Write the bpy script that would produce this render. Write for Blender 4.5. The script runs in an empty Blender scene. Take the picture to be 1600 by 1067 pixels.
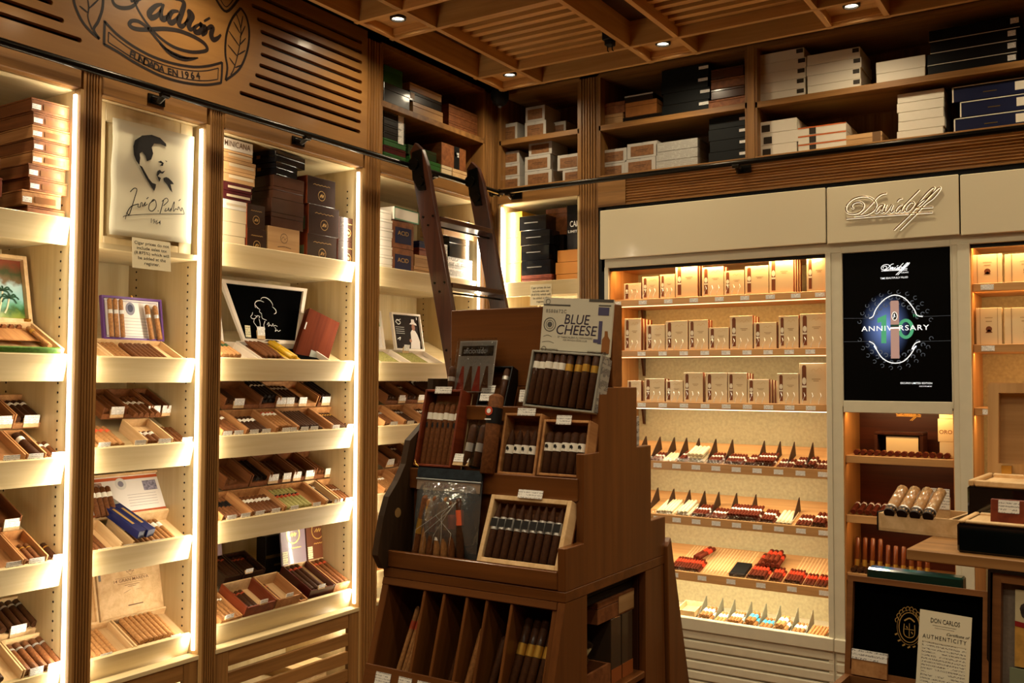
import bpy, math, random
from mathutils import Matrix, Vector
random.seed(11)
S = bpy.context.scene
COL = S.collection
# ------------------------------------------------------------------ camera
CAM = Vector((2.95, -4.42, 1.60)); FPX = 1484.0
_y, _p, _r = math.radians(32.62), math.radians(2.25), math.radians(0.2)
FWD = Vector((-math.sin(_y)*math.cos(_p), math.cos(_y)*math.cos(_p), math.sin(_p)))
_r0 = Vector((math.cos(_y), math.sin(_y), 0)); _u0 = _r0.cross(FWD)
RGT = _r0*math.cos(_r) + _u0*math.sin(_r); UPV = -_r0*math.sin(_r) + _u0*math.cos(_r)
cd = bpy.data.cameras.new('camera'); cd.sensor_width = 36; cd.sensor_fit = 'HORIZONTAL'; cd.lens = FPX/1600*36
cd.clip_start = 0.05; cd.clip_end = 50
cam = bpy.data.objects.new('camera', cd); COL.objects.link(cam)
cam.matrix_world = Matrix(((RGT.x, UPV.x, -FWD.x, CAM.x), (RGT.y, UPV.y, -FWD.y, CAM.y), (RGT.z, UPV.z, -FWD.z, CAM.z), (0, 0, 0, 1)))
S.camera = cam
# ------------------------------------------------------------------ world, exposure
w = bpy.data.worlds.new('world'); S.world = w; w.use_nodes = True
w.node_tree.nodes['Background'].inputs[0].default_value = (0.9, 0.62, 0.35, 1)
w.node_tree.nodes['Background'].inputs[1].default_value = 0.03
S.view_settings.view_transform = 'Standard'; S.view_settings.look = 'None'
S.view_settings.exposure = 0.0; S.view_settings.gamma = 1.0; S.view_settings.use_curve_mapping = False
try:
    S.cycles.max_bounces = 7; S.cycles.transparent_max_bounces = 8; S.cycles.caustics_reflective = False; S.cycles.caustics_refractive = False
    S.cycles.sample_clamp_indirect = 4.0
except Exception: pass
WARM = (1.0, 0.80, 0.50); LEDC = (1.0, 0.87, 0.64); AMB = (1.0, 0.60, 0.24)
def area(name, loc, direc, sx, sy, power, col, spread=math.pi):
    l = bpy.data.lights.new(name, 'AREA'); l.shape = 'RECTANGLE'; l.size = sx; l.size_y = sy; l.energy = power; l.color = col; l.spread = spread
    o = bpy.data.objects.new(name, l); COL.objects.link(o)
    d = Vector(direc).normalized()
    o.matrix_world = Matrix.Translation(loc) @ d.to_track_quat('-Z', 'Y').to_matrix().to_4x4()
    return o
# the room's recessed ceiling downlights (regular grid; four of them are in view)
DL = [(x, y) for x in (0.30, 1.16, 2.02, 2.88, 3.74) for y in (-0.31, -1.22, -2.13, -3.04, -3.95, -4.86)]
DLZ = 3.19
for x, y in DL:
    l = bpy.data.lights.new('downlight_lamp', 'SPOT'); l.energy = 27 if y > -2.5 else 19; l.color = (1.0, 0.83, 0.56); l.spot_size = math.radians(164); l.spot_blend = 1.0; l.shadow_soft_size = 0.03
    o = bpy.data.objects.new('downlight_lamp', l); COL.objects.link(o); o.location = (x, y, DLZ - 0.012)
# ------------------------------------------------------------------ pixel rays onto the place's own planes
def ray(px, py): return FWD + RGT*((px-800)/FPX) - UPV*((py-533.5)/FPX)
def PX(px, py, x): d = ray(px, py); return CAM + d*((x-CAM.x)/d.x)
def PY(px, py, y): d = ray(px, py); return CAM + d*((y-CAM.y)/d.y)
def PZ(px, py, z): d = ray(px, py); return CAM + d*((z-CAM.z)/d.z)
# ------------------------------------------------------------------ materials
MATS = {}
def lin(c): return tuple((v/12.92 if v <= 0.04045 else ((v+0.055)/1.055)**2.4) for v in (x/255 for x in c)) + (1,)
def mat(name, col, rough=0.5, metal=0, coat=0, emit=None, es=0, spec=0.25, noise=0.0, nscale=20, bump=0, alpha=1, trans=0):
    if name in MATS: return MATS[name]
    m = bpy.data.materials.new(name); m.use_nodes = True; nt = m.node_tree; b = nt.nodes['Principled BSDF']
    b.inputs['Base Color'].default_value = lin(col); b.inputs['Roughness'].default_value = rough; b.inputs['Metallic'].default_value = metal
    b.inputs['Coat Weight'].default_value = coat; b.inputs['Coat Roughness'].default_value = 0.08; b.inputs['Specular IOR Level'].default_value = spec
    b.inputs['Alpha'].default_value = alpha; b.inputs['Transmission Weight'].default_value = trans
    if emit: b.inputs['Emission Color'].default_value = emit + (1,) if len(emit) == 3 else emit; b.inputs['Emission Strength'].default_value = es
    if noise or bump:
        tc = nt.nodes.new('ShaderNodeTexCoord'); n = nt.nodes.new('ShaderNodeTexNoise'); n.inputs['Scale'].default_value = nscale; n.inputs['Detail'].default_value = 5
        nt.links.new(tc.outputs['Object'], n.inputs['Vector'])
        if noise:
            r = nt.nodes.new('ShaderNodeValToRGB'); c = lin(col)
            r.color_ramp.elements[0].position = 0.3; r.color_ramp.elements[1].position = 0.7
            r.color_ramp.elements[0].color = tuple(v*(1-noise) for v in c[:3]) + (1,); r.color_ramp.elements[1].color = tuple(min(1, v*(1+noise)) for v in c[:3]) + (1,)
            nt.links.new(n.outputs['Fac'], r.inputs['Fac']); nt.links.new(r.outputs['Color'], b.inputs['Base Color'])
        if bump:
            bp = nt.nodes.new('ShaderNodeBump'); bp.inputs['Strength'].default_value = bump; bp.inputs['Distance'].default_value = 0.002
            nt.links.new(n.outputs['Fac'], bp.inputs['Height']); nt.links.new(bp.outputs['Normal'], b.inputs['Normal'])
    MATS[name] = m; return m
def wood(name, dark, light, axis='Z', rough=0.45, scale=1.0, coat=0.0, contrast=1.0, rand=0.12):
    """grain stretched along axis; a slight random tone for each object"""
    if name in MATS: return MATS[name]
    m = bpy.data.materials.new(name); m.use_nodes = True; nt = m.node_tree; b = nt.nodes['Principled BSDF']; N = nt.nodes.new; Lk = nt.links.new
    tc = N('ShaderNodeTexCoord'); mp = N('ShaderNodeMapping'); oi = N('ShaderNodeObjectInfo')
    s = {'X': (1.2, 26, 26), 'Y': (26, 1.2, 26), 'Z': (26, 26, 1.2)}[axis]; mp.inputs['Scale'].default_value = tuple(v*scale for v in s)
    Lk(tc.outputs['Object'], mp.inputs['Vector'])
    ofs = N('ShaderNodeVectorMath'); ofs.operation = 'SCALE'; ofs.inputs[0].default_value = (17, 31, 23); Lk(oi.outputs['Random'], ofs.inputs['Scale']); Lk(ofs.outputs[0], mp.inputs['Location'])
    n1 = N('ShaderNodeTexNoise'); n1.inputs['Scale'].default_value = 1.0; n1.inputs['Detail'].default_value = 6; n1.inputs['Distortion'].default_value = 0.6; Lk(mp.outputs[0], n1.inputs['Vector'])
    n2 = N('ShaderNodeTexNoise'); n2.inputs['Scale'].default_value = 5.0; n2.inputs['Detail'].default_value = 3; Lk(mp.outputs[0], n2.inputs['Vector'])
    mx = N('ShaderNodeMath'); mx.operation = 'MULTIPLY_ADD'; mx.inputs[1].default_value = 0.3; Lk(n2.outputs['Fac'], mx.inputs[0]); Lk(n1.outputs['Fac'], mx.inputs[2])
    r = N('ShaderNodeValToRGB'); r.color_ramp.elements[0].position = 0.65-0.2/contrast; r.color_ramp.elements[1].position = 0.65+0.2/contrast
    r.color_ramp.elements[0].color = lin(dark); r.color_ramp.elements[1].color = lin(light); Lk(mx.outputs[0], r.inputs['Fac'])
    hv = N('ShaderNodeHueSaturation'); ma = N('ShaderNodeMath'); ma.operation = 'MULTIPLY_ADD'; ma.inputs[1].default_value = rand*2; ma.inputs[2].default_value = 1-rand; Lk(oi.outputs['Random'], ma.inputs[0])
    Lk(ma.outputs[0], hv.inputs['Value']); Lk(r.outputs['Color'], hv.inputs['Color']); Lk(hv.outputs['Color'], b.inputs['Base Color'])
    b.inputs['Roughness'].default_value = rough; b.inputs['Coat Weight'].default_value = coat; b.inputs['Coat Roughness'].default_value = 0.15; b.inputs['Specular IOR Level'].default_value = 0.3
    bp = N('ShaderNodeBump'); bp.inputs['Strength'].default_value = 0.15; bp.inputs['Distance'].default_value = 0.001; Lk(mx.outputs[0], bp.inputs['Height']); Lk(bp.outputs['Normal'], b.inputs['Normal'])
    MATS[name] = m; return m
def printmat(name, base, ink, lines=4, fill=0.6, rough=0.5, axis=2, period=0.006):
    """paper with rows of small print too fine to read"""
    if name in MATS: return MATS[name]
    m = bpy.data.materials.new(name); m.use_nodes = True; nt = m.node_tree; b = nt.nodes['Principled BSDF']; N = nt.nodes.new; Lk = nt.links.new
    tc = N('ShaderNodeTexCoord'); sp = N('ShaderNodeSeparateXYZ'); Lk(tc.outputs['Object'], sp.inputs[0])
    fr = N('ShaderNodeMath'); fr.operation = 'MULTIPLY'; fr.inputs[1].default_value = 1/period; Lk(sp.outputs[axis], fr.inputs[0])
    f2 = N('ShaderNodeMath'); f2.operation = 'FRACT'; Lk(fr.outputs[0], f2.inputs[0])
    g = N('ShaderNodeMath'); g.operation = 'LESS_THAN'; g.inputs[1].default_value = fill; Lk(f2.outputs[0], g.inputs[0])
    n = N('ShaderNodeTexNoise'); n.inputs['Scale'].default_value = 650; n.inputs['Detail'].default_value = 1; Lk(tc.outputs['Object'], n.inputs['Vector'])
    g2 = N('ShaderNodeMath'); g2.operation = 'GREATER_THAN'; g2.inputs[1].default_value = 0.5; Lk(n.outputs['Fac'], g2.inputs[0])
    n3 = N('ShaderNodeTexNoise'); n3.inputs['Scale'].default_value = 60; Lk(tc.outputs['Object'], n3.inputs['Vector'])
    g3 = N('ShaderNodeMath'); g3.operation = 'GREATER_THAN'; g3.inputs[1].default_value = 0.42; Lk(n3.outputs['Fac'], g3.inputs[0])
    a = N('ShaderNodeMath'); a.operation = 'MULTIPLY'; Lk(g.outputs[0], a.inputs[0]); Lk(g2.outputs[0], a.inputs[1])
    a2 = N('ShaderNodeMath'); a2.operation = 'MULTIPLY'; Lk(a.outputs[0], a2.inputs[0]); Lk(g3.outputs[0], a2.inputs[1])
    mx = N('ShaderNodeMix'); mx.data_type = 'RGBA'; mx.inputs[6].default_value = lin(base); mx.inputs[7].default_value = lin(ink); Lk(a2.outputs[0], mx.inputs[0])
    Lk(mx.outputs[2], b.inputs['Base Color']); b.inputs['Roughness'].default_value = rough
    MATS[name] = m; return m
def clear(name, col=(235, 238, 235), dens=0.12, rough=0.04, haze=0.0, bump=0.5, nscale=38):
    """thin clear plastic film: mostly see-through with sharp highlights"""
    if name in MATS: return MATS[name]
    m = bpy.data.materials.new(name); m.use_nodes = True; nt = m.node_tree; nt.nodes.remove(nt.nodes['Principled BSDF']); out = nt.nodes['Material Output']; N = nt.nodes.new; Lk = nt.links.new
    t = N('ShaderNodeBsdfTransparent'); g = N('ShaderNodeBsdfGlossy'); g.inputs['Roughness'].default_value = rough; g.inputs['Color'].default_value = lin(col)
    fz = N('ShaderNodeFresnel'); fz.inputs[0].default_value = 1.5; ad = N('ShaderNodeMath'); ad.operation = 'ADD'; ad.inputs[1].default_value = dens; Lk(fz.outputs[0], ad.inputs[0])
    tc = N('ShaderNodeTexCoord'); n = N('ShaderNodeTexNoise'); n.inputs['Scale'].default_value = nscale; n.inputs['Distortion'].default_value = 1.5; Lk(tc.outputs['Object'], n.inputs['Vector'])
    bp = N('ShaderNodeBump'); bp.inputs['Strength'].default_value = bump; bp.inputs['Distance'].default_value = 0.004; Lk(n.outputs['Fac'], bp.inputs['Height']); Lk(bp.outputs['Normal'], g.inputs['Normal'])
    mx = N('ShaderNodeMixShader'); Lk(ad.outputs[0], mx.inputs[0]); Lk(t.outputs[0], mx.inputs[1]); Lk(g.outputs[0], mx.inputs[2])
    if haze:
        df = N('ShaderNodeBsdfDiffuse'); df.inputs[0].default_value = lin(col); m2 = N('ShaderNodeMixShader'); m2.inputs[0].default_value = haze; Lk(mx.outputs[0], m2.inputs[1]); Lk(df.outputs[0], m2.inputs[2]); mx = m2
    Lk(mx.outputs[0], out.inputs[0])
    MATS[name] = m; return m
maple = wood('maple', (190, 166, 120), (214, 194, 150), 'Y', 0.4, 0.7, 0.15, 0.8)
maple_x = wood('maple_x', (190, 166, 120), (214, 194, 150), 'X', 0.4, 0.7, 0.15, 0.8)
maple_v = wood('maple_upright', (190, 166, 120), (214, 194, 150), 'Z', 0.4, 0.7, 0.15, 0.8)
oak_z = wood('oak_upright', (112, 76, 38), (156, 112, 62), 'Z', 0.4, 1.0, 0.2)
oak_y = wood('oak_along_left', (112, 76, 38), (156, 112, 62), 'Y', 0.4, 1.0, 0.2)
oak_x = wood('oak_along_back', (112, 76, 38), (156, 112, 62), 'X', 0.4, 1.0, 0.2)
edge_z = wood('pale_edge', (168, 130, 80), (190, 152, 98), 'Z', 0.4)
head_m = wood('header_ply', (126, 86, 42), (148, 106, 56), 'Y', 0.45, 0.5, 0.15, 0.8, 0.0)
ceil_x = wood('ceiling_oak_x', (178, 132, 74), (210, 162, 98), 'X', 0.5, 0.8)
ceil_y = wood('ceiling_oak_y', (178, 132, 74), (210, 162, 98), 'Y', 0.5, 0.8)
cherry = wood('cherry_upright', (86, 48, 20), (120, 72, 32), 'Z', 0.35, 0.9, 0.3, 0.8, 0.05)
cherry_x = wood('cherry_along', (86, 48, 20), (120, 72, 32), 'X', 0.35, 0.9, 0.3, 0.8, 0.05)
walnut = wood('walnut', (40, 18, 10), (66, 33, 18), 'Z', 0.32, 1.2, 0.35)
walnut_y = wood('walnut_rung', (40, 18, 10), (66, 33, 18), 'Y', 0.32, 1.2, 0.35)
cedar = wood('cedar', (150, 98, 54), (190, 138, 86), 'Y', 0.6, 1.5)
cedar_d = wood('cedar_dark', (104, 58, 28), (140, 86, 46), 'Y', 0.6, 1.5)
cedar_l = wood('cedar_pale', (200, 162, 112), (226, 192, 144), 'Y', 0.6, 1.2)
boxred = wood('redwood_box', (96, 36, 16), (130, 58, 26), 'Y', 0.45, 1.2, 0.08)
black = mat('black_paint', (8, 8, 8), 0.6)
void = mat('black_ceiling', (4, 4, 4), 0.9)
lacq = mat('black_lacquer', (6, 6, 8), 0.06, coat=1)
iron = mat('dark_bronze', (30, 26, 20), 0.28, 0.85)
chrome = mat('chrome', (200, 200, 200), 0.12, 1)
brass = mat('brass', (214, 172, 90), 0.25, 1)
white = mat('white_card', (228, 222, 208), 0.45)
paper = mat('paper', (236, 230, 214), 0.6)
cream = mat('cream_lacquer', (208, 196, 166), 0.16, coat=0.6)
creamp = mat('cream_paint', (204, 196, 172), 0.35, noise=0.03)
suede = mat('beige_suede', (164, 152, 118), 0.9, noise=0.14, nscale=70, bump=0.2)
tagp = printmat('price_print', (238, 234, 226), (150, 146, 142), period=0.0062, fill=0.5)
finep = printmat('fine_print', (232, 224, 200), (120, 110, 96), period=0.005, fill=0.5)
def CG(name, c, coat=0.0): return mat('leaf_'+name, c, 0.62, noise=0.28, nscale=140, bump=0.35, coat=coat*0.6, spec=0.12)
CIG = {'dark': CG('dark', (62, 35, 17)), 'mid': CG('mid', (104, 62, 32)), 'tan': CG('tan', (146, 98, 54)), 'light': CG('light', (172, 124, 76)), 'green': CG('green', (150, 142, 84)),
       'black': CG('black', (30, 20, 14)), 'red': CG('red', (92, 36, 18)), 'cdark': CG('cdark', (64, 36, 16), 0.35), 'ctan': CG('ctan', (150, 104, 60), 0.4), 'cmid': CG('cmid', (104, 62, 32), 0.4)}
BND = {'white': mat('band_white', (232, 226, 212), 0.4), 'gold': mat('band_gold', (206, 160, 70), 0.3, 0.7), 'red': mat('band_red', (196, 60, 34), 0.45), 'redgold': mat('band_redgold', (170, 70, 40), 0.4),
       'silver': mat('band_silver', (190, 186, 180), 0.3, 0.6), 'black': mat('band_black', (18, 16, 16), 0.4), 'green': mat('band_green', (40, 70, 44), 0.4), 'orange': mat('band_orange', (220, 96, 56), 0.45), 'blue': mat('band_blue', (70, 160, 190), 0.4)}
# ------------------------------------------------------------------ mesh helpers
class MB:
    def __init__(s): s.v = []; s.f = []; s.m = []
    def add(s, vs, fs, m=0):
        o = len(s.v); s.v += [tuple(p) for p in vs]; s.f += [tuple(i+o for i in f) for f in fs]; s.m += [m]*len(fs); return s
    def box(s, x0, y0, z0, x1, y1, z1, m=0, M=None):
        vs = [Vector(p) for p in ((x0,y0,z0),(x1,y0,z0),(x1,y1,z0),(x0,y1,z0),(x0,y0,z1),(x1,y0,z1),(x1,y1,z1),(x0,y1,z1))]
        if M is not None: vs = [M @ p for p in vs]
        return s.add(vs, [(0,3,2,1),(4,5,6,7),(0,1,5,4),(1,2,6,5),(2,3,7,6),(3,0,4,7)], m)
    def prism(s, poly, a0, a1, ax=2, m=0):
        """polygon in the two other axes, swept along ax"""
        n = len(poly)
        def P(q, a): return {2: (q[0], q[1], a), 1: (q[0], a, q[1]), 0: (a, q[0], q[1])}[ax]
        return s.add([P(q, a0) for q in poly] + [P(q, a1) for q in poly], [tuple(range(n))[::-1], tuple(range(n, 2*n))] + [(i, (i+1) % n, n+(i+1) % n, n+i) for i in range(n)], m)
    def lathe(s, prof, n=10, ax=1, m=0, M=None, cap=True):
        """prof: (pos along ax, radius)"""
        vs = []
        for a, r in prof:
            for k in range(n):
                t = 2*math.pi*k/n; c, d = r*math.cos(t), r*math.sin(t)
                vs.append(Vector({1: (c, a, d), 2: (c, d, a), 0: (a, c, d)}[ax]))
        if M is not None: vs = [M @ p for p in vs]
        fs = [(i*n+k, i*n+(k+1) % n, (i+1)*n+(k+1) % n, (i+1)*n+k) for i in range(len(prof)-1) for k in range(n)]
        if cap: fs += [tuple(range(n))[::-1], tuple(range((len(prof)-1)*n, len(prof)*n))]
        return s.add(vs, fs, m)
    def tube(s, pts, r, n=8, m=0, cap=True):
        pts = [Vector(p) for p in pts]; vs = []; up = Vector((0, 0, 1))
        for i, p in enumerate(pts):
            t = (pts[min(i+1, len(pts)-1)] - pts[max(i-1, 0)]).normalized()
            a = t.cross(up) if abs(t.z) < 0.95 else t.cross(Vector((1, 0, 0))); a.normalize(); b = a.cross(t)
            rr = r[i] if isinstance(r, (list, tuple)) else r
            vs += [p + a*rr*math.cos(2*math.pi*k/n) + b*rr*math.sin(2*math.pi*k/n) for k in range(n)]
        fs = [(i*n+k, i*n+(k+1) % n, (i+1)*n+(k+1) % n, (i+1)*n+k) for i in range(len(pts)-1) for k in range(n)]
        if cap: fs += [tuple(range(n))[::-1], tuple(range((len(pts)-1)*n, len(pts)*n))]
        return s.add(vs, fs, m)
    def ribbon(s, pts, wd, z=0.0, m=0):
        """flat stroke in the local XZ plane (y = z argument); wd width or list"""
        pts = [Vector((p[0], p[1])) for p in pts]; n = len(pts); L = []; R_ = []
        for i, p in enumerate(pts):
            t = (pts[min(i+1, n-1)] - pts[max(i-1, 0)]); t = t.normalized() if t.length > 0 else Vector((1, 0)); nn = Vector((-t.y, t.x)); h = (wd[i] if isinstance(wd, (list, tuple)) else wd)/2
            L.append(p+nn*h); R_.append(p-nn*h)
        vs = [(q.x, z, q.y) for q in L] + [(q.x, z, q.y) for q in R_]
        return s.add(vs, [(i, n+i, n+i+1, i+1) for i in range(n-1)], m)
    def mesh(s, name, mats):
        me = bpy.data.meshes.new(name); me.from_pydata(s.v, [], s.f)
        for m in (mats if isinstance(mats, (list, tuple)) else [mats]): me.materials.append(m)
        if any(s.m): me.polygons.foreach_set('material_index', s.m)
        me.validate(); me.update(); return me
    def build(s, name, mats, parent=None, M=None, smooth=False, bevel=0):
        me = s.mesh(name, mats)
        return obj(name, me, parent, M, smooth, bevel)
def obj(name, me, parent=None, M=None, smooth=False, bevel=0):
    o = bpy.data.objects.new(name, me); COL.objects.link(o)
    if parent is not None: o.parent = parent
    if M is not None: o.matrix_local = M
    if smooth: me.polygons.foreach_set('use_smooth', [True]*len(me.polygons)); 
    if smooth == 'auto':
        try: me.set_sharp_from_angle(angle=math.radians(40))
        except Exception: pass
    if bevel:
        b = o.modifiers.new('bevel', 'BEVEL'); b.width = bevel; b.segments = 1; b.limit_method = 'ANGLE'
    return o
def tag(o, label, cat, group=None):
    o['label'] = label; o['category'] = cat
    if group: o['group'] = group
    return o
def thing(name, label, cat, M=None, group=None):
    o = bpy.data.objects.new(name, None); COL.objects.link(o); o.empty_display_size = 0.02
    if M is not None: o.matrix_world = M if isinstance(M, Matrix) else Matrix.Translation(M)
    return tag(o, label, cat, group)
def struct(o): o['kind'] = 'structure'; return o
T = Matrix.Translation
def Rz(a): return Matrix.Rotation(math.radians(a), 4, 'Z')
def Rx(a): return Matrix.Rotation(math.radians(a), 4, 'X')
def Ry(a): return Matrix.Rotation(math.radians(a), 4, 'Y')
def smoothpts(pts, k=5, closed=False):
    P = [Vector((p[0], p[1])) for p in pts]; n = len(P); out = []
    rng = range(n if closed else n-1)
    for i in rng:
        a, b, c, d = (P[(i-1) % n] if closed or i > 0 else P[0]), P[i], P[(i+1) % n], (P[(i+2) % n] if closed or i+2 < n else P[n-1])
        for j in range(k):
            t = j/k; out.append(0.5*((2*b) + (c-a)*t + (2*a-5*b+4*c-d)*t*t + (3*b-a-3*c+d)*t*t*t))
    out.append(P[0] if closed else P[-1]); return out
_TXT = {}
def text_mesh(s, shear=0.0, space=1.0, bold=0.0):
    k = (s, shear, space, bold)
    if k not in _TXT:
        c = bpy.data.curves.new('lettering', 'FONT'); c.body = s; c.size = 1.0; c.shear = shear; c.align_x = 'CENTER'; c.align_y = 'CENTER'; c.space_character = space; c.resolution_u = 3; c.offset = bold
        t = bpy.data.objects.new('lettering_tmp', c); me = bpy.data.meshes.new_from_object(t); bpy.data.objects.remove(t); bpy.data.curves.remove(c)
        _TXT[k] = me
    return _TXT[k]
def lettering(s, size, m, parent, M, width=None, shear=0.0, space=1.0, name='lettering', bold=0.004):
    """letters in the local XZ plane facing -Y; size = letter height scale; width stretches the line to that width"""
    me = text_mesh(s, shear, space, bold).copy(); me.materials.clear(); me.materials.append(m)
    xs = [v.co.x for v in me.vertices]; wd = (max(xs)-min(xs)) if xs else 1
    sx = size if width is None else width/wd
    for v in me.vertices: v.co = (v.co.x*sx, 0, v.co.y*size)
    o = obj(name, me, parent, M); return o
LW = Matrix(((0, -1, 0, 0), (1, 0, 0, 0), (0, 0, 1, 0), (0, 0, 0, 1)))    # local x -> world +Y, local y (away) -> world -X : things on the left wall
def frame_left(y, x, z, tilt=0): return T((x, y, z)) @ LW @ Rx(tilt)
def frame_back(x, y, z, tilt=0): return T((x, y, z)) @ Rx(tilt)
# ================================================================== the setting
struct(MB().box(-0.52, -6.5, -0.1, 4.7, 0.52, 0.0).build('floor', wood('floor_oak', (70, 44, 24), (104, 68, 38), 'Y', 0.4, 0.6)))
wallm = mat('plaster', (150, 118, 80), 0.8, noise=0.05)
struct(MB().box(-0.62, -6.5, 0, -0.52, 0.62, 3.6).build('wall_left', wallm)); struct(MB().box(-0.52, 0.52, 0, 4.7, 0.62, 3.6).build('wall_back', wallm))
struct(MB().box(4.6, -6.5, 0, 4.7, 0.52, 3.6).build('wall_right', wood('wall_oak', (110, 72, 38), (150, 104, 60), 'Z', 0.5, 0.6))); struct(MB().box(-0.52, -6.6, 0, 4.7, -6.5, 3.6).build('wall_front', wood('wall_oak2', (110, 72, 38), (150, 104, 60), 'Z', 0.5, 0.6)))
CE = struct(MB().box(-0.52, -6.5, 3.45, 4.7, 0.52, 3.55).build('ceiling', void))
# lattice of oak beams in pairs, slat panels in the big cells, light boards where the pairs cross
ZB, ZT = 3.15, 3.27; h = 0.012
LX = [0.30, 1.16, 2.02, 2.88, 3.74]; LY = [-0.31, -1.22, -2.13, -3.04, -3.95, -4.86]
bx = MB().box(-2.02, -h, ZB, 2.02, h, ZT).mesh('beam', ceil_x); by = MB().box(-h, -2.5, ZB+0.001, h, 2.5, ZT).mesh('beam', ceil_y)
for y in LY:
    for s in (-0.12, 0.12): obj('beam', bx, CE, T((2.18, y+s, 0)))
for x in LX:
    for s in (-0.12, 0.12): obj('beam', by, CE, T((x+s, -2.67, 0)))
pl = MB().box(-0.11, -0.11, DLZ, 0.11, 0.11, DLZ+0.012).mesh('light_board', ceil_x); cv = MB().box(-2.01, -2.47, ZT, 2.01, 2.5, ZT+0.02)
bat = MB().box(-0.11, -0.012, ZB+0.012, 0.11, 0.0, DLZ).mesh('batten', ceil_x)
for x, y in [(x, y) for x in LX for y in LY]:
    obj('light_board', pl, CE, T((x, y, 0)))
    obj('batten', bat, CE, T((x, y-0.098, 0))); obj('batten', bat, CE, T((x, y+0.108, 0)))
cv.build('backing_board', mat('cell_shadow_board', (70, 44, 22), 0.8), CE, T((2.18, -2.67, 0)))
sl = MB().box(-0.302, -0.017, 3.195, 0.302, 0.017, 3.225).mesh('slat', ceil_x)
for x in LX[:-1]:
    for y in LY[:-1]:
        for k in range(9): obj('slat', sl, CE, T((x+0.43, y-0.155-0.075*k, 0)))
# downlights
ring = MB().lathe([(0, 0.036), (-0.010, 0.036), (-0.012, 0.028), (0, 0.026)], 20, 2, cap=False).mesh('trim_ring', mat('black_trim', (12, 11, 10), 0.4))
lens = MB().lathe([(-0.004, 0.0265), (-0.0035, 0.0265)], 20, 2).mesh('lens', mat('lamp_lens', (255, 230, 190), 0.4, emit=(1.0, 0.82, 0.55), es=14))
DN = {(0.30, -1.22): 'round recessed downlight with black ring nearest the slotted header panel', (0.30, -0.31): 'round recessed downlight with black ring in the ceiling corner above the ladder', (1.16, -0.31): 'round recessed downlight beside the hanging black socket, above the black cartons', (2.02, -0.31): 'round recessed downlight above the stacks of white cartons at upper right'}
for x, y in DL:
    if (x, y) not in DN and not (x < 3 and y > -2.2): continue
    t = thing('downlight', DN.get((x, y), 'round recessed downlight further over the shop floor, outside the photograph'), 'ceiling light', T((x, y, DLZ)), 'recessed downlights')
    obj('trim_ring', ring, t); obj('lens', lens, t)
t = thing('ceiling_socket', 'small black socket with two prongs hanging at a ceiling beam', 'socket', T(PZ(953, 62, 3.16)), None)
MB().box(-0.03, -0.025, -0.005, 0.03, 0.025, 0.05).box(-0.02, -0.02, -0.03, 0.02, 0.02, -0.005).build('body', black, t, bevel=0.004)
for s in (-0.012, 0.012): MB().tube([(s, 0, -0.03), (s, 0, -0.05), (s+0.006, 0, -0.055)], 0.003, 6).build('prong', iron, t)
t = thing('smoke_detector', 'small dark round sensor under the black ceiling gap at the room corner', 'sensor', T((0.10, -0.10, 3.14)), None)
MB().lathe([(0.04, 0.05), (0, 0.05), (-0.03, 0.035), (-0.04, 0.015)], 18, 2).build('housing', black, t, smooth='auto'); MB().lathe([(-0.042, 0.012), (-0.05, 0.006)], 10, 2).build('eye', mat('grey_eye', (90, 90, 90), 0.2), t)
MB().lathe([(0.31, 0.012), (0.04, 0.012)], 8, 2).build('stem', black, t)
# ================================================================== left wall joinery
DEP = -0.46; TL = 26.0
BAYS = [(-3.42, -2.529), (-2.448, -2.003), (-1.916, -1.105), (-0.978, -0.115)]
SHZ = [[2.05, 1.59, 1.245, 0.905, 0.55], [2.05, 1.585, 1.268, 0.913, 0.55], [2.05, 1.591, 1.283, 0.948, 0.552], [2.05, 1.591, 1.283, 0.96, 0.60]]
BLAB = ['leftmost lit maple display cabinet, holding the tall brown box stack', 'narrow lit maple display cabinet with the portrait poster at its top', 'wide lit maple display cabinet with dark cube boxes on its top shelf', 'lit maple display cabinet in the corner behind the ladder']
led_m = mat('led_strip', (255, 245, 225), 0.5, emit=(1.0, 0.93, 0.80), es=5)
hole_m = mat('pin_hole', (30, 18, 10), 0.8)
CAB = []
def shelf_frame(b, k, flat=False):
    """front left corner of the shelf board top of bay b, shelf k; local x along the wall, y into the wall, z up off the board"""
    return frame_left(BAYS[b][0], -0.068, SHZ[b][k]+0.028, 0 if flat else TL)
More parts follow.
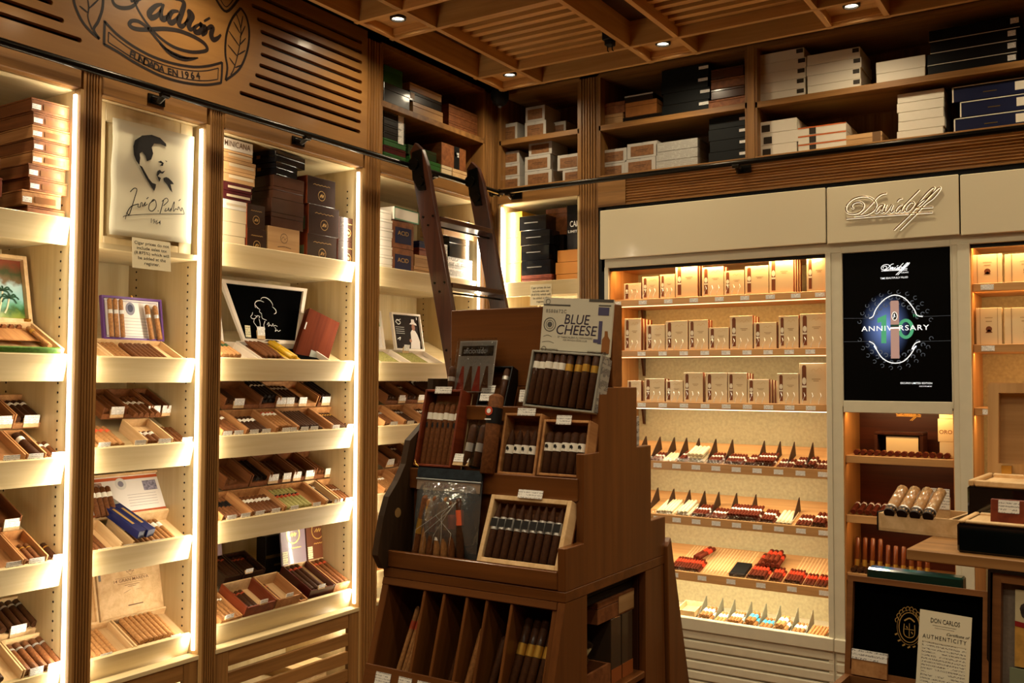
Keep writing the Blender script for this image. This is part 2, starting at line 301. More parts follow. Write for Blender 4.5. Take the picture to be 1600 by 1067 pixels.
for b, (y0, y1) in enumerate(BAYS):
    W = y1-y0; t = thing('display_cabinet', BLAB[b], 'cabinet', T((0, y0, 0)), 'lit display cabinets along the left wall'); CAB.append(t)
    MB().box(DEP-0.02, -0.016, 0.1, DEP, W+0.016, 2.6).build('back_panel', maple_v, t)
    for side in (0, 1):
        a = -0.016 if side == 0 else W
        p = MB().box(DEP, a, 0.1, -0.034, a+0.016, 2.6).build('side_panel', maple_v, t)
        ph = MB(); fx = W-0.0006 if side else 0.0006
        for xx in (-0.092, -0.41):
            z = 0.62
            while z < 2.5:
                ph.lathe([(fx-0.0004, 0.0042), (fx+0.0004, 0.0042)], 8, 1, M=T((xx, 0, z))); z += 0.032*1.0
        o = ph.build('pin_holes', hole_m, p); o['kind'] = 'stuff'
    MB().box(DEP, 0, 2.575, -0.036, W, 2.6).build('top_panel', maple, t)
    MB().box(-0.035, -0.0, 2.578, 0.006, W, 2.655).build('top_rail', oak_y, t, bevel=0.003)
    for k, z in enumerate(SHZ[b]):
        if b == 1 and k == 0:
            MB().box(-0.40, 0.001, z, -0.03, W-0.001, z+0.02).build('shelf', maple, t); continue
        flat = (k == 0)
        Mf = Matrix.Translation((-0.068, 0, z+0.028)) @ LW @ Rx(0 if flat else TL)
        s_ = MB().box(0.001, 0.0, -0.018, W-0.001, 0.37 if flat else 0.41, 0.0).build('shelf', maple_x, t, Mf)
        ml = Rx(14) if flat else Rx(17-TL)
        MB().box(0.001, -0.018, -0.028, W-0.001, -0.0002, 0.066 if k < 4 else 0.06).build('shelf_lip', maple_x, s_, ml, bevel=0.0015)
    # base cupboard with slotted front
    z1 = 0.555; fr = MB()
    MB().box(-0.05, -0.004, z1-0.018, 0.004, W+0.004, z1).build('base_ledge', maple, t, bevel=0.002)
    for a0, a1 in ((0, 0.062), (W-0.062, W)): MB().box(-0.022, a0, 0.08, 0.0, a1, z1-0.018).build('base_stile', oak_z, t, bevel=0.002)
    zz = z1-0.018; k = 0
    while zz > 0.1:
        hh = 0.062 if k == 0 else 0.056
        MB().box(-0.020, 0.062, zz-hh, -0.002, W-0.062, zz).build('slat', oak_y, t, bevel=0.002); zz -= hh+0.024; k += 1
    MB().box(-0.03, 0, 0.0, -0.01, W, 0.08).build('kick_board', oak_y, t)
    MB().box(DEP, 0, 0.08, -0.03, W, 0.1).build('base_floor', maple, t)
    # light strips along the uprights
    MB().box(-0.030, W-0.007, 0.57, -0.016, W-0.0006, 2.56).build('light_strip', led_m, t)
    MB().box(-0.030, -0.0008, 0.57, -0.016, 0.0006, 2.56).build('light_strip', led_m, t)
    for yy, d in ((W-0.009, -1), (0.003, 1)):
        pw = (9.5 if b != 1 else 6.5) * (1.0 if d < 0 else 0.4) * (0.8 if b == 3 else 1)
        dv = (-0.45, d*0.9, 0)
        if b == 1: area('cabinet_led', (-0.023, y0+yy, 1.31), dv, 0.012, 1.46, pw*0.74, LEDC); area('cabinet_led', (-0.023, y0+yy, 2.30), dv, 0.012, 0.5, pw*0.09, LEDC)
        else: area('cabinet_led', (-0.023, y0+yy, 1.565), dv, 0.012, 1.98, pw, LEDC)
    area('base_cupboard_led', (-0.06, y1-0.03, 0.50), (-0.8, -0.5, -0.2), 0.05, 0.05, 1.6, LEDC)
# fluted pilasters
def fluted(name, label, M, w, h, n, mt, d=0.03, group='fluted oak pilasters'):
    """vertical post with n half-round flutes, face at local y = 0 looking to -y, x from 0 to w"""
    P = [(0, d), (0, 0)]; e = 0.008; fw = (w-2*e)/n
    for k in range(n):
        a = e+k*fw
        P += [(a+fw*0.18, 0), (a+fw*0.30, 0.006), (a+fw*0.70, 0.006), (a+fw*0.82, 0)]
    P += [(w, 0), (w, d)]
    o = MB().prism([(p[0], p[1]) for p in P], 0, h, 2).build(name, mt, None, M); tag(o, label, 'pilaster', group); return o
PILS = [(-2.517, -2.448, 'fluted oak pilaster left of the portrait poster'), (-1.985, -1.916, 'fluted oak pilaster right of the portrait poster'), (-1.090, -0.978, 'fluted oak pilaster beside the right end of the slotted header panel')]
for i, (a, b, lb) in enumerate(PILS):
    fluted('pilaster', lb, T((0.0, a, 0)) @ LW, b-a, 2.66 if i < 2 else 3.2, 5, oak_z, 0.033)
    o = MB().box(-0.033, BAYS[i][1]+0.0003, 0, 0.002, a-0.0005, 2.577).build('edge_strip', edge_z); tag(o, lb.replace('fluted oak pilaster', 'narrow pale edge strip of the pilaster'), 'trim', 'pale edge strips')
fluted('pilaster', 'fluted oak corner post on the left wall behind the ladder', T((0.0, -0.099, 0)) @ LW, 0.098, 3.2, 4, oak_z, 0.033)
# ---------- header panel with slots (real cuts) and burnt-in emblem
HY0, HY1, HZ0, HZ1 = -3.6, -1.092, 2.662, 3.225
slots = []
RB = [(230, -18, 655, 178), (195, 20, 655, 218), (218, 78, 655, 260), (232, 130, 655, 302), (236, 182, 655, 342), (233, 228, 655, 385), (227, 270, 655, 425), (210, 315, 652, 467), (185, 352, 650, 508), (145, 388, 648, 550)]
z_last = PX(320+648/2.667, 550/2.667, 0.012).z; z_first = PX(320+655/2.667, 178/2.667, 0.012).z
for i, (a, b, c, d) in enumerate(RB):
    p = PX(320+a/2.667, b/2.667, 0.012); q = PX(320+c/2.667, d/2.667, 0.012); z = z_first+(z_last-z_first)*i/9
    slots.append((p.y, q.y, z))
    if i > 1:
        r_ = [None, None, -2.71, -2.71, -2.70, -2.69, -2.67, -2.64, -2.60, -2.535][i]
        slots.append((-3.5, r_, z))
slots += [(-3.5, -2.72, slots[0][2]), (-3.5, -2.715, slots[1][2])]
def cut_board(name, y0, y1, z0, z1, x0, x1, slots, r, m):
    b = bpy.data.objects.new('t', MB().box(x0, y0, z0, x1, y1, z1).mesh(name, m)); c = MB()
    for a, e, z in slots:
        poly = [(e-r+r*math.cos(t), z+r*math.sin(t)) for t in [math.pi*(-0.5+k/6) for k in range(7)]] + [(a+r+r*math.cos(t), z+r*math.sin(t)) for t in [math.pi*(0.5+k/6) for k in range(7)]]
        c.prism(poly, x0-0.05, x1+0.05, 0)
    c = bpy.data.objects.new('t2', c.mesh('t2', m)); COL.objects.link(b); COL.objects.link(c)
    md = b.modifiers.new('cut', 'BOOLEAN'); md.object = c; md.operation = 'DIFFERENCE'; md.solver = 'EXACT'
    dg = bpy.context.evaluated_depsgraph_get(); me = bpy.data.meshes.new_from_object(b.evaluated_get(dg)); me.name = name
    bpy.data.objects.remove(b); bpy.data.objects.remove(c); return me
HP = thing('header_panel', 'long oak header panel with black slots and carved round emblem above the rail', 'wall panel', T((0, HY0, HZ0)))
Mi = T((0, -HY0, -HZ0))
obj('board', cut_board('board', HY0, HY1, HZ0, HZ1, -0.012, 0.012, slots, 0.0085, head_m), HP, Mi)
MB().box(-0.06, HY0, HZ0, -0.045, HY1, HZ1).build('backing', black, HP, Mi)
MB().box(-0.06, HY0, HZ0-0.004, 0.014, HY1, HZ0).build('bottom_edge', edge_z, HP, Mi)
ink = mat('burnt_ink', (26, 12, 5), 0.6)
EX = 0.0128
def zp(zx, zy): p = PX(60+zx/4.444, zy/4.444, EX); return (p.y-HY0, p.z-HZ0)
def em(name, strokes, lab=None):
    m = MB()
    for pts, wd in strokes:
        sp = smoothpts([zp(*p) for p in pts], 6); n = len(sp)
        if isinstance(wd, tuple): wd = [(wd[0] + (wd[1]-wd[0])*math.sin(math.pi*i/(n-1))) for i in range(n)]
        m.ribbon(sp, wd, -EX)
    return m.build(name, ink, HP, LW)
w1 = 0.010; w2 = (0.008, 0.023); w3 = (0.003, 0.006)
em('script_lettering', [
    ([(520, -60), (515, 0), (540, 40), (590, 56), (650, 46), (690, 5), (700, -40)], (0.006, 0.014)), ([(560, -120), (640, -140), (720, -110), (740, -60), (700, -10), (640, 10)], w2), ([(660, -120), (655, -40), (690, 60), (760, 170), (850, 265), (950, 330), (1060, 360), (1140, 358), (1172, 342), (1150, 300), (1080, 255), (980, 215), (880, 200), (800, 203), (720, 205), (660, 195), (632, 170), (650, 145), (700, 150), (760, 195), (830, 280), (900, 350), (980, 395), (1050, 405), (1110, 402)], (0.005, 0.016)),
    ([(840, 300), (900, 355), (960, 390), (1030, 410), (1110, 402)], (0.004, 0.022)),
    ([(862, 28), (815, 42), (772, 88), (785, 122), (825, 108), (862, 60)], w2), ([(872, 28), (850, 88), (862, 130), (893, 122), (925, 82)], w2),
    ([(975, 78), (930, 82), (905, 125), (920, 158), (952, 142), (982, 98)], w2), ([(948, -6), (990, 0), (1012, 28), (995, 90), (975, 150), (990, 182), (1015, 172), (1040, 130)], w2),
    ([(1015, 172), (1045, 120), (1046, 80), (1070, 112), (1052, 150), (1045, 190), (1062, 205), (1090, 180)], w2),
    ([(1120, 168), (1088, 190), (1090, 222), (1120, 220), (1140, 190), (1122, 166), (1140, 178), (1165, 180)], w2), ([(1150, 148), (1192, 124)], (0.008, 0.010)),
    ([(1165, 180), (1160, 215), (1135, 248)], w2), ([(1140, 240), (1185, 190), (1210, 192), (1200, 240), (1215, 275), (1245, 265), (1268, 240)], w2)])
em('banner_outline', [
    ([(460, 148), (540, 232), (640, 308), (750, 372), (850, 414), (960, 446), (1080, 464), (1180, 458), (1276, 434)], w1), ([(1276, 430), (1274, 505), (1268, 578)], w1), ([(1268, 575), (1180, 588), (1080, 584), (960, 562), (850, 526), (750, 478), (640, 416), (540, 352), (455, 306)], w1), ([(456, 310), (458, 230), (462, 142)], w1),
    ([(488, 222), (560, 282), (650, 345), (760, 404), (860, 446), (970, 476), (1080, 492), (1170, 490), (1250, 472)], 0.004), ([(1250, 472), (1246, 550)], 0.004), ([(1246, 550), (1170, 560), (1080, 556), (970, 536), (860, 502), (760, 456), (650, 398), (560, 340), (486, 292)], 0.004), ([(486, 292), (488, 222)], 0.004)])
em('leaf_outline', [
    ([(1405, 55), (1445, 120), (1464, 230), (1448, 360), (1395, 480), (1300, 558)], w1), ([(1405, 55), (1345, 130), (1306, 240), (1298, 370), (1312, 470), (1300, 558)], w1),
    ([(1372, 90), (1405, 200), (1395, 330), (1360, 470), (1335, 520)], 0.005), ([(1405, 200), (1420, 110)], w3), ([(1400, 230), (1355, 150)], w3), ([(1400, 260), (1436, 180)], w3), ([(1395, 320), (1322, 215)], w3), ([(1395, 315), (1440, 265)], w3), ([(1388, 380), (1438, 350)], w3), ([(1385, 395), (1315, 310)], w3), ([(1368, 460), (1325, 400)], w3), ([(1365, 470), (1415, 450)], w3)])
em('leaf_outline', [
    ([(240, -40), (255, 40), (300, 140), (360, 215), (425, 270)], w1), ([(450, -40), (445, 60), (415, 150), (385, 205), (425, 270)], w1), ([(330, -60), (350, 40), (345, 120), (375, 205)], 0.005), ([(347, 90), (285, 40)], w3), ([(350, 60), (420, -5)], w3)])
em('diamond_outline', [([(1225, -20), (1305, 80), (1400, -20)], 0.011), ([(1255, -20), (1305, 48), (1365, -20)], 0.004)])
# banner words, letter by letter along the curve
s_ = 'FUNDADA EN 1964'; bl = smoothpts([(632, 372), (760, 440), (880, 490), (1000, 520), (1128, 530)], 8); mm = MB()
cum = [0]
for i in range(1, len(bl)): cum.append(cum[-1]+(bl[i]-bl[i-1]).length)
adv = [0.55 if c == ' ' else (0.62 if c == '1' else 1.0) for c in s_]; tot = sum(adv); acc = 0
for c, a in zip(s_, adv):
    dpos = (acc+a/2)/tot*cum[-1]; acc += a
    if c == ' ': continue
    i = max(j for j in range(len(cum)) if cum[j] <= dpos); i = min(i, len(bl)-2); f_ = (dpos-cum[i])/(cum[i+1]-cum[i]); p = bl[i].lerp(bl[i+1], f_)
    q = Vector(zp(p.x, p.y)); d = Vector(zp(*bl[i+1]))-Vector(zp(*bl[i])); an = math.atan2(d.y, d.x); me = text_mesh(c, bold=0.035); xs = [v.co.x for v in me.vertices]; cx = (max(xs)+min(xs))/2
    vs = []
    for v in me.vertices:
        X_, Z_ = (v.co.x-cx)*0.037, v.co.y*0.036
        vs.append((q.x + X_*math.cos(an)-Z_*math.sin(an), -EX, q.y + X_*math.sin(an)+Z_*math.cos(an)))
    mm.add(vs, [tuple(pl.vertices) for pl in me.polygons])
mm.build('banner_lettering', ink, HP, LW)
# ---------- upper corner cabinet on the left wall
def open_case(name, label, M, w, z0, z1, zs, dep, mv, mh, group=None, th=0.03):
    """open shelf case: local x along the wall, y into the wall"""
    t = thing(name, label, 'shelf case', M, group)
    MB().box(0, dep, z0, w, dep+0.015, z1).build('back_panel', mv, t)
    MB().box(0, 0, z0, 0.012, dep, z1).build('side_panel', mv, t); MB().box(w-0.012, 0, z0, w, dep, z1).build('side_panel', mv, t)
    MB().box(0, 0, z1, w, dep, z1+0.02).build('top_panel', mh, t)
    for z in [z0]+list(zs): MB().box(0, 0.0, z-th, w, dep, z).build('shelf', mh, t, bevel=0.002)
    return t
open_case('upper_shelf_case', 'dark open oak shelf case above the rail behind the ladder top', T((0, -0.977, 0)) @ LW, 0.876, 2.665, 3.19, [2.932], 0.45, oak_z, oak_y, 'open shelf cases under the ceiling')
# ================================================================== back wall joinery
open_case('upper_shelf_case', 'open oak shelf case holding the grey-edged boxes in the corner', T((0.03, 0, 0)), 0.514, 2.667, 3.19, [2.938], 0.40, oak_z, oak_x, 'open shelf cases under the ceiling')
open_case('upper_shelf_case', 'open oak shelf case with black cartons in the middle of the back wall', T((0.657, 0, 0)), 0.805, 2.667, 3.19, [2.935], 0.40, oak_z, oak_x, 'open shelf cases under the ceiling')
open_case('upper_shelf_case', 'wide open oak shelf case with white cartons at upper right', T((1.498, 0, 0)), 1.30, 2.667, 3.19, [2.93], 0.40, oak_z, oak_x, 'open shelf cases under the ceiling')
o = MB().box(1.462, -0.004, 2.637, 1.498, 0.4, 3.21).build('upright_divider', oak_z, bevel=0.002); tag(o, 'plain oak upright between the black cartons and the white cartons', 'divider')
o = MB().box(2.798, -0.004, 2.637, 2.85, 0.4, 3.21).build('upright_divider', oak_z, bevel=0.002); tag(o, 'plain oak upright closing the upper shelves at the far right', 'divider')
fluted('pilaster', 'fluted oak corner post on the back wall beside the lit corner shelf', T((0.0, -0.0, 0)), 0.03, 3.2, 1, oak_z, 0.033)
fluted('pilaster', 'fluted oak pilaster left of the cream display unit', T((0.544, 0, 0)), 0.112, 3.2, 6, oak_z, 0.033)
# lit corner cabinet below
t = thing('corner_cabinet', 'brightly lit maple corner cabinet on the back wall behind the centre stand', 'cabinet', T((0.03, 0, 0)))
W = 0.514
MB().box(0, 0.40, 0.1, W, 0.415, 2.6).build('back_panel', maple_v, t)
for a in (0, W-0.012): MB().box(a, 0, 0.1, a+0.012, 0.4, 2.6).build('side_panel', maple_v, t)
MB().box(0, 0, 2.575, W, 0.4, 2.595).build('top_panel', maple_x, t); MB().box(0, -0.006, 2.578, W, 0.035, 2.637).build('top_rail', oak_x, t)
for z in (2.085, 1.62, 1.25, 0.9): 
    s_ = MB().box(0.012, 0.03, z, W-0.012, 0.4, z+0.018).build('shelf', MATS['maple_x'], t); MB().box(0.012, 0.012, z-0.03, W-0.012, 0.03, z+0.05).build('shelf_lip', MATS['maple_x'], s_, bevel=0.0015)
MB().box(0.013, 0.004, 0.9, 0.019, 0.016, 2.56).build('light_strip', led_m, t)
area('corner_led', (0.055, 0.010, 1.75), (0.6, 0.8, 0), 0.012, 1.6, 17, LEDC)
MB().box(0, 0.0, 0, W, 0.02, 0.85).build('base_panel', oak_x, t)
# frieze with horizontal reeding, and black reveal
fz = thing('reeded_frieze', 'horizontal reeded oak frieze between the rail and the cream unit', 'trim', T((0.657, 0, 0)))
fw = 2.2; P = [(0.05, 2.500), (-0.004, 2.500)]
for k in range(9):
    a = 2.508+k*0.0138; P += [(-0.004, a), (0.005, a+0.004), (0.005, a+0.0085), (-0.004, a+0.0125)]
P += [(-0.004, 2.637), (0.05, 2.637)]
MB().prism(P, 0.16, fw, 0).build('reeding', wood('frieze_oak', (136, 92, 46), (176, 126, 70), 'X', 0.3, 1.0, 0.4), fz); MB().box(0, -0.005, 2.500, 0.158, 0.05, 2.637).build('end_block', oak_x, fz)
MB().box(0.02, 0.03, 2.36, fw, 0.05, 2.5).build('reveal', black, fz); MB().box(0.0, -0.003, 2.494, fw, 0.05, 2.4995).build('shadow_bead', iron, fz)
# ================================================================== rails
rail = thing('ladder_rail', 'dark bronze ladder rail running along the left wall under the header panel', 'rail', T((0.075, -3.4, 2.628)))
MB().tube([(0, 0, 0), (0, 3.33, 0)], 0.0135, 12).build('tube', iron, rail, smooth='auto'); MB().lathe([(3.32, 0.008), (3.325, 0.018), (3.34, 0.022), (3.355, 0.018), (3.36, 0.006)], 12, 1).build('end_ball', iron, rail, smooth=True)
for y in (0.3, 1.15, 1.86, 2.75):
    MB().box(-0.075, -0.02, -0.035, -0.063, 0.05, 0.0, M=T((0, y, 0))).tube([(-0.068, y, -0.015), (-0.03, y, -0.03), (-0.004, y, -0.016)], 0.011, 8).lathe([(-0.016, 0.012), (0.016, 0.012)], 10, 1, M=T((0, y, -0.012))).build('bracket', iron, rail)
rail = thing('ladder_rail', 'dark bronze ladder rail running along the back wall above the cream unit', 'rail', T((0.05, -0.075, 2.628)))
MB().tube([(0, 0, 0), (3.0, 0, 0)], 0.0135, 12).build('tube', iron, rail, smooth='auto'); MB().lathe([(-0.03, 0.006), (-0.025, 0.018), (-0.01, 0.022), (0.0, 0.018), (0.004, 0.008)], 12, 0).build('end_ball', iron, rail, smooth=True)
for x in (0.09, 1.38, 2.65):
    MB().box(-0.02, 0.06, -0.035, 0.05, 0.073, 0.0, M=T((x, 0, 0))).tube([(x, 0.066, -0.015), (x, 0.03, -0.03), (x, 0.004, -0.016)], 0.011, 8).lathe([(-0.016, 0.012), (0.016, 0.012)], 10, 0, M=T((x, 0, -0.012))).build('bracket', iron, rail)
# ================================================================== ladder
LD = thing('library_ladder', 'dark walnut rolling ladder leaning on the bronze rail in the corner', 'ladder', T((0, 0, 0)))
ly0, ly1 = -0.845, -0.345; sl_ = 0.222; xt, zt = 0.105, 2.72
def lx(z): return xt+(zt-z)*sl_
for y in (ly0, ly1-0.028):
    P = [(lx(0.03)-0.05, 0.03), (lx(0.03)+0.05, 0.03), (lx(2.62)+0.05, 2.62), (lx(2.70)+0.035, 2.70), (lx(2.74)+0.0, 2.74), (lx(2.70)-0.04, 2.70), (lx(2.62)-0.05, 2.62)]
    st = MB().prism(P, y, y+0.028, 1).build('stile', walnut, LD, bevel=0.003)
    MB().prism([(lx(2.66)-0.03, 2.69), (lx(2.66)+0.025, 2.70), (lx(2.66)+0.035, 2.60), (lx(2.5)+0.02, 2.50), (lx(2.5)-0.02, 2.50), (lx(2.56)-0.045, 2.56), (lx(2.6)-0.04, 2.62)], y-0.010, y-0.0005, 1).lathe([(y-0.022, 0.03), (y-0.010, 0.03)], 16, 1, M=T((0.105, 0, 2.63))).lathe([(y-0.02, 0.022), (y-0.010, 0.022)], 14, 1, M=T((lx(2.54), 0, 2.54))).build('roller_hook', iron, st)
    bolts = MB()
    for z in (2.36, 2.04, 1.72, 1.40):
        for dx, dz in ((-0.03, 0.012), (0.028, 0.012), (0.0, -0.03)): bolts.lathe([(y-0.003, 0.006), (y, 0.007)], 8, 1, M=T((lx(z)+dx, 0, z+dz)))
    bolts.build('bolts', iron, st)
    MB().lathe([(y-0.01, 0.05), (y+0.03, 0.05)], 18, 1, M=T((lx(0.05), 0, 0.05))).build('wheel', black, LD)
for z in (2.36, 2.04, 1.72, 1.40, 1.08, 0.76, 0.44):
    MB().box(lx(z)-0.05, ly0+0.028, z-0.012, lx(z)+0.055, ly1-0.028, z+0.012).build('rung', walnut_y, LD, bevel=0.003)
    MB().tube([(lx(z)+0.03, ly0+0.028, z-0.035), (lx(z)+0.03, ly1-0.028, z-0.035)], 0.005, 6).build('tie_rod', iron, LD)
# ================================================================== item builders (local x right, y away from the viewer, z up)
_CM = {}
def cig_prof(shape, L, r):
    if shape == 'torpedo': return [(0, r*0.92), (0.002, r), (L*0.68, r*0.98), (L*0.85, r*0.70), (L*0.96, r*0.34), (L, r*0.12)]
    if shape == 'perfecto': return [(0, r*0.45), (L*0.10, r*0.85), (L*0.3, r), (L*0.7, r*0.95), (L*0.88, r*0.6), (L, r*0.2)]
    if shape == 'tube': return [(0, r*0.9), (0.001, r), (L*0.96, r), (L*0.99, r*0.8), (L, r*0.5)]
    if shape == 'square': return [(0, r), (L, r)]
    return [(0, r*0.93), (0.0015, r), (L-0.008, r*0.99), (L-0.003, r*0.75), (L, r*0.35)]
STUFFV = MB(); STUFFM = []
NCIG = [0]
def cigar(M, L, r, leaf, band=None, shape='round', label='', group='', bp=0.70, bw=0.10, indiv=True, name='cigar', cat='cigar', leafm=None, band2=None):
    n = 10 if indiv else 7
    Mw = M @ T((0, 0, r))
    lm = leafm or CIG[leaf]; prof = cig_prof(shape, L, r); rb = r*1.05
    if not indiv:
        for pr_, mm_ in ((prof, lm),) + (((([(L*bp, rb), (L*(bp+bw), rb)]), BND[band]),) if band else ()):
            if mm_ not in STUFFM: STUFFM.append(mm_)
            STUFFV.lathe(pr_, n, 1, STUFFM.index(mm_), Mw)
        return
    k = (shape, round(L, 4), round(r, 5), lm.name, n)
    if k not in _CM: _CM[k] = MB().lathe(prof, 4 if shape == 'square' else n, 1).mesh('cigar', lm); _CM[k].polygons.foreach_set('use_smooth', [shape != 'square']*len(_CM[k].polygons)); _CM[k].set_sharp_from_angle(angle=1.0)
    o = obj(name, _CM[k], None, Mw); tag(o, label, cat, group); NCIG[0] += 1
    for bnd, b0, b1 in ((band, bp, bp+bw),) + (((band2, bp+bw, bp+bw*1.5),) if band2 else ()):
        if bnd:
            kb = ('band', k, bnd, round(b0, 3), round(b1, 3))
            if kb not in _CM: _CM[kb] = MB().lathe([(L*b0, rb), (L*b1, rb)], n, 1, cap=False).mesh('band', BND[bnd]); _CM[kb].polygons.foreach_set('use_smooth', [True]*n)
            obj('band', _CM[kb], o)
    return o
def cigars(M, n, L, r, leaf, band, label, group=None, shape='round', layers=1, pitch=2.06, jit=0.004, bp=0.70, bw=0.10, indiv=True, cat='cigar', name='cigar', leafm=None, band2=None, fill=None):
    """n side by side from local x = r, cigars pointing away; layers stack in the gaps"""
    label = label.replace('cigars', 'cigar', 1).replace('tubes', 'tube', 1)
    OR = ['first', 'second', 'third', 'fourth', 'fifth', 'sixth', 'seventh', 'eighth', 'ninth', 'tenth', 'eleventh', 'twelfth', 'thirteenth', 'fourteenth']
    for j in range(layers):
        m = n-(j % 2)
        if j == layers-1 and fill is not None: m = fill
        for i in range(m):
            x = r+pitch*r*i + (r*pitch/2 if j % 2 else 0)
            cigar(M @ T((x, random.uniform(-jit, jit)*0.5 + (0.004*j), 1.72*r*j)) @ Rz(random.uniform(-0.6, 0.6)), L, r, leaf, band, shape, label + (', ' + OR[min(i, 13)] + (' from left' if layers == 1 else ' in %s layer' % ('bottom', 'second', 'third')[j]) if indiv and n > 1 else ''), group or label, bp, bw, indiv, name, cat, leafm, band2)
def tray(M, w, d, h, label, m=None, t=0.005, fh=None, bh=None, group=None, name='cigar_tray', cat='cigar box', inner=None, front=True, tb=None):
    m = m or cedar; fh = h if fh is None else fh; bh = h if bh is None else bh
    T0 = thing(name, label, cat, M, group)
    tb = tb or t; MB().box(t, t, 0, w-t, d-t, tb).build('bottom', inner or m, T0)
    MB().box(0, 0, 0, t, d, h).build('side_wall', m, T0); MB().box(w-t, 0, 0, w, d, h).build('side_wall', m, T0)
    if front: MB().box(t, 0, 0, w-t, t, max(fh, tb)).build('front_wall', m, T0)
    MB().box(t, d-t, 0, w-t, d, bh).build('back_wall', inner or m, T0)
    return T0
_TG = {}
def price_tag(M, label, w=0.036, h=0.026, block=True, group='price tags', back=14, m=None):
    k = (w, h, block)
    t = thing('price_tag', label, 'price tag', M @ Rx(-back), group)
    if k not in _TG:
        _TG[k] = (MB().box(-w/2, 0.0, 0, w/2, 0.006, h*0.72).mesh('block', cedar_l), MB().box(-w/2, -0.0012, h*0.30 if block else 0, w/2, 0.0, h).mesh('card', tagp))
    if block: obj('block', _TG[k][0], t)
    obj('card', _TG[k][1], t); return t
def closed_box(M, w, d, h, label, body, group=None, lid=None, lidh=0.3, front=None, name='cigar_box', clasp=False, deco=None, cat='cigar box', seam=True, bev=0.0012):
    """closed box, origin at its lower front left corner; front = list of (part name, material, x0, z0, x1, z1) fractions"""
    t = thing(name, label, cat, M, group)
    if seam:
        zs = h*(1-lidh); MB().box(0, 0, 0, w, d, zs-0.0006).build('body', body, t, bevel=bev); MB().box(-0.0006, -0.0006, zs+0.0004, w+0.0006, d+0.0006, h).build('lid', lid or body, t, bevel=bev)
    else: MB().box(0, 0, 0, w, d, h).build('body', body, t, bevel=bev)
    for q in front or []:
        nm, mm_, a, b, c, e = q[:6]; MB().box(a*w, -0.0014, b*h, c*w, -0.0006, e*h).build(nm, mm_, t)
    if clasp: MB().box(w/2-0.008, -0.004, h*0.55, w/2+0.008, -0.0008, h*0.85).build('clasp', brass, t)
    return t
def side_of(t, nm, m, dep, h, a, b, c, e):
    """a label on the box's left (-x) end"""
    return MB().box(-0.0014, a*dep, b*h, -0.0006, c*dep, e*h).build(nm, m, t)
def lid_panel(parent, M, w, h, rim_m, face_m, rim=0.010, dep=0.014, name='lid', taper=0.0, face='lid_lining'):
    """raised lid: rim frame around a recessed face, in local XZ, facing -y; taper widens the top"""
    def X_(x, z): return (x-w/2)*(1+taper*z/h)+w/2
    def q(x0, z0, x1, z1, y0, y1): return [(X_(x0, z0), y0, z0), (X_(x1, z0), y0, z0), (X_(x1, z0), y1, z0), (X_(x0, z0), y1, z0), (X_(x0, z1), y0, z1), (X_(x1, z1), y0, z1), (X_(x1, z1), y1, z1), (X_(x0, z1), y1, z1)]
    F = [(0,3,2,1),(4,5,6,7),(0,1,5,4),(1,2,6,5),(2,3,7,6),(3,0,4,7)]; m = MB()
    for a in ((0, 0, rim, h), (w-rim, 0, w, h), (rim, 0, w-rim, rim), (rim, h-rim, w-rim, h)): m.add(q(*a, 0, dep), F)
    m.add(q(0, 0, w, h, dep, dep+0.004), F)
    o = m.build(name, rim_m, parent, M)
    MB().add(q(rim, rim, w-rim, h-rim, dep-0.0012, dep), F).build(face, face_m, o)
    return o
def flat(parent, name, m, polys, y=0.0, M=None, lab=None):
    """printed flat shapes in local XZ"""
    mb = MB()
    for P in polys: mb.add([(p[0], y, p[1]) for p in P], [tuple(range(len(P)))])
    return mb.build(name, m, parent, M)
def disc(cx, cz, r, n=24, rz=None): return [(cx+r*math.cos(2*math.pi*k/n), cz+(rz or r)*math.sin(2*math.pi*k/n)) for k in range(n)]
def ringpts(cx, cz, r, n=28, rz=None): return disc(cx, cz, r, n, rz)+[(cx+r, cz)]
def rect(a, b, c, d): return [(a, b), (c, b), (c, d), (a, d)]
def strokes(parent, name, m, L, y=0.0, k=5, M=None):
    mb = MB()
    for pts, wd in L:
        sp = smoothpts(pts, k) if len(pts) > 2 else [Vector(p) for p in pts]
        if isinstance(wd, tuple): n = len(sp); wd = [wd[0]+(wd[1]-wd[0])*math.sin(math.pi*i/max(1, n-1)) for i in range(n)]
        mb.ribbon(sp, wd, y)
    return mb.build(name, m, parent, M)
gold_i = mat('gold_ink', (206, 168, 96), 0.35, 0.5); ink_b = mat('black_ink', (24, 20, 18), 0.6); ink_w = mat('white_ink', (240, 240, 236), 0.5)
sleeve = clear('cellophane')
velvet = mat('black_velvet', (2, 2, 2), 0.95, spec=0.02)
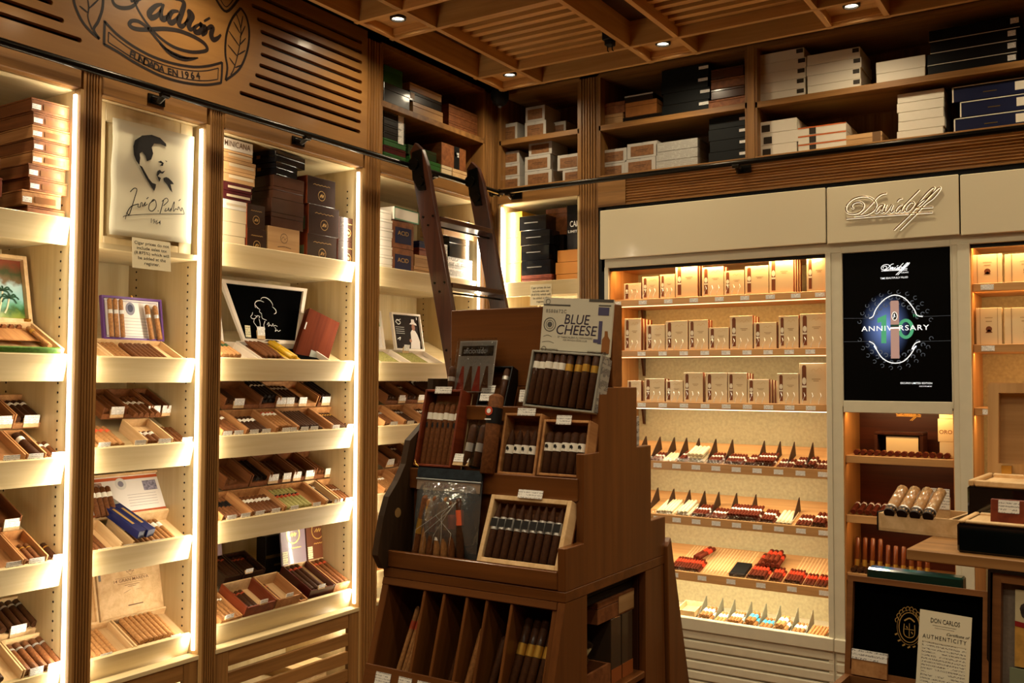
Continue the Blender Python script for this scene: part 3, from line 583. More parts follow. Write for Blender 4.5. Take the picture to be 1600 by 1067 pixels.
# shelf boards sit a little below the top of their lip: lift = height of the item floor over the frame
LIFT = 0.034
for b, t in enumerate(CAB):
    for ch in t.children:
        if ch.name.startswith('shelf') and not (b == 1 and abs(ch.location.z) < 1e-6):
            MB().box(0.002, 0.0005, 0.0005, BAYS[b][1]-BAYS[b][0]-0.002, 0.36, LIFT).build('riser_board', maple_x, ch)
def LFy(b, px, py, x): return PX(px, py, x).y - BAYS[b][0]
def SF(b, k, flat=False): return shelf_frame(b, k, flat) @ T((0, 0, LIFT))
def at_v(b, k, v): 
    """world x of a point v up the shelf"""
    return -0.068 - v*math.cos(math.radians(TL))
def row(b, k, py, v, w, d, h, specs, wood_=None, indiv=True):
    """a row of trays on a tilted shelf: specs = (px0, px1, desc, n, r, L, leaf, band, shape, layers, tags[px...], extra)"""
    F = SF(b, k)
    for sp in specs:
        px0, px1, desc, n, r, L, leaf, band, shape, layers, tags = sp[:11]; ex = sp[11] if len(sp) > 11 else {}
        x0, x1 = LFy(b, px0, py, at_v(b, k, v)), LFy(b, px1, py, at_v(b, k, v)); x0 = max(0.004, x0); W_ = x1-x0-0.002
        m = ex.get('m', wood_ or cedar)
        if ex.get('tray', True): tray(F @ T((x0, v, w)), W_, d, ex.get('h', h), 'open %s tray of %s' % ({'cedar': 'wooden', 'cedar_dark': 'brown wooden', 'cedar_pale': 'pale wooden', 'redwood_box': 'reddish wooden'}.get(m.name, 'wooden'), desc), m, fh=ex.get('fh', 0.012), bh=ex.get('bh', h), tb=ex.get('tb', 0.02), group='open trays on the left wall shelves')
        z = ex.get('tb', 0.02)+0.0006 if ex.get('tray', True) else 0.0
        if n: cigars(F @ T((x0+0.006+ex.get('dx', 0), v+ex.get('dv', 0.008), w+z)), n, L, r, leaf, band, desc, desc, shape, layers, indiv=ex.get('indiv', indiv and v < 0.1), bp=ex.get('bp', 0.70), bw=ex.get('bw', 0.10), band2=ex.get('band2'), pitch=ex.get('pitch', 2.06), fill=ex.get('fill'))
        for q, tp in enumerate(tags):
            tx = LFy(b, tp, py, at_v(b, k, v))
            price_tag(F @ T((tx, v-0.006+ex.get('tv', 0.0), w+0.008)), 'price tag before ' + desc + ('' if len(tags) == 1 else [', left one', ', right one'][q]), 0.046 if len(tags) > 1 else 0.054, 0.042)
# ================================================================== bay 1 (leftmost)
b = 0; F = SF(0, 0, True)
y_l, y_r = PX(48, 240, -0.05).y, PX(120, 240, -0.05).y
zc = 0
for i in range(9):
    hh = [0.052, 0.05, 0.044, 0.046, 0.044, 0.042, 0.044, 0.044, 0.046][i]; off = [0.0, -0.02, 0.005, 0.0, 0.012, 0.015, 0.01, 0.012, 0.005][i]; wv = (y_r-y_l)*1.0
    t = closed_box(T((-0.055, y_l+off-0.004, SHZ[0][0]+0.028+LIFT+zc)) @ LW @ Rz([1.5, -2.5, 0.5, 2, 0, 1, -1, 0.5, -0.5][i]), wv-0.03, 0.24, hh-0.001, 'brown wooden cigar box with white barcode label in the tall stack, %s' % ['bottom one', 'second from the bottom', 'third from the bottom', 'fourth from the bottom', 'middle one', 'fourth from the top', 'third from the top', 'second from the top', 'top one'][i], [cedar_d, cedar, cedar_d, cedar_d, cedar, cedar_d, cedar, cedar_d, cedar_d][i], 'brown boxes in the tall left stack', lidh=0.12,
                   front=[('barcode_label', tagp, 0.02, 0.18, 0.25, 0.55), ('plaque', mat('plaque_brown', (120, 78, 42), 0.4), 0.32, 0.2, 0.86, 0.62)])
    zc += hh
for i in range(7):
    hh = 0.062; closed_box(T((-0.05, -2.93-(0.0 if i % 2 else 0.008), SHZ[0][0]+0.028+LIFT+i*hh)) @ LW, 0.17, 0.24, hh-0.001, 'dark brown cigar box in the stack cut off by the left edge, %s' % ('bottom', 'middle', 'top')[min(i, 2)], [cedar_d, boxred][i % 2], 'boxes at the left edge', lidh=0.12) if i < 3 else None
# open box with a palm landscape in its lid
F = SF(0, 1)
def sky_paint():
    m = bpy.data.materials.new('landscape_paint'); m.use_nodes = True; nt = m.node_tree; bs = nt.nodes['Principled BSDF']; N = nt.nodes.new; Lk = nt.links.new
    tc = N('ShaderNodeTexCoord'); sp = N('ShaderNodeSeparateXYZ'); Lk(tc.outputs['Object'], sp.inputs[0]); nz = N('ShaderNodeTexNoise'); nz.inputs['Scale'].default_value = 40; Lk(tc.outputs['Object'], nz.inputs['Vector'])
    a = N('ShaderNodeMath'); a.operation = 'MULTIPLY_ADD'; a.inputs[1].default_value = 0.05; Lk(nz.outputs['Fac'], a.inputs[0]); Lk(sp.outputs[2], a.inputs[2])
    mr = N('ShaderNodeMapRange'); mr.inputs[1].default_value = 0.0; mr.inputs[2].default_value = 0.24; Lk(a.outputs[0], mr.inputs[0]); r = N('ShaderNodeValToRGB'); e = r.color_ramp.elements
    e[0].position = 0.0; e[0].color = lin((150, 150, 40)); e[1].position = 1.0; e[1].color = lin((120, 60, 40))
    for p, c in ((0.2, (120, 140, 50)), (0.3, (50, 90, 40)), (0.38, (90, 150, 120)), (0.48, (140, 190, 190)), (0.66, (170, 200, 200)), (0.74, (110, 90, 60)), (0.86, (60, 70, 40))):
        q = e.new(p); q.color = lin(c)
    Lk(mr.outputs[0], r.inputs[0]); Lk(r.outputs[0], bs.inputs['Base Color']); bs.inputs['Roughness'].default_value = 0.25; return m
xr = LFy(0, 92, 552, -0.075); xl = xr-0.36
OB = thing('painted_cigar_box', 'open pale wooden box with a palm tree landscape painted inside its lid', 'cigar box', F @ T((xl, 0.004, 0.0)))
Wb, Db, Hb = 0.355, 0.215, 0.05
MB().box(0, 0, 0, Wb, Db, 0.006).build('bottom', cedar_l, OB); 
for a0, a1 in ((0, 0.009), (Wb-0.009, Wb)): MB().box(a0, 0, 0.006, a1, Db, Hb).build('side_wall', cedar_l, OB)
MB().box(0.009, 0, 0.006, Wb-0.009, 0.009, Hb).build('front_wall', mat('painted_grass', (70, 110, 40), 0.4, noise=0.4, nscale=80), OB); MB().box(0.009, Db-0.009, 0.006, Wb-0.009, Db, Hb).build('back_wall', cedar_l, OB)
MB().box(0.009, 0.1, 0.03, Wb-0.009, 0.2, 0.034).build('inner_board', cedar, OB)
for i in range(11): MB().prism([(0.02+0.027*i, 0.03), (0.02+0.027*i+0.02, 0.03), (0.02+0.027*i+0.016, 0.046), (0.02+0.027*i+0.004, 0.046)], 0.19, 0.2, 1).build('tooth', cedar_d, OB)
ld = lid_panel(OB, T((0, Db-0.004, Hb)) @ Rx(-38), Wb, 0.24, cedar_l, sky_paint(), 0.013, 0.022, face='painted_lining')
for cx, hh in ((Wb-0.085, 0.115), (Wb-0.065, 0.09)):
    strokes(ld, 'painted_palm', mat('palm_trunk', (214, 200, 160), 0.5), [([(cx-0.02, 0.035), (cx-0.01, hh*0.6), (cx, hh)], 0.005)], 0.0185)
    strokes(ld, 'painted_palm', mat('palm_green', (24, 66, 40), 0.5), [([(cx, hh), (cx+0.022*math.cos(a), hh+0.012*math.sin(a)+0.004), (cx+0.034*math.cos(a), hh+0.018*math.sin(a)-0.006)], 0.006) for a in (0.1, 0.8, 1.6, 2.4, 3.1, 3.8, 5.5)], 0.0183)
for xx in (0.06, Wb-0.02): MB().box(xx-0.012, Db-0.002, Hb-0.012, xx+0.012, Db+0.006, Hb+0.012).build('hinge', brass, OB)
cigar(OB.matrix_world @ T((Wb-0.035, 0.03, 0.036)), 0.15, 0.009, 'ctan', 'gold', label='single wrapped cigar lying in the palm landscape box', group='single cigars')
tp = F @ T((LFy(0, 10, 590, -0.07), 0.004, 0.0))
# rows of bay 1
row(0, 2, 715, 0.004, 0.0, 0.165, 0.05, [(-75, 32, 'dark cigars at the left edge, third shelf', 4, 0.010, 0.14, 'dark', 'white', 'round', 1, [10]), (33, 64, 'thick dark cigar beside the third-shelf upright', 1, 0.0145, 0.15, 'dark', 'white', 'round', 1, [47], {'bp': 0.62, 'bw': 0.14, 'dx': 0.02}), (64, 101, 'brown white-banded cigars by the leftmost light strip', 3, 0.0115, 0.125, 'mid', 'white', 'round', 1, [84], {'tray': False})], cedar)
row(0, 2, 690, 0.185, 0.045, 0.15, 0.055, [(-90, 8, 'dark cigars in the back tray at the left edge', 5, 0.011, 0.14, 'dark', 'white', 'round', 1, [-6]), (9, 60, 'dark cigars in the back tray, third left shelf', 4, 0.011, 0.13, 'dark', 'white', 'round', 1, [36])], cedar)
row(0, 3, 885, 0.004, 0.0, 0.165, 0.055, [(-60, 28, 'brown string-tied cigars at the lower left edge', 4, 0.011, 0.12, 'mid', 'white', 'round', 1, [14], {'bw': 0.05}), (28, 66, 'string-tied cigars in the half-empty wooden tray', 3, 0.0105, 0.10, 'mid', 'gold', 'round', 1, [49], {'bw': 0.05}), (68, 102, 'dark string-tied cigars by the leftmost light strip', 3, 0.0125, 0.115, 'dark', 'gold', 'round', 1, [86], {'tray': False, 'bp': 0.72, 'bw': 0.05})], cedar)
row(0, 3, 850, 0.185, 0.04, 0.15, 0.06, [(-80, 20, 'dark cigars in the back tray, fourth left shelf', 5, 0.011, 0.13, 'dark', None, 'round', 1, [6])], cedar_d)
row(0, 4, 1062, 0.0, 0.004, 0.16, 0.055, [(-50, 26, 'silver-banded black cigars at the bottom left corner', 4, 0.0115, 0.14, 'cdark', 'silver', 'round', 1, []), (27, 100, 'thick brown cigars with grey bands, bottom left front row', 5, 0.0135, 0.145, 'cmid', 'silver', 'round', 1, [48, 76], {'bp': 0.72, 'bw': 0.06})], cedar_l)
row(0, 4, 1010, 0.18, 0.04, 0.15, 0.055, [(-40, 64, 'dark brown cigars with grey bands, bottom left back row', 7, 0.013, 0.145, 'cdark', 'silver', 'round', 1, [16], {'indiv': True, 'bp': 0.72, 'bw': 0.06})], cedar_l)
# ================================================================== bay 2
DP = thing('poster_panel', 'maple framed panel at the top of the narrow cabinet, behind the portrait poster', 'panel', T((-0.062, BAYS[1][0], 2.07)) @ LW)
W = BAYS[1][1]-BAYS[1][0]
MB().box(0.0, 0.02, 0, W-0.012, 0.03, 0.505).build('field', maple_v, DP)
for a in ((0, 0, 0.058, 0.505), (W-0.07, 0, W-0.012, 0.505), (0.058, 0, W-0.07, 0.03), (0.058, 0.44, W-0.07, 0.505)): MB().box(a[0], 0, a[1], a[2], 0.022, a[3]).build('frame_rail', maple_v, DP, bevel=0.002)
PXX = -0.044
def pw(zx, zy): p = PX(zx/2.667, zy/2.667, PXX); return (p.y-BAYS[1][0], p.z-2.07)
PO = thing('portrait_poster', 'white acrylic poster with black portrait silhouette and signature dated 1964', 'poster', T((PXX, BAYS[1][0], 2.07)) @ LW)
c00, c10, c01, c11 = [Vector(pw(*q)) for q in ((458, 975), (797, 1015), (474, 488), (811, 570))]
m = MB(); nx, nz = 14, 18; vs = []
for j in range(nz+1):
    for i in range(nx+1):
        s, r_ = i/nx, j/nz; p = c00.lerp(c10, s).lerp(c01.lerp(c11, s), r_); wv = 0.003*math.sin(r_*14)*(1-s)**2
        vs.append((p.x, 0.002+wv, p.y))
m.add(vs, [(j*(nx+1)+i, j*(nx+1)+i+1, (j+1)*(nx+1)+i+1, (j+1)*(nx+1)+i) for j in range(nz) for i in range(nx)])
sh = m.build('sheet', mat('acrylic_white', (214, 206, 178), 0.5), PO, smooth=True); sd = sh.modifiers.new('thick', 'SOLIDIFY'); sd.thickness = 0.003; sd.offset = -1
hair = [(553, 610), (560, 585), (590, 565), (630, 562), (665, 575), (690, 600), (690, 612), (665, 600), (640, 598), (630, 615), (636, 640), (628, 665), (610, 672), (604, 650), (590, 632), (580, 640), (582, 660), (578, 688), (565, 670), (556, 645)]
neck = [(578, 688), (590, 695), (604, 720), (618, 745), (632, 762), (648, 768), (646, 782), (640, 797), (620, 765), (598, 728)]
hand = [(678, 742), (690, 738), (700, 742), (716, 758), (722, 768), (708, 768), (716, 803), (706, 792), (694, 770), (680, 754)]
eye = [(655, 675), (668, 670), (680, 680), (676, 692), (664, 690), (672, 682)]; eye2 = [(684, 668), (694, 672), (690, 682), (692, 676)]
nose = [(654, 712), (664, 708), (672, 716), (686, 712), (676, 724), (664, 722), (655, 734), (668, 742), (662, 758), (656, 745), (650, 730)]
flat(PO, 'portrait_print', ink_b, [[pw(*q) for q in P] for P in (hair, neck, hand, eye, eye2, nose)], -0.0035)
sg = [([(540, 800), (556, 785), (568, 790), (560, 820), (545, 870), (535, 895), (528, 885), (545, 860), (575, 850)], 0.0035), ([(575, 850), (572, 862), (582, 862), (584, 848), (590, 845), (592, 860), (604, 842), (600, 858), (612, 850)], 0.003), ([(608, 830), (616, 822)], 0.003), ([(640, 835), (622, 848), (618, 872), (632, 880), (648, 862), (646, 838), (636, 832), (628, 842)], 0.0035), ([(655, 878), (658, 880)], 0.004),
      ([(680, 832), (670, 870), (664, 890)], 0.0035), ([(672, 840), (690, 826), (698, 838), (678, 858)], 0.003), ([(690, 868), (684, 880), (696, 876), (700, 866), (702, 880), (712, 868), (708, 882), (724, 840), (720, 880), (730, 870), (738, 874), (742, 862), (752, 880), (756, 866), (766, 892)], 0.003), ([(742, 838), (750, 830)], 0.003), ([(510, 905), (530, 898), (640, 892), (766, 893)], 0.0025), ([(526, 885), (520, 914)], 0.0025)]
strokes(PO, 'signature', ink_b, [([pw(*q) for q in P], wd) for P, wd in sg], -0.0035)
c_ = pw(645, 925); lettering('1964', 0.024, ink_b, PO, T((c_[0], -0.0035, c_[1])) @ Ry(3))
def tax_note(M, w, h, label):
    t = thing('tax_notice', label, 'notice', M, 'sales tax notices')
    MB().box(-w/2, 0, 0, w/2, 0.001, h).build('sheet', mat('notice_paper', (226, 214, 180), 0.5), t)
    for i, s in enumerate(['Cigar prices do not', 'include sales tax', '(8.875%) which will', 'be added at the', 'register.']):
        lettering(s, h*0.145, ink_b, t, T((0, -0.0006, h*(0.84-0.165*i))), width=w*(0.9, 0.78, 0.9, 0.72, 0.4)[i])
p0, p1 = PX(208, 370, -0.022), PX(268, 376, -0.022); pb = PX(210, 418, -0.022)
tax_note(T((-0.022, (p0.y+p1.y)/2, pb.z)) @ LW @ Rx(-3), p1.y-p0.y, p0.z-pb.z, 'pale paper notice about sales tax hanging under the portrait poster')
# shelf 2: certificate box and wrapped cigars
F = SF(1, 1)
cert = mat('certificate_paper', (222, 214, 206), 0.5)
def open_box(M, w, d, h, label, wall, lid_h, rim_m, face_m, lean=20, rim=0.008, taper=0, lid_w=None, lid_dx=0, name='open_cigar_box', inner=None, group=None, face='lid_lining', fh=None):
    t = thing(name, label, 'cigar box', M, group)
    MB().box(0, 0, 0, w, d, 0.005).build('bottom', inner or wall, t)
    for a0, a1 in ((0, 0.006), (w-0.006, w)): MB().box(a0, 0, 0.005, a1, d, h).build('side_wall', wall, t)
    MB().box(0.006, 0, 0.005, w-0.006, 0.006, fh or h).build('front_wall', wall, t); MB().box(0.006, d-0.006, 0.005, w-0.006, d, h).build('back_wall', wall, t)
    lw = lid_w or w
    ld = lid_panel(t, T(((w-lw)/2+lid_dx, d-0.003, h)) @ Rx(-lean), lw, lid_h, rim_m, face_m, rim, 0.012, taper=taper, face=face)
    return t, ld
def ux(b, px, py, v, k): return LFy(b, px, py, at_v(b, k, v))
x0, x1 = ux(1, 172, 560, 0.004, 1), ux(1, 283, 560, 0.004, 1)
t, ld = open_box(F @ T((x0, 0.004, 0)), x1-x0, 0.165, 0.028, 'open box with purple edge and printed certificate lid, cigars taped to it', cedar_l, 0.165, mat('purple_edge', (96, 60, 120), 0.4), cert, 34, 0.008, name='certificate_box', fh=0.012, lid_dx=0.035, lid_w=(x1-x0)*0.86)
Wl = (x1-x0)*0.86
flat(ld, 'border_print', mat('border_ink', (120, 100, 130), 0.6), [rect(0.016, 0.015, 0.018, 0.15), rect(Wl-0.018, 0.015, Wl-0.016, 0.15), rect(0.018, 0.148, Wl-0.018, 0.15), rect(0.018, 0.015, Wl-0.018, 0.017)], 0.0102)
flat(ld, 'seal_print', mat('seal_grey', (120, 116, 130), 0.5), [disc(Wl*0.48, 0.122, 0.020, rz=0.025)], 0.0101); flat(ld, 'seal_print', mat('seal_dark', (50, 50, 70), 0.5), [disc(Wl*0.48, 0.124, 0.012, rz=0.015)], 0.0099)
flat(ld, 'text_print', mat('cert_rule', (150, 140, 140), 0.6), [rect(Wl*0.34, 0.085-0.012*i, Wl*0.78, 0.0865-0.012*i) for i in range(6)], 0.0101)
for i, fx in enumerate((0.10, 0.19, 0.28)): cigar(ld.matrix_world if False else (t.matrix_world @ ld.matrix_basis @ T((Wl*fx, 0.001, 0.008)) @ Rx(90)), 0.145, 0.0085, 'ctan', 'silver', label='wrapped tan cigar taped to the left of the certificate lid' + ', %s from left' % ('first', 'second', 'third', 'fourth')[i], group='cigars taped left on the certificate lid', bp=0.6)
for i, fx in enumerate((0.76, 0.90)): cigar(t.matrix_world @ ld.matrix_basis @ T((Wl*fx, 0.001, 0.004)) @ Rx(90) @ Rz(6), 0.135, 0.0095, 'ctan', 'silver', label='wrapped tan cigar taped to the right of the certificate lid' + ', %s from left' % ('first', 'second', 'third', 'fourth')[i], group='cigars taped right on the certificate lid', bp=0.62)
MB().lathe([(0, 0.006), (0.008, 0.004)], 10, 2).build('clasp', brass, ld, T((Wl/2, 0.006, 0.165)))
cigars(F @ T((x0+0.008, 0.012, 0.0065)), 4, 0.14, 0.0095, 'ctan', None, 'loosely wrapped tan cigars before the certificate lid', layers=1)
cigars(F @ T((x0+0.105, 0.012, 0.0065)), 7, 0.14, 0.0095, 'cmid', None, 'wrapped brown cigars right of the certificate box middle', layers=1)
x2 = ux(1, 168, 560, 0.004, 1)
t, ld = open_box(F @ T((0.004, 0.004, 0)), x2-0.004, 0.16, 0.026, 'open white-framed box with blue picture lid, half hidden by the pilaster', cedar_l, 0.15, cedar_l, cert, 34, 0.012, fh=0.012, lid_dx=0.02)
flat(ld, 'picture_print', mat('picture_blue', (110, 116, 170), 0.5, noise=0.5, nscale=30), [rect(0.014, 0.075, x2-0.022, 0.115)], 0.0101)
cigars(F @ T((0.012, 0.012, 0.0065)), 2, 0.14, 0.009, 'ctan', None, 'wrapped tan cigars beside the poster pilaster, second shelf')
for tp, lb in ((161, 'before the blue picture box'), (226, 'lying flat before the certificate box'), (265, 'right before the certificate box')): price_tag(F @ T((ux(1, tp, 560, 0.0, 1), 0.0, 0.004)), 'small white price tag ' + lb, 0.04, 0.026)
# shelf 3
row(1, 2, 690, 0.004, 0.0, 0.165, 0.05, [(148, 195, 'tan cigars with orange-red bands', 5, 0.0105, 0.135, 'light', 'orange', 'round', 2, [155, 211], {'tray': False, 'fill': 4, 'bp': 0.66, 'bw': 0.12, 'dx': 0.004}), (220, 262, 'short white-banded brown cigars in the small front compartment', 3, 0.0115, 0.08, 'mid', 'white', 'round', 1, [249], {'m': cedar_l, 'bp': 0.6, 'bw': 0.2}), (262, 309, 'wrapped brown cigars at the narrow cabinet light strip, third shelf', 7, 0.0095, 0.145, 'cmid', None, 'round', 1, [284, 302], {'tray': False})], cedar)
row(1, 2, 655, 0.18, 0.045, 0.15, 0.05, [(148, 184, 'brown cigars in the back tray behind the orange-red bands', 3, 0.011, 0.12, 'mid', None, 'round', 1, [171]), (184, 224, 'brown cigars with broad white bands in the back tray', 5, 0.0115, 0.145, 'mid', 'white', 'round', 1, [228], {'bp': 0.55, 'bw': 0.10, 'dv': -0.04}), (225, 250, 'dark cigars in the back tray by the plain side panel', 2, 0.010, 0.13, 'dark', None, 'round', 1, [250])], cedar_d)
# shelf 4: red-bordered certificate box, blue carton, white-banded cigars
F = SF(1, 3)
x0, x1 = ux(1, 200, 845, 0.0, 3), ux(1, 297, 845, 0.0, 3)
Wl = x1-x0
t, ld = open_box(F @ T((x0, 0.004, 0)), Wl, 0.165, 0.045, 'open cigar box with orange-bordered picture certificate lid', cedar_l, 0.17, cedar_l, cert, 53, 0.008, lid_w=Wl+0.1, lid_dx=-0.035, fh=0.012, name='picture_certificate_box')
Lw = Wl+0.1; oc = mat('orange_border', (176, 82, 40), 0.5)
flat(ld, 'border_print', oc, [rect(0.012, 0.012, 0.024, 0.158), rect(Lw-0.024, 0.012, Lw-0.012, 0.158), rect(0.024, 0.146, Lw-0.024, 0.158), rect(0.024, 0.012, Lw-0.024, 0.02)], 0.0102)
flat(ld, 'picture_print', mat('sepia_photo', (140, 110, 96), 0.5, noise=0.7, nscale=90), [rect(0.03, 0.10, 0.10, 0.142)], 0.0100); flat(ld, 'picture_print', mat('grey_photo', (130, 124, 140), 0.5, noise=0.6, nscale=90), [rect(Lw-0.10, 0.095, Lw-0.04, 0.135)], 0.0100)
flat(ld, 'seal_print', mat('seal_pale', (200, 196, 190), 0.5), [disc(Lw*0.48, 0.13, 0.024)], 0.0098); flat(ld, 'seal_print', mat('seal_grey', (120, 116, 130), 0.5), [disc(Lw*0.48, 0.13, 0.012)], 0.0096)
flat(ld, 'text_print', mat('cert_rule', (150, 140, 140), 0.6), [rect(Lw*0.52, 0.082-0.011*i, Lw*0.86, 0.0835-0.011*i) for i in range(5)], 0.0101)
for i in range(4): cigar(t.matrix_world @ ld.matrix_basis @ T((0.035+0.022*i, -0.004, 0.004)) @ Rx(90), 0.115, 0.0105, 'mid', 'white', label='brown cigar with white double band lying on the orange-bordered lid' + ', %s from left' % ('first', 'second', 'third', 'fourth')[i], group='cigars on the orange-bordered lid', bp=0.62, bw=0.16)
cigars(F @ T((x0+0.008, 0.012, 0.0055)), 9, 0.145, 0.0105, 'ctan', 'white', 'tan white-banded cigars in the orange-bordered box', bp=0.62, bw=0.18)
bluec = mat('blue_carton', (26, 34, 84), 0.3, coat=0.3)
for i in range(2):
    Mb = F @ T((ux(1, 205+i*14, 845, 0.0, 3), 0.006, 0.05+0.0*i)) @ Rz(9) 
    t = closed_box(Mb, 0.036, 0.25, 0.032, 'long dark blue carton lying slantwise over the open box, %s' % ('left one', 'right one')[i], bluec, 'blue cartons', seam=False)
    MB().box(0.012, 0.05, 0.0322, 0.022, 0.16, 0.0328).build('gold_print', gold_i, t); MB().box(0.004, 0.19, 0.0322, 0.032, 0.235, 0.0328).build('seal_sticker', mat('sticker_grey', (150, 150, 140), 0.4), t)
x2 = ux(1, 184, 845, 0.0, 3)
tray(F @ T((0.004, 0.004, 0)), x2-0.004, 0.165, 0.045, 'open wooden box with dark cigars left of the blue cartons', cedar_l, fh=0.012)
cigars(F @ T((0.012, 0.012, 0.0055)), 4, 0.14, 0.0105, 'cmid', 'white', 'white-banded cigars left of the blue cartons')
for tp, lb in ((157, 'before the dark cigars left of the blue cartons'), (196, 'under the front end of the blue cartons'), (240, 'before the tan cigars right of the blue cartons')): price_tag(F @ T((ux(1, tp, 845, 0.0, 3), -0.002, 0.006)), 'small white price tag ' + lb, 0.05, 0.03)
# shelf 5: pale lids and light cigars
F = SF(1, 4)
x0, x1 = ux(1, 206, 985, 0.0, 4), ux(1, 300, 985, 0.0, 4); Wl = x1-x0
t, ld = open_box(F @ T((x0, 0.004, 0)), Wl, 0.165, 0.03, 'open pale wooden box whose lid is printed GRAN MAREVA', cedar_l, 0.20, cedar_l, cedar_l, 38, 0.005, lid_w=Wl+0.06, lid_dx=-0.01, fh=0.01, name='pale_lid_box')
Lw = Wl+0.06; br = mat('brown_ink', (96, 66, 40), 0.6)
strokes(ld, 'emblem_print', br, [([(Lw*0.45, 0.192), (Lw*0.45+0.02, 0.17), (Lw*0.45, 0.148), (Lw*0.45-0.02, 0.17), (Lw*0.45, 0.192)], 0.0014), ([(Lw*0.45-0.018, 0.162), (Lw*0.45+0.018, 0.162)], 0.0012)], 0.0101, k=1)
flat(ld, 'emblem_print', br, [[(Lw*0.45-0.006, 0.165), (Lw*0.45+0.006, 0.165), (Lw*0.45+0.002, 0.183), (Lw*0.45-0.002, 0.183)]], 0.0100)
lettering('14 GRAN MAREVA', 0.016, br, ld, T((Lw*0.45, 0.0100, 0.132)), width=Lw*0.46)
strokes(ld, 'emblem_print', br, [([(Lw*0.25, 0.142), (Lw*0.66, 0.142)], 0.001), ([(Lw*0.27, 0.121), (Lw*0.62, 0.121)], 0.001), ([(Lw*0.36, 0.113), (Lw*0.56, 0.113)], 0.0016), ([(Lw*0.4, 0.107), (Lw*0.51, 0.107)], 0.0016), ([(Lw*0.34, 0.086), (Lw*0.43, 0.095)], 0.0012), ([(Lw*0.50, 0.092), (Lw*0.58, 0.092)], 0.0008), ([(Lw*0.38, 0.038), (Lw*0.58, 0.038)], 0.004)], 0.0100)
flat(ld, 'stamp_label', mat('stamp_grey', (120, 116, 110), 0.5), [rect(0.012, 0.145, 0.022, 0.175)], 0.0100)
cigars(F @ T((x0+0.01, 0.01, 0.0045)), 9, 0.145, 0.0098, 'light', None, 'light brown cigars before the GRAN MAREVA lid', layers=2, fill=7)
MB().lathe([(0, 0.007), (0.008, 0.004)], 10, 2).build('clasp', brass, ld, T((Lw*0.45, 0.006, 0.2)))
x2 = ux(1, 203, 985, 0.0, 4)
t, ld = open_box(F @ T((0.004, 0.004, 0)), x2-0.004, 0.165, 0.03, 'open pale wooden box with plain lid, next to the GRAN MAREVA lid', cedar_l, 0.18, cedar_l, cedar_l, 38, 0.008, fh=0.01, lid_w=x2-0.045, lid_dx=-0.02)
cigars(F @ T((0.01, 0.01, 0.0045)), 7, 0.145, 0.0095, 'light', None, 'light brown cigars before the plain pale lid', layers=1)
for tp, lb in ((160, 'before the plain pale lid'), (268, 'before the GRAN MAREVA lid')): price_tag(F @ T((ux(1, tp, 985, 0.0, 4), -0.002, 0.006)), 'small white price tag ' + lb, 0.045, 0.028)
# ================================================================== bay 3
zs = SHZ[2][0]+0.028+LIFT
def wbox(px0, px1, py, zb, ht, label, body, dep=0.22, x=-0.06, group=None, rz=0, **kw):
    a, c = PX(px0, py, x).y, PX(px1, py, x).y
    return closed_box(T((x, a, zb)) @ LW @ Rz(rz), c-a, dep, ht, label, body, group, **kw)
shrink = mat('dark_brown_wrap', (46, 26, 18), 0.25, coat=0.7); brn = mat('brown_wrap', (70, 42, 28), 0.25, coat=0.7, noise=0.1); mar = mat('maroon_wrap', (64, 20, 22), 0.25, coat=0.7); crm = mat('cream_wrap', (206, 186, 150), 0.3, coat=0.7); orn = mat('orange_side', (130, 60, 30), 0.4); wht = mat('white_wrap', (216, 206, 190), 0.3, coat=0.6)
tanw = wood('tan_box', (160, 120, 76), (188, 148, 100), 'X', 0.35, 1, 0.5)
def cube(px0, px1, py, zb, ht, label, group, tan=False):
    t = wbox(px0, px1, py, zb, ht, label, tanw if tan else shrink, 0.12, -0.058, group, seam=False)
    a, c = PX(px0, py, -0.058).y, PX(px1, py, -0.058).y; w = c-a; im = ink_b if tan else gold_i
    strokes(t, 'wreath_emblem', im, [(ringpts(w*0.5, ht*0.36, ht*0.17), 0.0016), ([(w*0.5-ht*0.10, ht*0.30), (w*0.5-ht*0.02, ht*0.42), (w*0.5-ht*0.06, ht*0.30), (w*0.5+ht*0.03, ht*0.42), (w*0.5+ht*0.02, ht*0.30), (w*0.5+ht*0.09, ht*0.40), (w*0.5+ht*0.08, ht*0.30)], 0.0016)], -0.0009)
    strokes(t, 'script_print', im, [([(w*(0.2+0.06*i), ht*(0.72+0.03*(i % 2))) for i in range(11)], 0.0014)], -0.0009)
    MB().box(-0.0010, 0.0, 0.0, -0.0003, 0.12, ht).build('side_paper', orn, t); MB().box(-0.0018, 0.02, ht*0.15, -0.0011, 0.05, ht*0.6).build('tax_stamp', mat('stamp_green', (110, 124, 90), 0.5), t)
    return t
hz = lambda px, py: PX(px, py, -0.058).z
g = 'dark cube boxes with gold wreath'
cube(480, 526, 400, zs, 0.128, 'dark brown cube box with gold wreath, lower middle of the right pile', g); cube(528, 558, 402, zs, 0.122, 'dark brown cube box with gold wreath at the bottom by the light strip', g)
cube(482, 530, 360, zs+0.128, 0.132, 'dark brown cube box with gold wreath, second level of the right pile', g); cube(530, 557, 362, zs+0.122, 0.11, 'small dark cube box with gold wreath, upper one by the light strip', g); cube(480, 524, 317, zs+0.26, 0.125, 'dark brown cube box topmost in the right pile', g)
t = wbox(418, 468, 395, zs, 0.13, 'tan wrapped box with black wreath emblem under the dark stack', tanw, 0.12, -0.058, None, seam=False); w_ = PX(468, 395, -0.058).y-PX(418, 395, -0.058).y
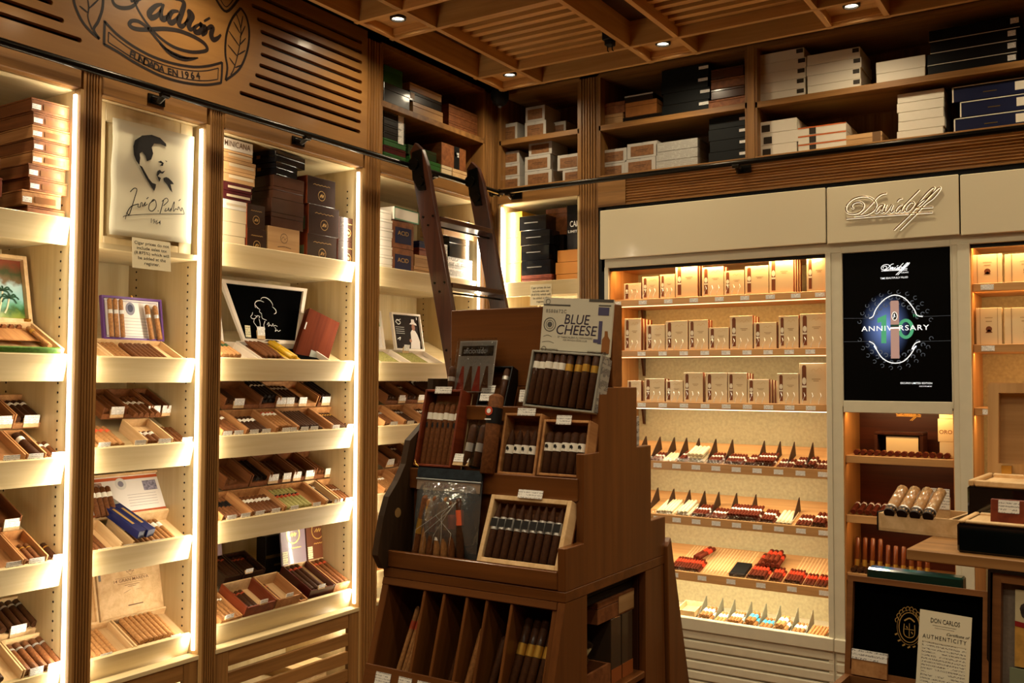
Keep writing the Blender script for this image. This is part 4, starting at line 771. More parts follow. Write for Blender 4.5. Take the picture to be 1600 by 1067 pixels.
strokes(t, 'wreath_emblem', ink_b, [(ringpts(w_*0.5, 0.085, 0.02), 0.0018), ([(w_*0.42, 0.08), (w_*0.48, 0.092), (w_*0.52, 0.08), (w_*0.58, 0.09)], 0.0016), ([(w_*0.3, 0.045), (w_*0.5, 0.05), (w_*0.72, 0.045)], 0.002), ([(w_*0.5, 0.03), (w_*0.56, 0.022), (w_*0.5, 0.018)], 0.002)], -0.0009)
for i, (a, c, hh) in enumerate(((424, 474, 0.062), (424, 475, 0.062), (426, 474, 0.05), (427, 475, 0.05))):
    wbox(a, c, 330, zs+0.13+sum((0.062, 0.062, 0.05, 0.05)[:i]), hh-0.001, 'dark brown shrink-wrapped box in the centre stack, %s' % ('lowest', 'second', 'third', 'fourth')[i], brn, 0.13, -0.06, 'dark wrapped boxes in the centre stack', seam=(i % 2 == 0))
bk = mat('black_wrap', (16, 16, 18), 0.2, coat=0.8)
for i, (a, c, rz_) in enumerate(((432, 470, 8), (430, 482, 6))):
    t = wbox(a, c, 270, zs+0.354+0.052*i, 0.05, 'shiny black box with small silver clasp on the centre stack, %s' % ('lower', 'upper')[i], bk, 0.22, -0.05, 'black boxes with clasp', rz_, lidh=0.45)
    MB().box(-0.004, 0.08, 0.018, -0.0008, 0.10, 0.032).build('clasp', brass, t)
cube(386, 416, 385, zs, 0.105, 'dark brown cube box behind the cream boxes, lower one', g); cube(386, 414, 350, zs+0.106, 0.10, 'dark brown cube box behind the cream boxes, upper one', g)
zz = zs
for i, (hh, c1, c2, mm_, lb) in enumerate(((0.062, 344, 384, crm, 'cream wrapped box, lowest'), (0.055, 344, 385, crm, 'cream wrapped box, second'), (0.052, 344, 388, crm, 'cream wrapped box, third'), (0.038, 344, 392, wht, 'white and maroon wrapped box'), (0.036, 344, 393, mar, 'maroon wrapped box, lower'), (0.036, 346, 394, mar, 'maroon wrapped box, upper'), (0.048, 346, 398, tanw, 'brown wrapped box, lower'), (0.048, 346, 399, tanw, 'brown wrapped box, middle'), (0.034, 346, 394, tanw, 'thin brown wrapped box, upper'))):
    wbox(c1, c2, 300, zz, hh-0.001, lb + ' of the stack beside the pilaster', mm_, 0.15, -0.062, 'mixed boxes beside the pilaster', seam=(i > 5), front=[('print_strip', mat('strip_white', (190, 170, 140), 0.4), 0.2, 0.35, 0.95, 0.62)] if i > 2 else None); zz += hh
t = wbox(346, 395, 250, zz, 0.046, 'white box lettered MINICANA on top of the stack beside the pilaster', wht, 0.15, -0.062, None, seam=False); lettering('MINICANA', 0.034, br, t, T((0.08, -0.001, 0.024)), width=0.135)
# shelf 2
F = SF(2, 1); whf = mat('white_lid_frame', (222, 208, 190), 0.35)
x0, x1 = ux(2, 404, 566, 0.0, 1), ux(2, 512, 566, 0.0, 1); Wl = x1-x0
t, ld = open_box(F @ T((x0, 0.004, 0)), Wl, 0.18, 0.03, 'open white box, wide lid lined black with a white line drawing of a smoker', whf, 0.265, whf, velvet, 35, 0.014, lid_w=Wl*0.78, lid_dx=-0.005, taper=0.60, fh=0.008, inner=velvet, name='line_drawing_box')
Lw = Wl*0.78
def dz(zx, zy): return (Lw/2 + (zx-545)/1348*0.86*1.0, (630-zy)/560*0.262)
SD = [([(440, 300), (437, 262), (455, 235), (490, 226), (522, 238)], (0.002, 0.006)), ([(440, 270), (455, 295), (475, 310)], (0.002, 0.006)), ([(494, 215), (510, 195), (545, 192), (580, 215), (600, 250), (598, 268)], (0.002, 0.006)), ([(596, 275), (622, 300), (626, 330), (605, 346)], (0.002, 0.006)), ([(478, 312), (472, 335), (490, 352), (486, 360)], 0.0035), ([(410, 345), (402, 370), (390, 385), (400, 405), (430, 400), (445, 375), (470, 380), (462, 395)], 0.004), ([(425, 372), (450, 388)], 0.003), ([(420, 405), (412, 440), (430, 470), (440, 500)], 0.0035), ([(462, 405), (468, 450), (462, 500)], 0.004), ([(490, 365), (492, 395), (530, 412)], 0.0035), ([(515, 420), (500, 460), (505, 500), (485, 528)], 0.004), ([(530, 455), (545, 432), (550, 445), (540, 470), (560, 455), (575, 465), (585, 440), (590, 465), (605, 455), (625, 465)], 0.0035), ([(598, 475), (608, 490), (600, 515), (618, 500), (630, 512), (650, 500)], 0.0035)]
strokes(ld, 'line_drawing', ink_w, [([dz(*q) for q in P], (wd[0]*0.6, wd[1]*0.6) if isinstance(wd, tuple) else wd*0.6) for P, wd in SD], 0.0100)
MB().box(0.012, -0.002, 0.02, 0.04, 0.0, 0.072).build('stamp_label', printmat('stamp_paper', (226, 214, 170), (110, 110, 90), period=0.01), ld, T((0.006, 0.006, 0)) )
price_tag(t.matrix_world @ ld.matrix_basis @ T((Lw*0.30, -0.006, 0.012)), 'price tag on wooden block standing in the line drawing lid', 0.042, 0.055, back=0)
MB().prism([(Lw*0.35, 0.004), (Lw*0.65, 0.004), (Lw*0.58, 0.012), (Lw*0.42, 0.012)], -0.001, 0.0, 1).build('finger_notch', mat('notch_dark', (60, 40, 24), 0.7), ld)
cigars(F @ T((x0+0.01, 0.012, 0.006)), 6, 0.155, 0.0115, 'mid', None, 'dark tapered cigars under the line drawing lid', shape='perfecto', layers=2, fill=4)
yel = mat('yellow_tube', (214, 170, 40), 0.25, coat=0.4)
cigars(F @ T((x0+0.155, 0.012, 0.006)), 4, 0.16, 0.0105, 'tan', 'gold', 'yellow metal cigar tubes beside the brown leaning box', leafm=yel, shape='tube', name='cigar_tube', cat='cigar tube', bp=0.55, bw=0.04, layers=2, fill=2)
x2 = ux(2, 400, 566, 0.0, 1)
t, ld = open_box(F @ T((0.004, 0.004, 0)), x2-0.004, 0.17, 0.028, 'open box with pale frame and black lid lining beside the pilaster', whf, 0.20, whf, velvet, 37, 0.011, fh=0.01, lid_w=x2-0.10, lid_dx=-0.012)
cigars(F @ T((0.012, 0.012, 0.006)), 7, 0.14, 0.0105, 'light', 'green', 'light cigars with green bands beside the pilaster', layers=2, fill=6, bp=0.55, bw=0.16)
closed_box(F @ T((ux(2, 478, 556, 0.03, 1), 0.125, 0.004)) @ Rz(-20) @ Rx(-TL-8) @ Ry(14), 0.165, 0.04, 0.235, 'closed glossy redwood box standing on end by the light strip', wood('redwood_dark', (66, 24, 12), (92, 40, 20), 'Z', 0.5, 1.0), None, lidh=0.05, name='redwood_box', seam=False, front=[('round_sticker', mat('sticker_grey', (150, 150, 140), 0.4), 0.42, 0.03, 0.68, 0.22), ('barcode_label', tagp, 0.03, 0.55, 0.06, 0.7)])
for tp, lb in ((401, 'between the green-banded cigars and tapered cigars'), (419, 'before the dark tapered cigars'), (520, 'before the yellow tubes, left one'), (537, 'beside the yellow tubes, nearest the light strip'), (346, 'beside the pilaster before the green-banded cigars')): price_tag(F @ T((ux(2, tp, 566, 0.0, 1), -0.002, 0.004)), 'small white price tag ' + lb, 0.045, 0.03)
MATS['redwood_dark'].node_tree.nodes['Principled BSDF'].inputs['Specular IOR Level'].default_value = 0.04
# shelf 3
row(2, 2, 676, 0.004, 0.0, 0.168, 0.055, [(338, 378, 'brown cigars with large white bands next to the pilaster', 4, 0.0125, 0.15, 'mid', 'white', 'round', 1, [347, 365]), (378, 424, 'dark cigars with white bands in the narrow wooden compartment', 5, 0.0115, 0.13, 'dark', 'white', 'round', 1, [389, 408], {'bp': 0.62, 'bw': 0.16}), (424, 457, 'tan cigars with red and white bands', 5, 0.0095, 0.15, 'tan', 'white', 'round', 2, [439, 452], {'bp': 0.66, 'bw': 0.12, 'band2': 'redgold'}), (457, 510, 'slim grey-brown cigars in the wide front compartment', 9, 0.0085, 0.14, 'cdark', None, 'round', 2, [468, 483], {'fill': 7}), (510, 549, 'slim dark cigars with small gold bands by the light strip', 7, 0.008, 0.145, 'cdark', 'gold', 'round', 1, [517, 540], {'bp': 0.78, 'bw': 0.06})], cedar)
row(2, 2, 640, 0.185, 0.05, 0.155, 0.055, [(338, 395, 'dark cigars in the back tray with pale side', 3, 0.011, 0.12, 'dark', None, 'round', 1, [361], {'m': cedar_d}), (395, 421, 'black bundled cigars with small white bands', 5, 0.0105, 0.15, 'black', 'white', 'round', 2, [427], {'m': cedar_d, 'bp': 0.62, 'bw': 0.06}), (424, 484, 'mixed dark cigars in the middle back tray', 6, 0.011, 0.135, 'dark', 'silver', 'round', 1, [441, 461], {'m': cedar}), (486, 510, 'loose dark cigars in the back corner tray', 4, 0.0105, 0.14, 'black', None, 'round', 2, [497], {'m': cedar_d})], cedar)
# shelf 4
row(2, 3, 797, 0.004, 0.0, 0.168, 0.055, [(338, 385, 'brown cigars with black sleeves next to the pilaster', 6, 0.0095, 0.15, 'cmid', 'black', 'round', 1, [354, 376], {'bp': 0.5, 'bw': 0.25}), (386, 436, 'cigars with a zigzag row of white bands', 8, 0.0105, 0.13, 'cmid', 'white', 'round', 1, [398, 423], {'bp': 0.6, 'bw': 0.16}), (437, 501, 'pale green cigars with red bands', 7, 0.0115, 0.15, 'green', 'redgold', 'round', 1, [452, 487], {'bp': 0.52, 'bw': 0.10, 'band2': 'black'}), (502, 520, 'long dark cigars beside the pale box side', 2, 0.0105, 0.16, 'dark', 'silver', 'round', 1, [521], {'m': cedar_l}), (522, 549, 'brown cigars next to the light strip, fourth shelf', 5, 0.0095, 0.14, 'mid', 'silver', 'round', 1, [538], {'bp': 0.6, 'bw': 0.05})], cedar)
row(2, 3, 755, 0.185, 0.05, 0.16, 0.06, [(338, 378, 'brown cigars in the empty-looking back tray', 3, 0.011, 0.13, 'mid', None, 'round', 1, []), (380, 408, 'long dark wrapped cigars in the back tray', 4, 0.011, 0.15, 'black', None, 'round', 1, [415]), (410, 447, 'dark cigars in the half-empty back tray', 4, 0.011, 0.13, 'dark', None, 'round', 1, [436, 452]), (449, 478, 'dark cigars in the back tray behind the green ones', 3, 0.011, 0.13, 'dark', None, 'round', 1, [472]), (480, 505, 'brown cigars in the last back tray', 3, 0.0105, 0.13, 'mid', None, 'round', 1, [502])], cedar_d)
# shelf 5: deep boxes and emblem lids
F = SF(2, 4); lav = mat('lavender_lid', (150, 130, 140), 0.3, coat=0.4)
def deep(px0, px1, v, d, h, label, wall, n, r, L, leaf, band, cl, lid=None, lid_m=None, dxc=0.008, inner=None, tagx=None, w0=0.0, layers=1):
    x0, x1 = ux(2, px0, 945, v, 4), ux(2, px1, 945, v, 4); W_ = x1-x0-0.003; x0 = max(0.004, x0)
    tb = h-0.028 if lid else h*0.3
    t = tray(F @ T((x0, v, w0)), W_, d, h, label, wall, 0.006, fh=h*0.92, bh=h, inner=inner, name='deep_cigar_box', tb=tb)
    if lid:
        ld = MB().box(0, 0, 0, W_, 0.008, lid).build('lid', lid_m, t, T((0, d-0.004, h)) @ Rx(-TL-6))
        strokes(ld, 'wreath_emblem', gold_i, [(ringpts(W_*0.5, lid*0.72, W_*0.26), 0.005), ([(W_*0.36, lid*0.68), (W_*0.46, lid*0.76), (W_*0.46, lid*0.68), (W_*0.56, lid*0.76), (W_*0.56, lid*0.68), (W_*0.64, lid*0.75)], 0.005), ([(W_*(0.3+0.05*i), lid*(0.38+0.015*(i % 2))) for i in range(11)], 0.004)], -0.0008)
        MB().box(0.004, -0.002, 0.005, 0.034, -0.0003, 0.06).build('tax_stamp', printmat('stamp_paper', (226, 214, 170), (110, 110, 90), period=0.01), ld)
    if n: cigars(F @ T((x0+dxc, v+0.01, w0+tb+0.0006)), n, L, r, leaf, band, cl, layers=layers, bp=0.78, bw=0.06)
    if tagx: price_tag(F @ T((ux(2, tagx, 945, v, 4), v-0.001, h*0.9+w0)), 'small white price tag before the ' + cl.replace('', ''), 0.04, 0.022)
deep(338, 372, 0.003, 0.17, 0.04, 'flat wooden box of light cigars at the bottom beside the pilaster', cedar, 5, 0.0105, 0.15, 'ctan', 'white', 'light wrapped cigars at the bottom beside the pilaster', tagx=350)
deep(373, 421, 0.003, 0.17, 0.075, 'deep orange-brown box with only a few dark cigars', boxred, 4, 0.0115, 0.14, 'cdark', 'redgold', 'few dark cigars in the orange-brown box', inner=cedar_l, tagx=400)
deep(422, 460, 0.003, 0.17, 0.075, 'deep tan box with two brown cigars', cedar, 2, 0.0125, 0.14, 'mid', 'redgold', 'two brown cigars in the deep tan box', inner=cedar_l, tagx=440)
deep(461, 474, 0.003, 0.11, 0.035, 'small low wooden box wedged between the tan box and dark red box', cedar, 2, 0.008, 0.08, 'dark', None, 'small dark cigars in the low wedged box')
deep(475, 513, 0.02, 0.20, 0.06, 'deep dark red box with lavender lid and gold emblem', mat('darkred_box', (66, 16, 14), 0.3, coat=0.4), 3, 0.0145, 0.185, 'dark', 'redgold', 'thick dark cigars under the lavender lid', 0.18, lav, tagx=492, inner=cedar_l)
deep(514, 550, 0.02, 0.20, 0.06, 'deep box with brown emblem lid next to the light strip', cedar, 3, 0.0145, 0.185, 'mid', 'redgold', 'thick brown cigars under the brown emblem lid', 0.18, mat('brown_lid', (110, 62, 38), 0.3, coat=0.4), tagx=545, inner=cedar_l)
deep(338, 366, 0.19, 0.15, 0.06, 'dark box with lavender lid behind, beside the pilaster', shrink, 4, 0.0105, 0.14, 'dark', 'redgold', 'dark cigars behind, beside the pilaster', 0.16, lav, w0=0.03)
deep(367, 402, 0.19, 0.15, 0.06, 'dark box of slim red-banded cigars at the back', shrink, 5, 0.010, 0.14, 'dark', 'redgold', 'slim red-banded cigars at the back', tagx=375, w0=0.03)
t = closed_box(F @ T((ux(2, 404, 930, 0.28, 4), 0.25, 0.0)) @ Rx(-TL), 0.17, 0.06, 0.17, 'tall black carton standing at the back between the emblem lids', mat('black_carton', (14, 12, 10), 0.35), None, seam=False, front=[('gold_band', mat('dull_gold', (96, 78, 40), 0.4, 0.5), 0.0, 0.42, 1.0, 0.5), ('gold_band', mat('dull_gold', (96, 78, 40), 0.4, 0.5), 0.3, 0.2, 0.7, 0.25)])
# boxes glimpsed through the slotted base
for i, (yy, ww, hh, mm_) in enumerate(((-1.82, 0.2, 0.12, cedar_l), (-1.58, 0.22, 0.16, crm), (-1.33, 0.19, 0.2, cedar_l))): closed_box(T((-0.16, yy, 0.102)) @ LW, ww, 0.22, hh, 'pale box stored behind the base slats of the wide cabinet, %s' % ('left', 'middle', 'right')[i], mm_, 'boxes behind the base slats')
# ================================================================== bay 4 (behind the ladder)
zs = SHZ[3][0]+0.028+LIFT; z = zs
for i in range(7):
    wbox(592, [613, 614, 613, 612, 614, 613, 611][i], 380, z, 0.043, 'white wrapped box in the stack right of the last pilaster, %s' % ('bottom', 'second', 'third', 'fourth', 'fifth', 'sixth', 'top')[i], wht, 0.15, -0.055, 'white wrapped stack in the corner cabinet'); z += 0.044
blue_l = mat('dark_blue_label', (22, 28, 66), 0.35)
for i, lb in ((0, 'lower'), (1, 'upper')):
    t = wbox(612, 646, 410, zs+i*0.135, 0.133, 'brown wrapped cube box with dark blue ACID label, %s one' % lb, cedar_d, 0.15, -0.055, 'ACID boxes', seam=False, front=[('label', blue_l, 0.14, 0.18, 0.88, 0.78)]); w_ = PX(646, 410, -0.055).y-PX(612, 410, -0.055).y
    lettering('ACID', 0.03, gold_i, t, T((w_*0.51, -0.0018, 0.075)), width=w_*0.5)
gr = mat('green_trim', (30, 110, 70), 0.4)
t = wbox(616, 658, 340, zs+0.275, 0.062, 'white box with green edges lying on the ACID boxes', wht, 0.16, -0.05, None, seam=False, rz=4)
w_ = PX(658, 340, -0.05).y-PX(616, 340, -0.05).y
flat(t, 'green_edge', gr, [rect(0, 0, w_, 0.005), rect(0, 0.057, w_, 0.062), rect(0, 0, 0.005, 0.062), rect(w_-0.005, 0, w_, 0.062)], -0.0008)
z = zs
for i, (hh, mm_, a, c) in enumerate(((0.06, tanw, 647, 690), (0.06, tanw, 648, 690), (0.04, boxred, 655, 690), (0.035, blue_l, 655, 690))): wbox(a, c, 400, z, hh-0.001, ('tan box seen left of the ladder, lower', 'tan box seen left of the ladder, upper', 'thin red box on the tan boxes left of the ladder', 'thin blue box topping the pile left of the ladder')[i], mm_, 0.16, -0.06, 'boxes left of the ladder'); z += hh
blkw = printmat('black_white_art', (220, 214, 206), (20, 20, 22), period=0.04, fill=0.8)
z = zs
for i, (hh, mm_, a, c) in enumerate(((0.14, blkw, 700, 738), (0.11, bk, 702, 734), (0.05, tanw, 693, 742), (0.05, tanw, 694, 740))): wbox(a, c, 400, z, hh-0.001, ('box with black and white artwork between the ladder stiles', 'black box with white print between the ladder stiles', 'tan wrapped box behind the top ladder rungs, lower', 'tan wrapped box behind the top ladder rungs, upper')[i], mm_, 0.16, -0.06, 'boxes behind the ladder'); z += hh
t = wbox(688, 699, 425, zs, 0.2, 'upright black and white carton just right of the left ladder stile', blkw, 0.16, -0.06, None, seam=False)
F = SF(3, 1); certg = mat('green_print', (40, 110, 66), 0.5)
x0, x1 = ux(3, 592, 545, 0.0, 1), ux(3, 640, 545, 0.0, 1)
t, ld = open_box(F @ T((max(x0, 0.004), 0.004, 0)), x1-max(x0, 0.004), 0.17, 0.026, 'open box with green and white certificate lid right of the last pilaster', whf, 0.20, whf, cert, 36, 0.009, fh=0.01, lid_w=0.17, lid_dx=0.0)
flat(ld, 'green_print', certg, [rect(0.012, 0.12, 0.158, 0.188)], 0.0102); flat(ld, 'text_print', mat('paper_pale', (236, 232, 224), 0.4), [rect(0.03, 0.03, 0.14, 0.13)], 0.0099)  # plain paler rectangle over the certificate lining
cigars(F @ T((max(x0, 0.004)+0.008, 0.012, 0.006)), 9, 0.145, 0.0085, 'green', None, 'olive cigars under the green certificate lid', indiv=False)
x0, x1 = ux(3, 640, 545, 0.0, 1), ux(3, 692, 545, 0.0, 1)
t, ld = open_box(F @ T((x0, 0.004, 0)), x1-x0, 0.17, 0.026, 'open box, dark lid printed with a man in white shirt and hat', whf, 0.20, whf, mat('dark_photo', (34, 22, 16), 0.6, noise=0.3, spec=0.05), 36, 0.009, fh=0.01, lid_w=0.24, lid_dx=0.03)
# printed figure: shirt, head, hat, hand (flat print)
flat(ld, 'figure_print', mat('shirt_white', (216, 206, 200), 0.5), [[(0.135, 0.012), (0.215, 0.012), (0.222, 0.05), (0.205, 0.09), (0.19, 0.11), (0.165, 0.115), (0.15, 0.10), (0.148, 0.06)], [(0.148, 0.145), (0.21, 0.14), (0.205, 0.15), (0.195, 0.155), (0.19, 0.172), (0.168, 0.172), (0.165, 0.155)]], 0.0100)
flat(ld, 'figure_print', mat('printed_skin', (150, 96, 70), 0.5), [disc(0.178, 0.128, 0.014, 14, 0.018), disc(0.142, 0.055, 0.010, 10)], 0.0098)
strokes(ld, 'figure_print', ink_w, [([(0.035, 0.15), (0.05, 0.165), (0.075, 0.15), (0.055, 0.14), (0.04, 0.152)], 0.004), ([(0.05, 0.16), (0.08, 0.168)], 0.003), ([(0.035, 0.06), (0.06, 0.07), (0.05, 0.055)], 0.004), ([(0.215, 0.17), (0.215, 0.185)], 0.006)] + [([(0.03, 0.125-0.011*i), (0.10, 0.125-0.011*i)], 0.0015) for i in range(4)], 0.0099)
cigars(F @ T((x0+0.008, 0.012, 0.006)), 9, 0.145, 0.0085, 'green', None, 'x', indiv=False)
price_tag(t.matrix_world @ T((0.10, 0.14, 0.02)), 'price tag standing before the printed man with hat', 0.045, 0.045)
row(3, 2, 668, 0.004, 0.0, 0.168, 0.055, [(592, 624, 'wrapped cigars in the corner cabinet, left front tray', 5, 0.010, 0.14, 'cmid', 'silver', 'round', 1, [608], {'indiv': False}), (625, 658, 'wrapped cigars in the corner cabinet, second front tray', 5, 0.010, 0.14, 'cdark', 'silver', 'round', 1, [634], {'indiv': False}), (659, 700, 'cigars in the corner cabinet front tray near the stand', 5, 0.010, 0.14, 'dark', 'white', 'round', 1, [], {'indiv': False})], cedar)
row(3, 2, 640, 0.185, 0.05, 0.16, 0.055, [(592, 622, 'dark cigars in the corner cabinet back tray', 4, 0.010, 0.14, 'dark', None, 'round', 1, [617], {'indiv': False}), (623, 652, 'dark white-banded cigars in the corner cabinet back tray', 4, 0.010, 0.14, 'dark', 'white', 'round', 1, [647], {'indiv': False}), (653, 700, 'piled white-banded cigars in the corner cabinet', 7, 0.010, 0.14, 'cdark', 'white', 'round', 3, [], {'indiv': False})], cedar_d)
row(3, 3, 790, 0.004, 0.0, 0.168, 0.055, [(592, 628, 'light cigars on the fourth corner shelf', 6, 0.0095, 0.14, 'ctan', 'white', 'round', 1, [604], {'indiv': False}), (629, 680, 'brown cigars on the fourth corner shelf', 7, 0.0095, 0.14, 'mid', 'white', 'round', 1, [], {'indiv': False})], cedar)
row(3, 3, 760, 0.185, 0.05, 0.16, 0.055, [(592, 612, 'dark cigars behind on the fourth corner shelf', 3, 0.010, 0.14, 'dark', None, 'round', 1, [], {'indiv': False}), (613, 640, 'dark silver-banded cigars behind on the fourth corner shelf', 4, 0.010, 0.14, 'dark', 'silver', 'round', 1, [598], {'indiv': False})], cedar_d)
row(3, 4, 900, 0.004, 0.0, 0.168, 0.055, [(592, 640, 'light cigars on the lowest corner shelf', 6, 0.0095, 0.14, 'ctan', 'white', 'round', 1, [], {'indiv': False})], cedar)
# upper corner case boxes
zl, zu = 2.666, 2.933; grn = mat('green_box', (40, 84, 34), 0.4); dk = mat('dark_box', (26, 20, 16), 0.3, coat=0.4)
def ub(px0, px1, py, zb, ht, label, m, x=-0.04, group='boxes in the dark upper corner case', dep=0.2, **kw): return wbox(px0, px1, py, zb, ht, label, m, dep, x, group, **kw)
ub(600, 640, 160, zu, 0.11, 'black wrapped box under the green box, dark upper corner case', dk); ub(600, 629, 130, zu+0.111, 0.085, 'small green box on top of the black box, upper corner case', grn)
ub(645, 692, 190, zu, 0.07, 'pale wooden box under the black-banded one, upper corner case', tanw); ub(640, 690, 175, zu+0.071, 0.05, 'black box between two pale wooden boxes, upper corner case', dk, front=[('barcode_label', tagp, 0.02, 0.2, 0.14, 0.8)]); ub(640, 690, 160, zu+0.122, 0.04, 'pale wooden box on top of the black one, upper corner case', tanw)
for i in range(3): ub(701, 749, 205, zu+i*0.045, 0.044, 'reddish thin wooden box by the corner post, %s' % ('bottom', 'middle', 'top')[i], cedar_d)
for i in range(3): ub(600, 634, 235, zl+i*0.035, 0.034, 'green striped flat box under the labelled dark boxes, %s' % ('bottom', 'middle', 'top')[i], grn if i % 2 == 0 else mar)
for i in range(4): ub(600, 633, 200, zl+0.105+i*0.034, 0.033, 'thin dark box with white paper seal, %s of four' % ('lowest', 'second', 'third', 'topmost')[i], dk, front=[('paper_seal', tagp, 0.66, -0.25, 0.92, 0.9)])
ub(640, 688, 255, zl, 0.06, 'green and brown wrapped bundle box behind the ladder hook, lower', grn); ub(638, 682, 240, zl+0.061, 0.05, 'dark green wrapped box behind the ladder hook, upper', mat('dkgreen_box', (30, 44, 24), 0.3, coat=0.6))
ub(690, 706, 262, zl, 0.06, 'small cream box between the ladder hooks, left', crm); ub(707, 738, 262, zl, 0.06, 'cream wooden box with small print between the ladder hooks', cedar_l); ub(690, 728, 240, zl+0.061, 0.12, 'brown box with black band and white figure above the cream boxes', cedar_d, seam=False, front=[('black_band', black, 0.5, 0, 0.72, 1), ('white_figure', ink_w, 0.52, 0.55, 0.70, 0.75)])
# ================================================================== cream display unit on the back wall
oakp = wood('pale_oak_x', (176, 128, 76), (204, 156, 100), 'X', 0.4, 0.9, 0.2)
oakpz = wood('pale_oak_z', (170, 116, 62), (196, 142, 84), 'Z', 0.4, 0.9, 0.2)
UN = thing('cream_display_unit', 'built-in cream display unit with oak shelves along the back wall', 'display unit', T((0.66, 0, 0)))
ux0 = 0.66
def up(name, m, x0, y0, z0, x1, y1, z1, par=None, bevel=0.0015): return MB().box(x0-ux0, y0, z0, x1-ux0, y1, z1).build(name, m, par or UN, bevel=bevel)
up('header_door', cream, 0.684, -0.035, 2.222, 1.834, -0.015, 2.476, bevel=0.003); up('header_door', cream, 1.840, -0.035, 2.216, 2.388, -0.015, 2.474, bevel=0.003); up('header_door', cream, 2.394, -0.035, 2.212, 3.2, -0.015, 2.470, bevel=0.003)
up('header_back', black, 0.676, 0.0, 2.16, 3.2, 0.02, 2.5); up('header_rail', creamp, 0.70, -0.012, 2.176, 3.2, 0.02, 2.222)
up('side_gap', black, 0.660, 0.0, 0.0, 0.700, 0.02, 2.5)
for a, c in ((0.700, 0.722), (1.826, 1.850), (1.850, 1.896), (2.352, 2.376), (2.376, 2.424)): up('stile', creamp, a, -0.010 if a in (1.850, 2.352) else -0.016, 0.0, c, 0.36, 2.18)
up('back_panel', suede, 0.722, 0.345, 0.38, 1.826, 0.36, 2.19); up('back_panel', wood('niche_red', (66, 24, 10), (92, 38, 16), 'X', 0.4, 1.0, 0.2), 1.896, 0.30, 0.2, 2.352, 0.315, 1.50); up('back_panel', suede, 2.424, 0.345, 0.2, 3.2, 0.36, 2.19)
up('side_panel', oakpz, 0.722, 0.0, 0.38, 0.726, 0.345, 2.176); up('side_panel', oakpz, 1.822, 0.0, 0.38, 1.826, 0.345, 2.176); up('side_panel', oakpz, 1.896, 0.0, 0.2, 1.900, 0.3, 1.47); up('side_panel', oakpz, 2.348, 0.0, 0.2, 2.352, 0.3, 1.47); up('side_panel', oakpz, 2.424, 0.0, 0.2, 2.428, 0.345, 2.176); up('side_panel', oakpz, 3.196, 0, 0.2, 3.2, 0.345, 2.176)
up('soffit', oakp, 0.722, 0.0, 2.172, 1.826, 0.345, 2.176); up('soffit', oakp, 2.424, 0, 2.172, 3.2, 0.345, 2.176)
amb = mat('amber_led', (255, 190, 110), 0.5, emit=(1.0, 0.66, 0.30), es=2.5); wled = mat('cream_led', (255, 235, 190), 0.5, emit=(1.0, 0.86, 0.58), es=2.5)
for k, zt in enumerate((2.010, 1.748, 1.488)):
    s_ = up('shelf', oakp, 0.727, 0.018, zt-0.034, 1.821, 0.335, zt)
    MB().box(0.075, 0.03, zt-0.038, 1.155, 0.042, zt-0.0345).build('shelf_light', amb if k < 2 else wled, s_)
    for q in range(9):
        px = 1000+33*q if k else 962+40*q; MB().box(-0.022, 0.0165, zt-0.028, 0.022, 0.018, zt-0.008).build('shelf_label', tagp, s_, T((PY(min(px, 1280), 500, 0.0).x-ux0, 0, 0)))
    for q in (0.10, ): MB().prism([(0.30, zt-0.034), (0.335, zt-0.034), (0.335, zt-0.13), (0.325, zt-0.13)], q, q+0.012, 0).build('shelf_bracket', walnut, s_)
    area('unit_shelf_led', (1.27, 0.045, zt-0.040), (0, 0.55, -1), 1.05, 0.012, (3.2, 2.6, 4.0)[k], AMB if k == 0 else (1.0, 0.80, 0.50))
area('unit_top_led', (1.27, 0.03, 2.168), (0, 0.6, -1), 1.05, 0.012, 4.5, AMB)
area('unit_right_led', (2.75, 0.03, 2.168), (0, 0.6, -1), 0.7, 0.012, 3.0, AMB); area('unit_mid_led', (2.12, 0.03, 1.462), (0, 0.6, -1), 0.42, 0.012, 1.1, AMB)
TB = 22.0
def tilt_shelf(z, n):
    s_ = MB().box(0.067, 0.0, -0.03, 1.161, 0.018, 0.012).build('shelf_fascia', oakp, UN, T((0, 0.012, z)))
    MB().box(0.067, 0.018, -0.012, 1.161, 0.33, 0.0).build('tilted_board', oakp, s_, Rx(TB-6))
    for q in range(n): MB().box(-0.022, -0.0015, -0.020, 0.022, 0.0, 0.002).build('shelf_label', tagp, s_, T((0.12+q*1.02/(n-1), 0, 0)))
    MB().box(0.07, 0.0175, 0.012, 1.158, 0.0195, 0.032).build('acrylic_stop', sleeve, s_)
    return s_
sh4 = tilt_shelf(1.178, 11); sh5 = tilt_shelf(0.913, 11); sh6 = tilt_shelf(0.642, 8)
area('unit_s4_led', (1.27, 0.045, 1.130), (0, 0.6, -1), 1.05, 0.012, 4.0, (1.0, 0.82, 0.54)); area('unit_s5_led', (1.27, 0.045, 0.868), (0, 0.6, -1), 1.05, 0.012, 4.0, (1.0, 0.82, 0.54)); area('unit_s6_led', (1.27, 0.045, 0.6), (0, 0.6, -1), 1.05, 0.012, 6.0, (1.0, 0.84, 0.55))
up('base_tray', creamp, 0.722, 0.0, 0.40, 1.826, 0.345, 0.425); up('base_lip', creamp, 0.722, -0.03, 0.385, 1.85, 0.0, 0.445, bevel=0.004)
for k in range(8): up('base_slat', creamp, 0.722, -0.018, 0.385-0.048*(k+1)+0.004, 1.85, 0.0, 0.385-0.048*k-0.002, bevel=0.006)
for k in range(8): up('base_slat', creamp, 1.856, -0.018, 0.385-0.048*(k+1)+0.004, 2.424, 0.0, 0.385-0.048*k-0.002, bevel=0.006)
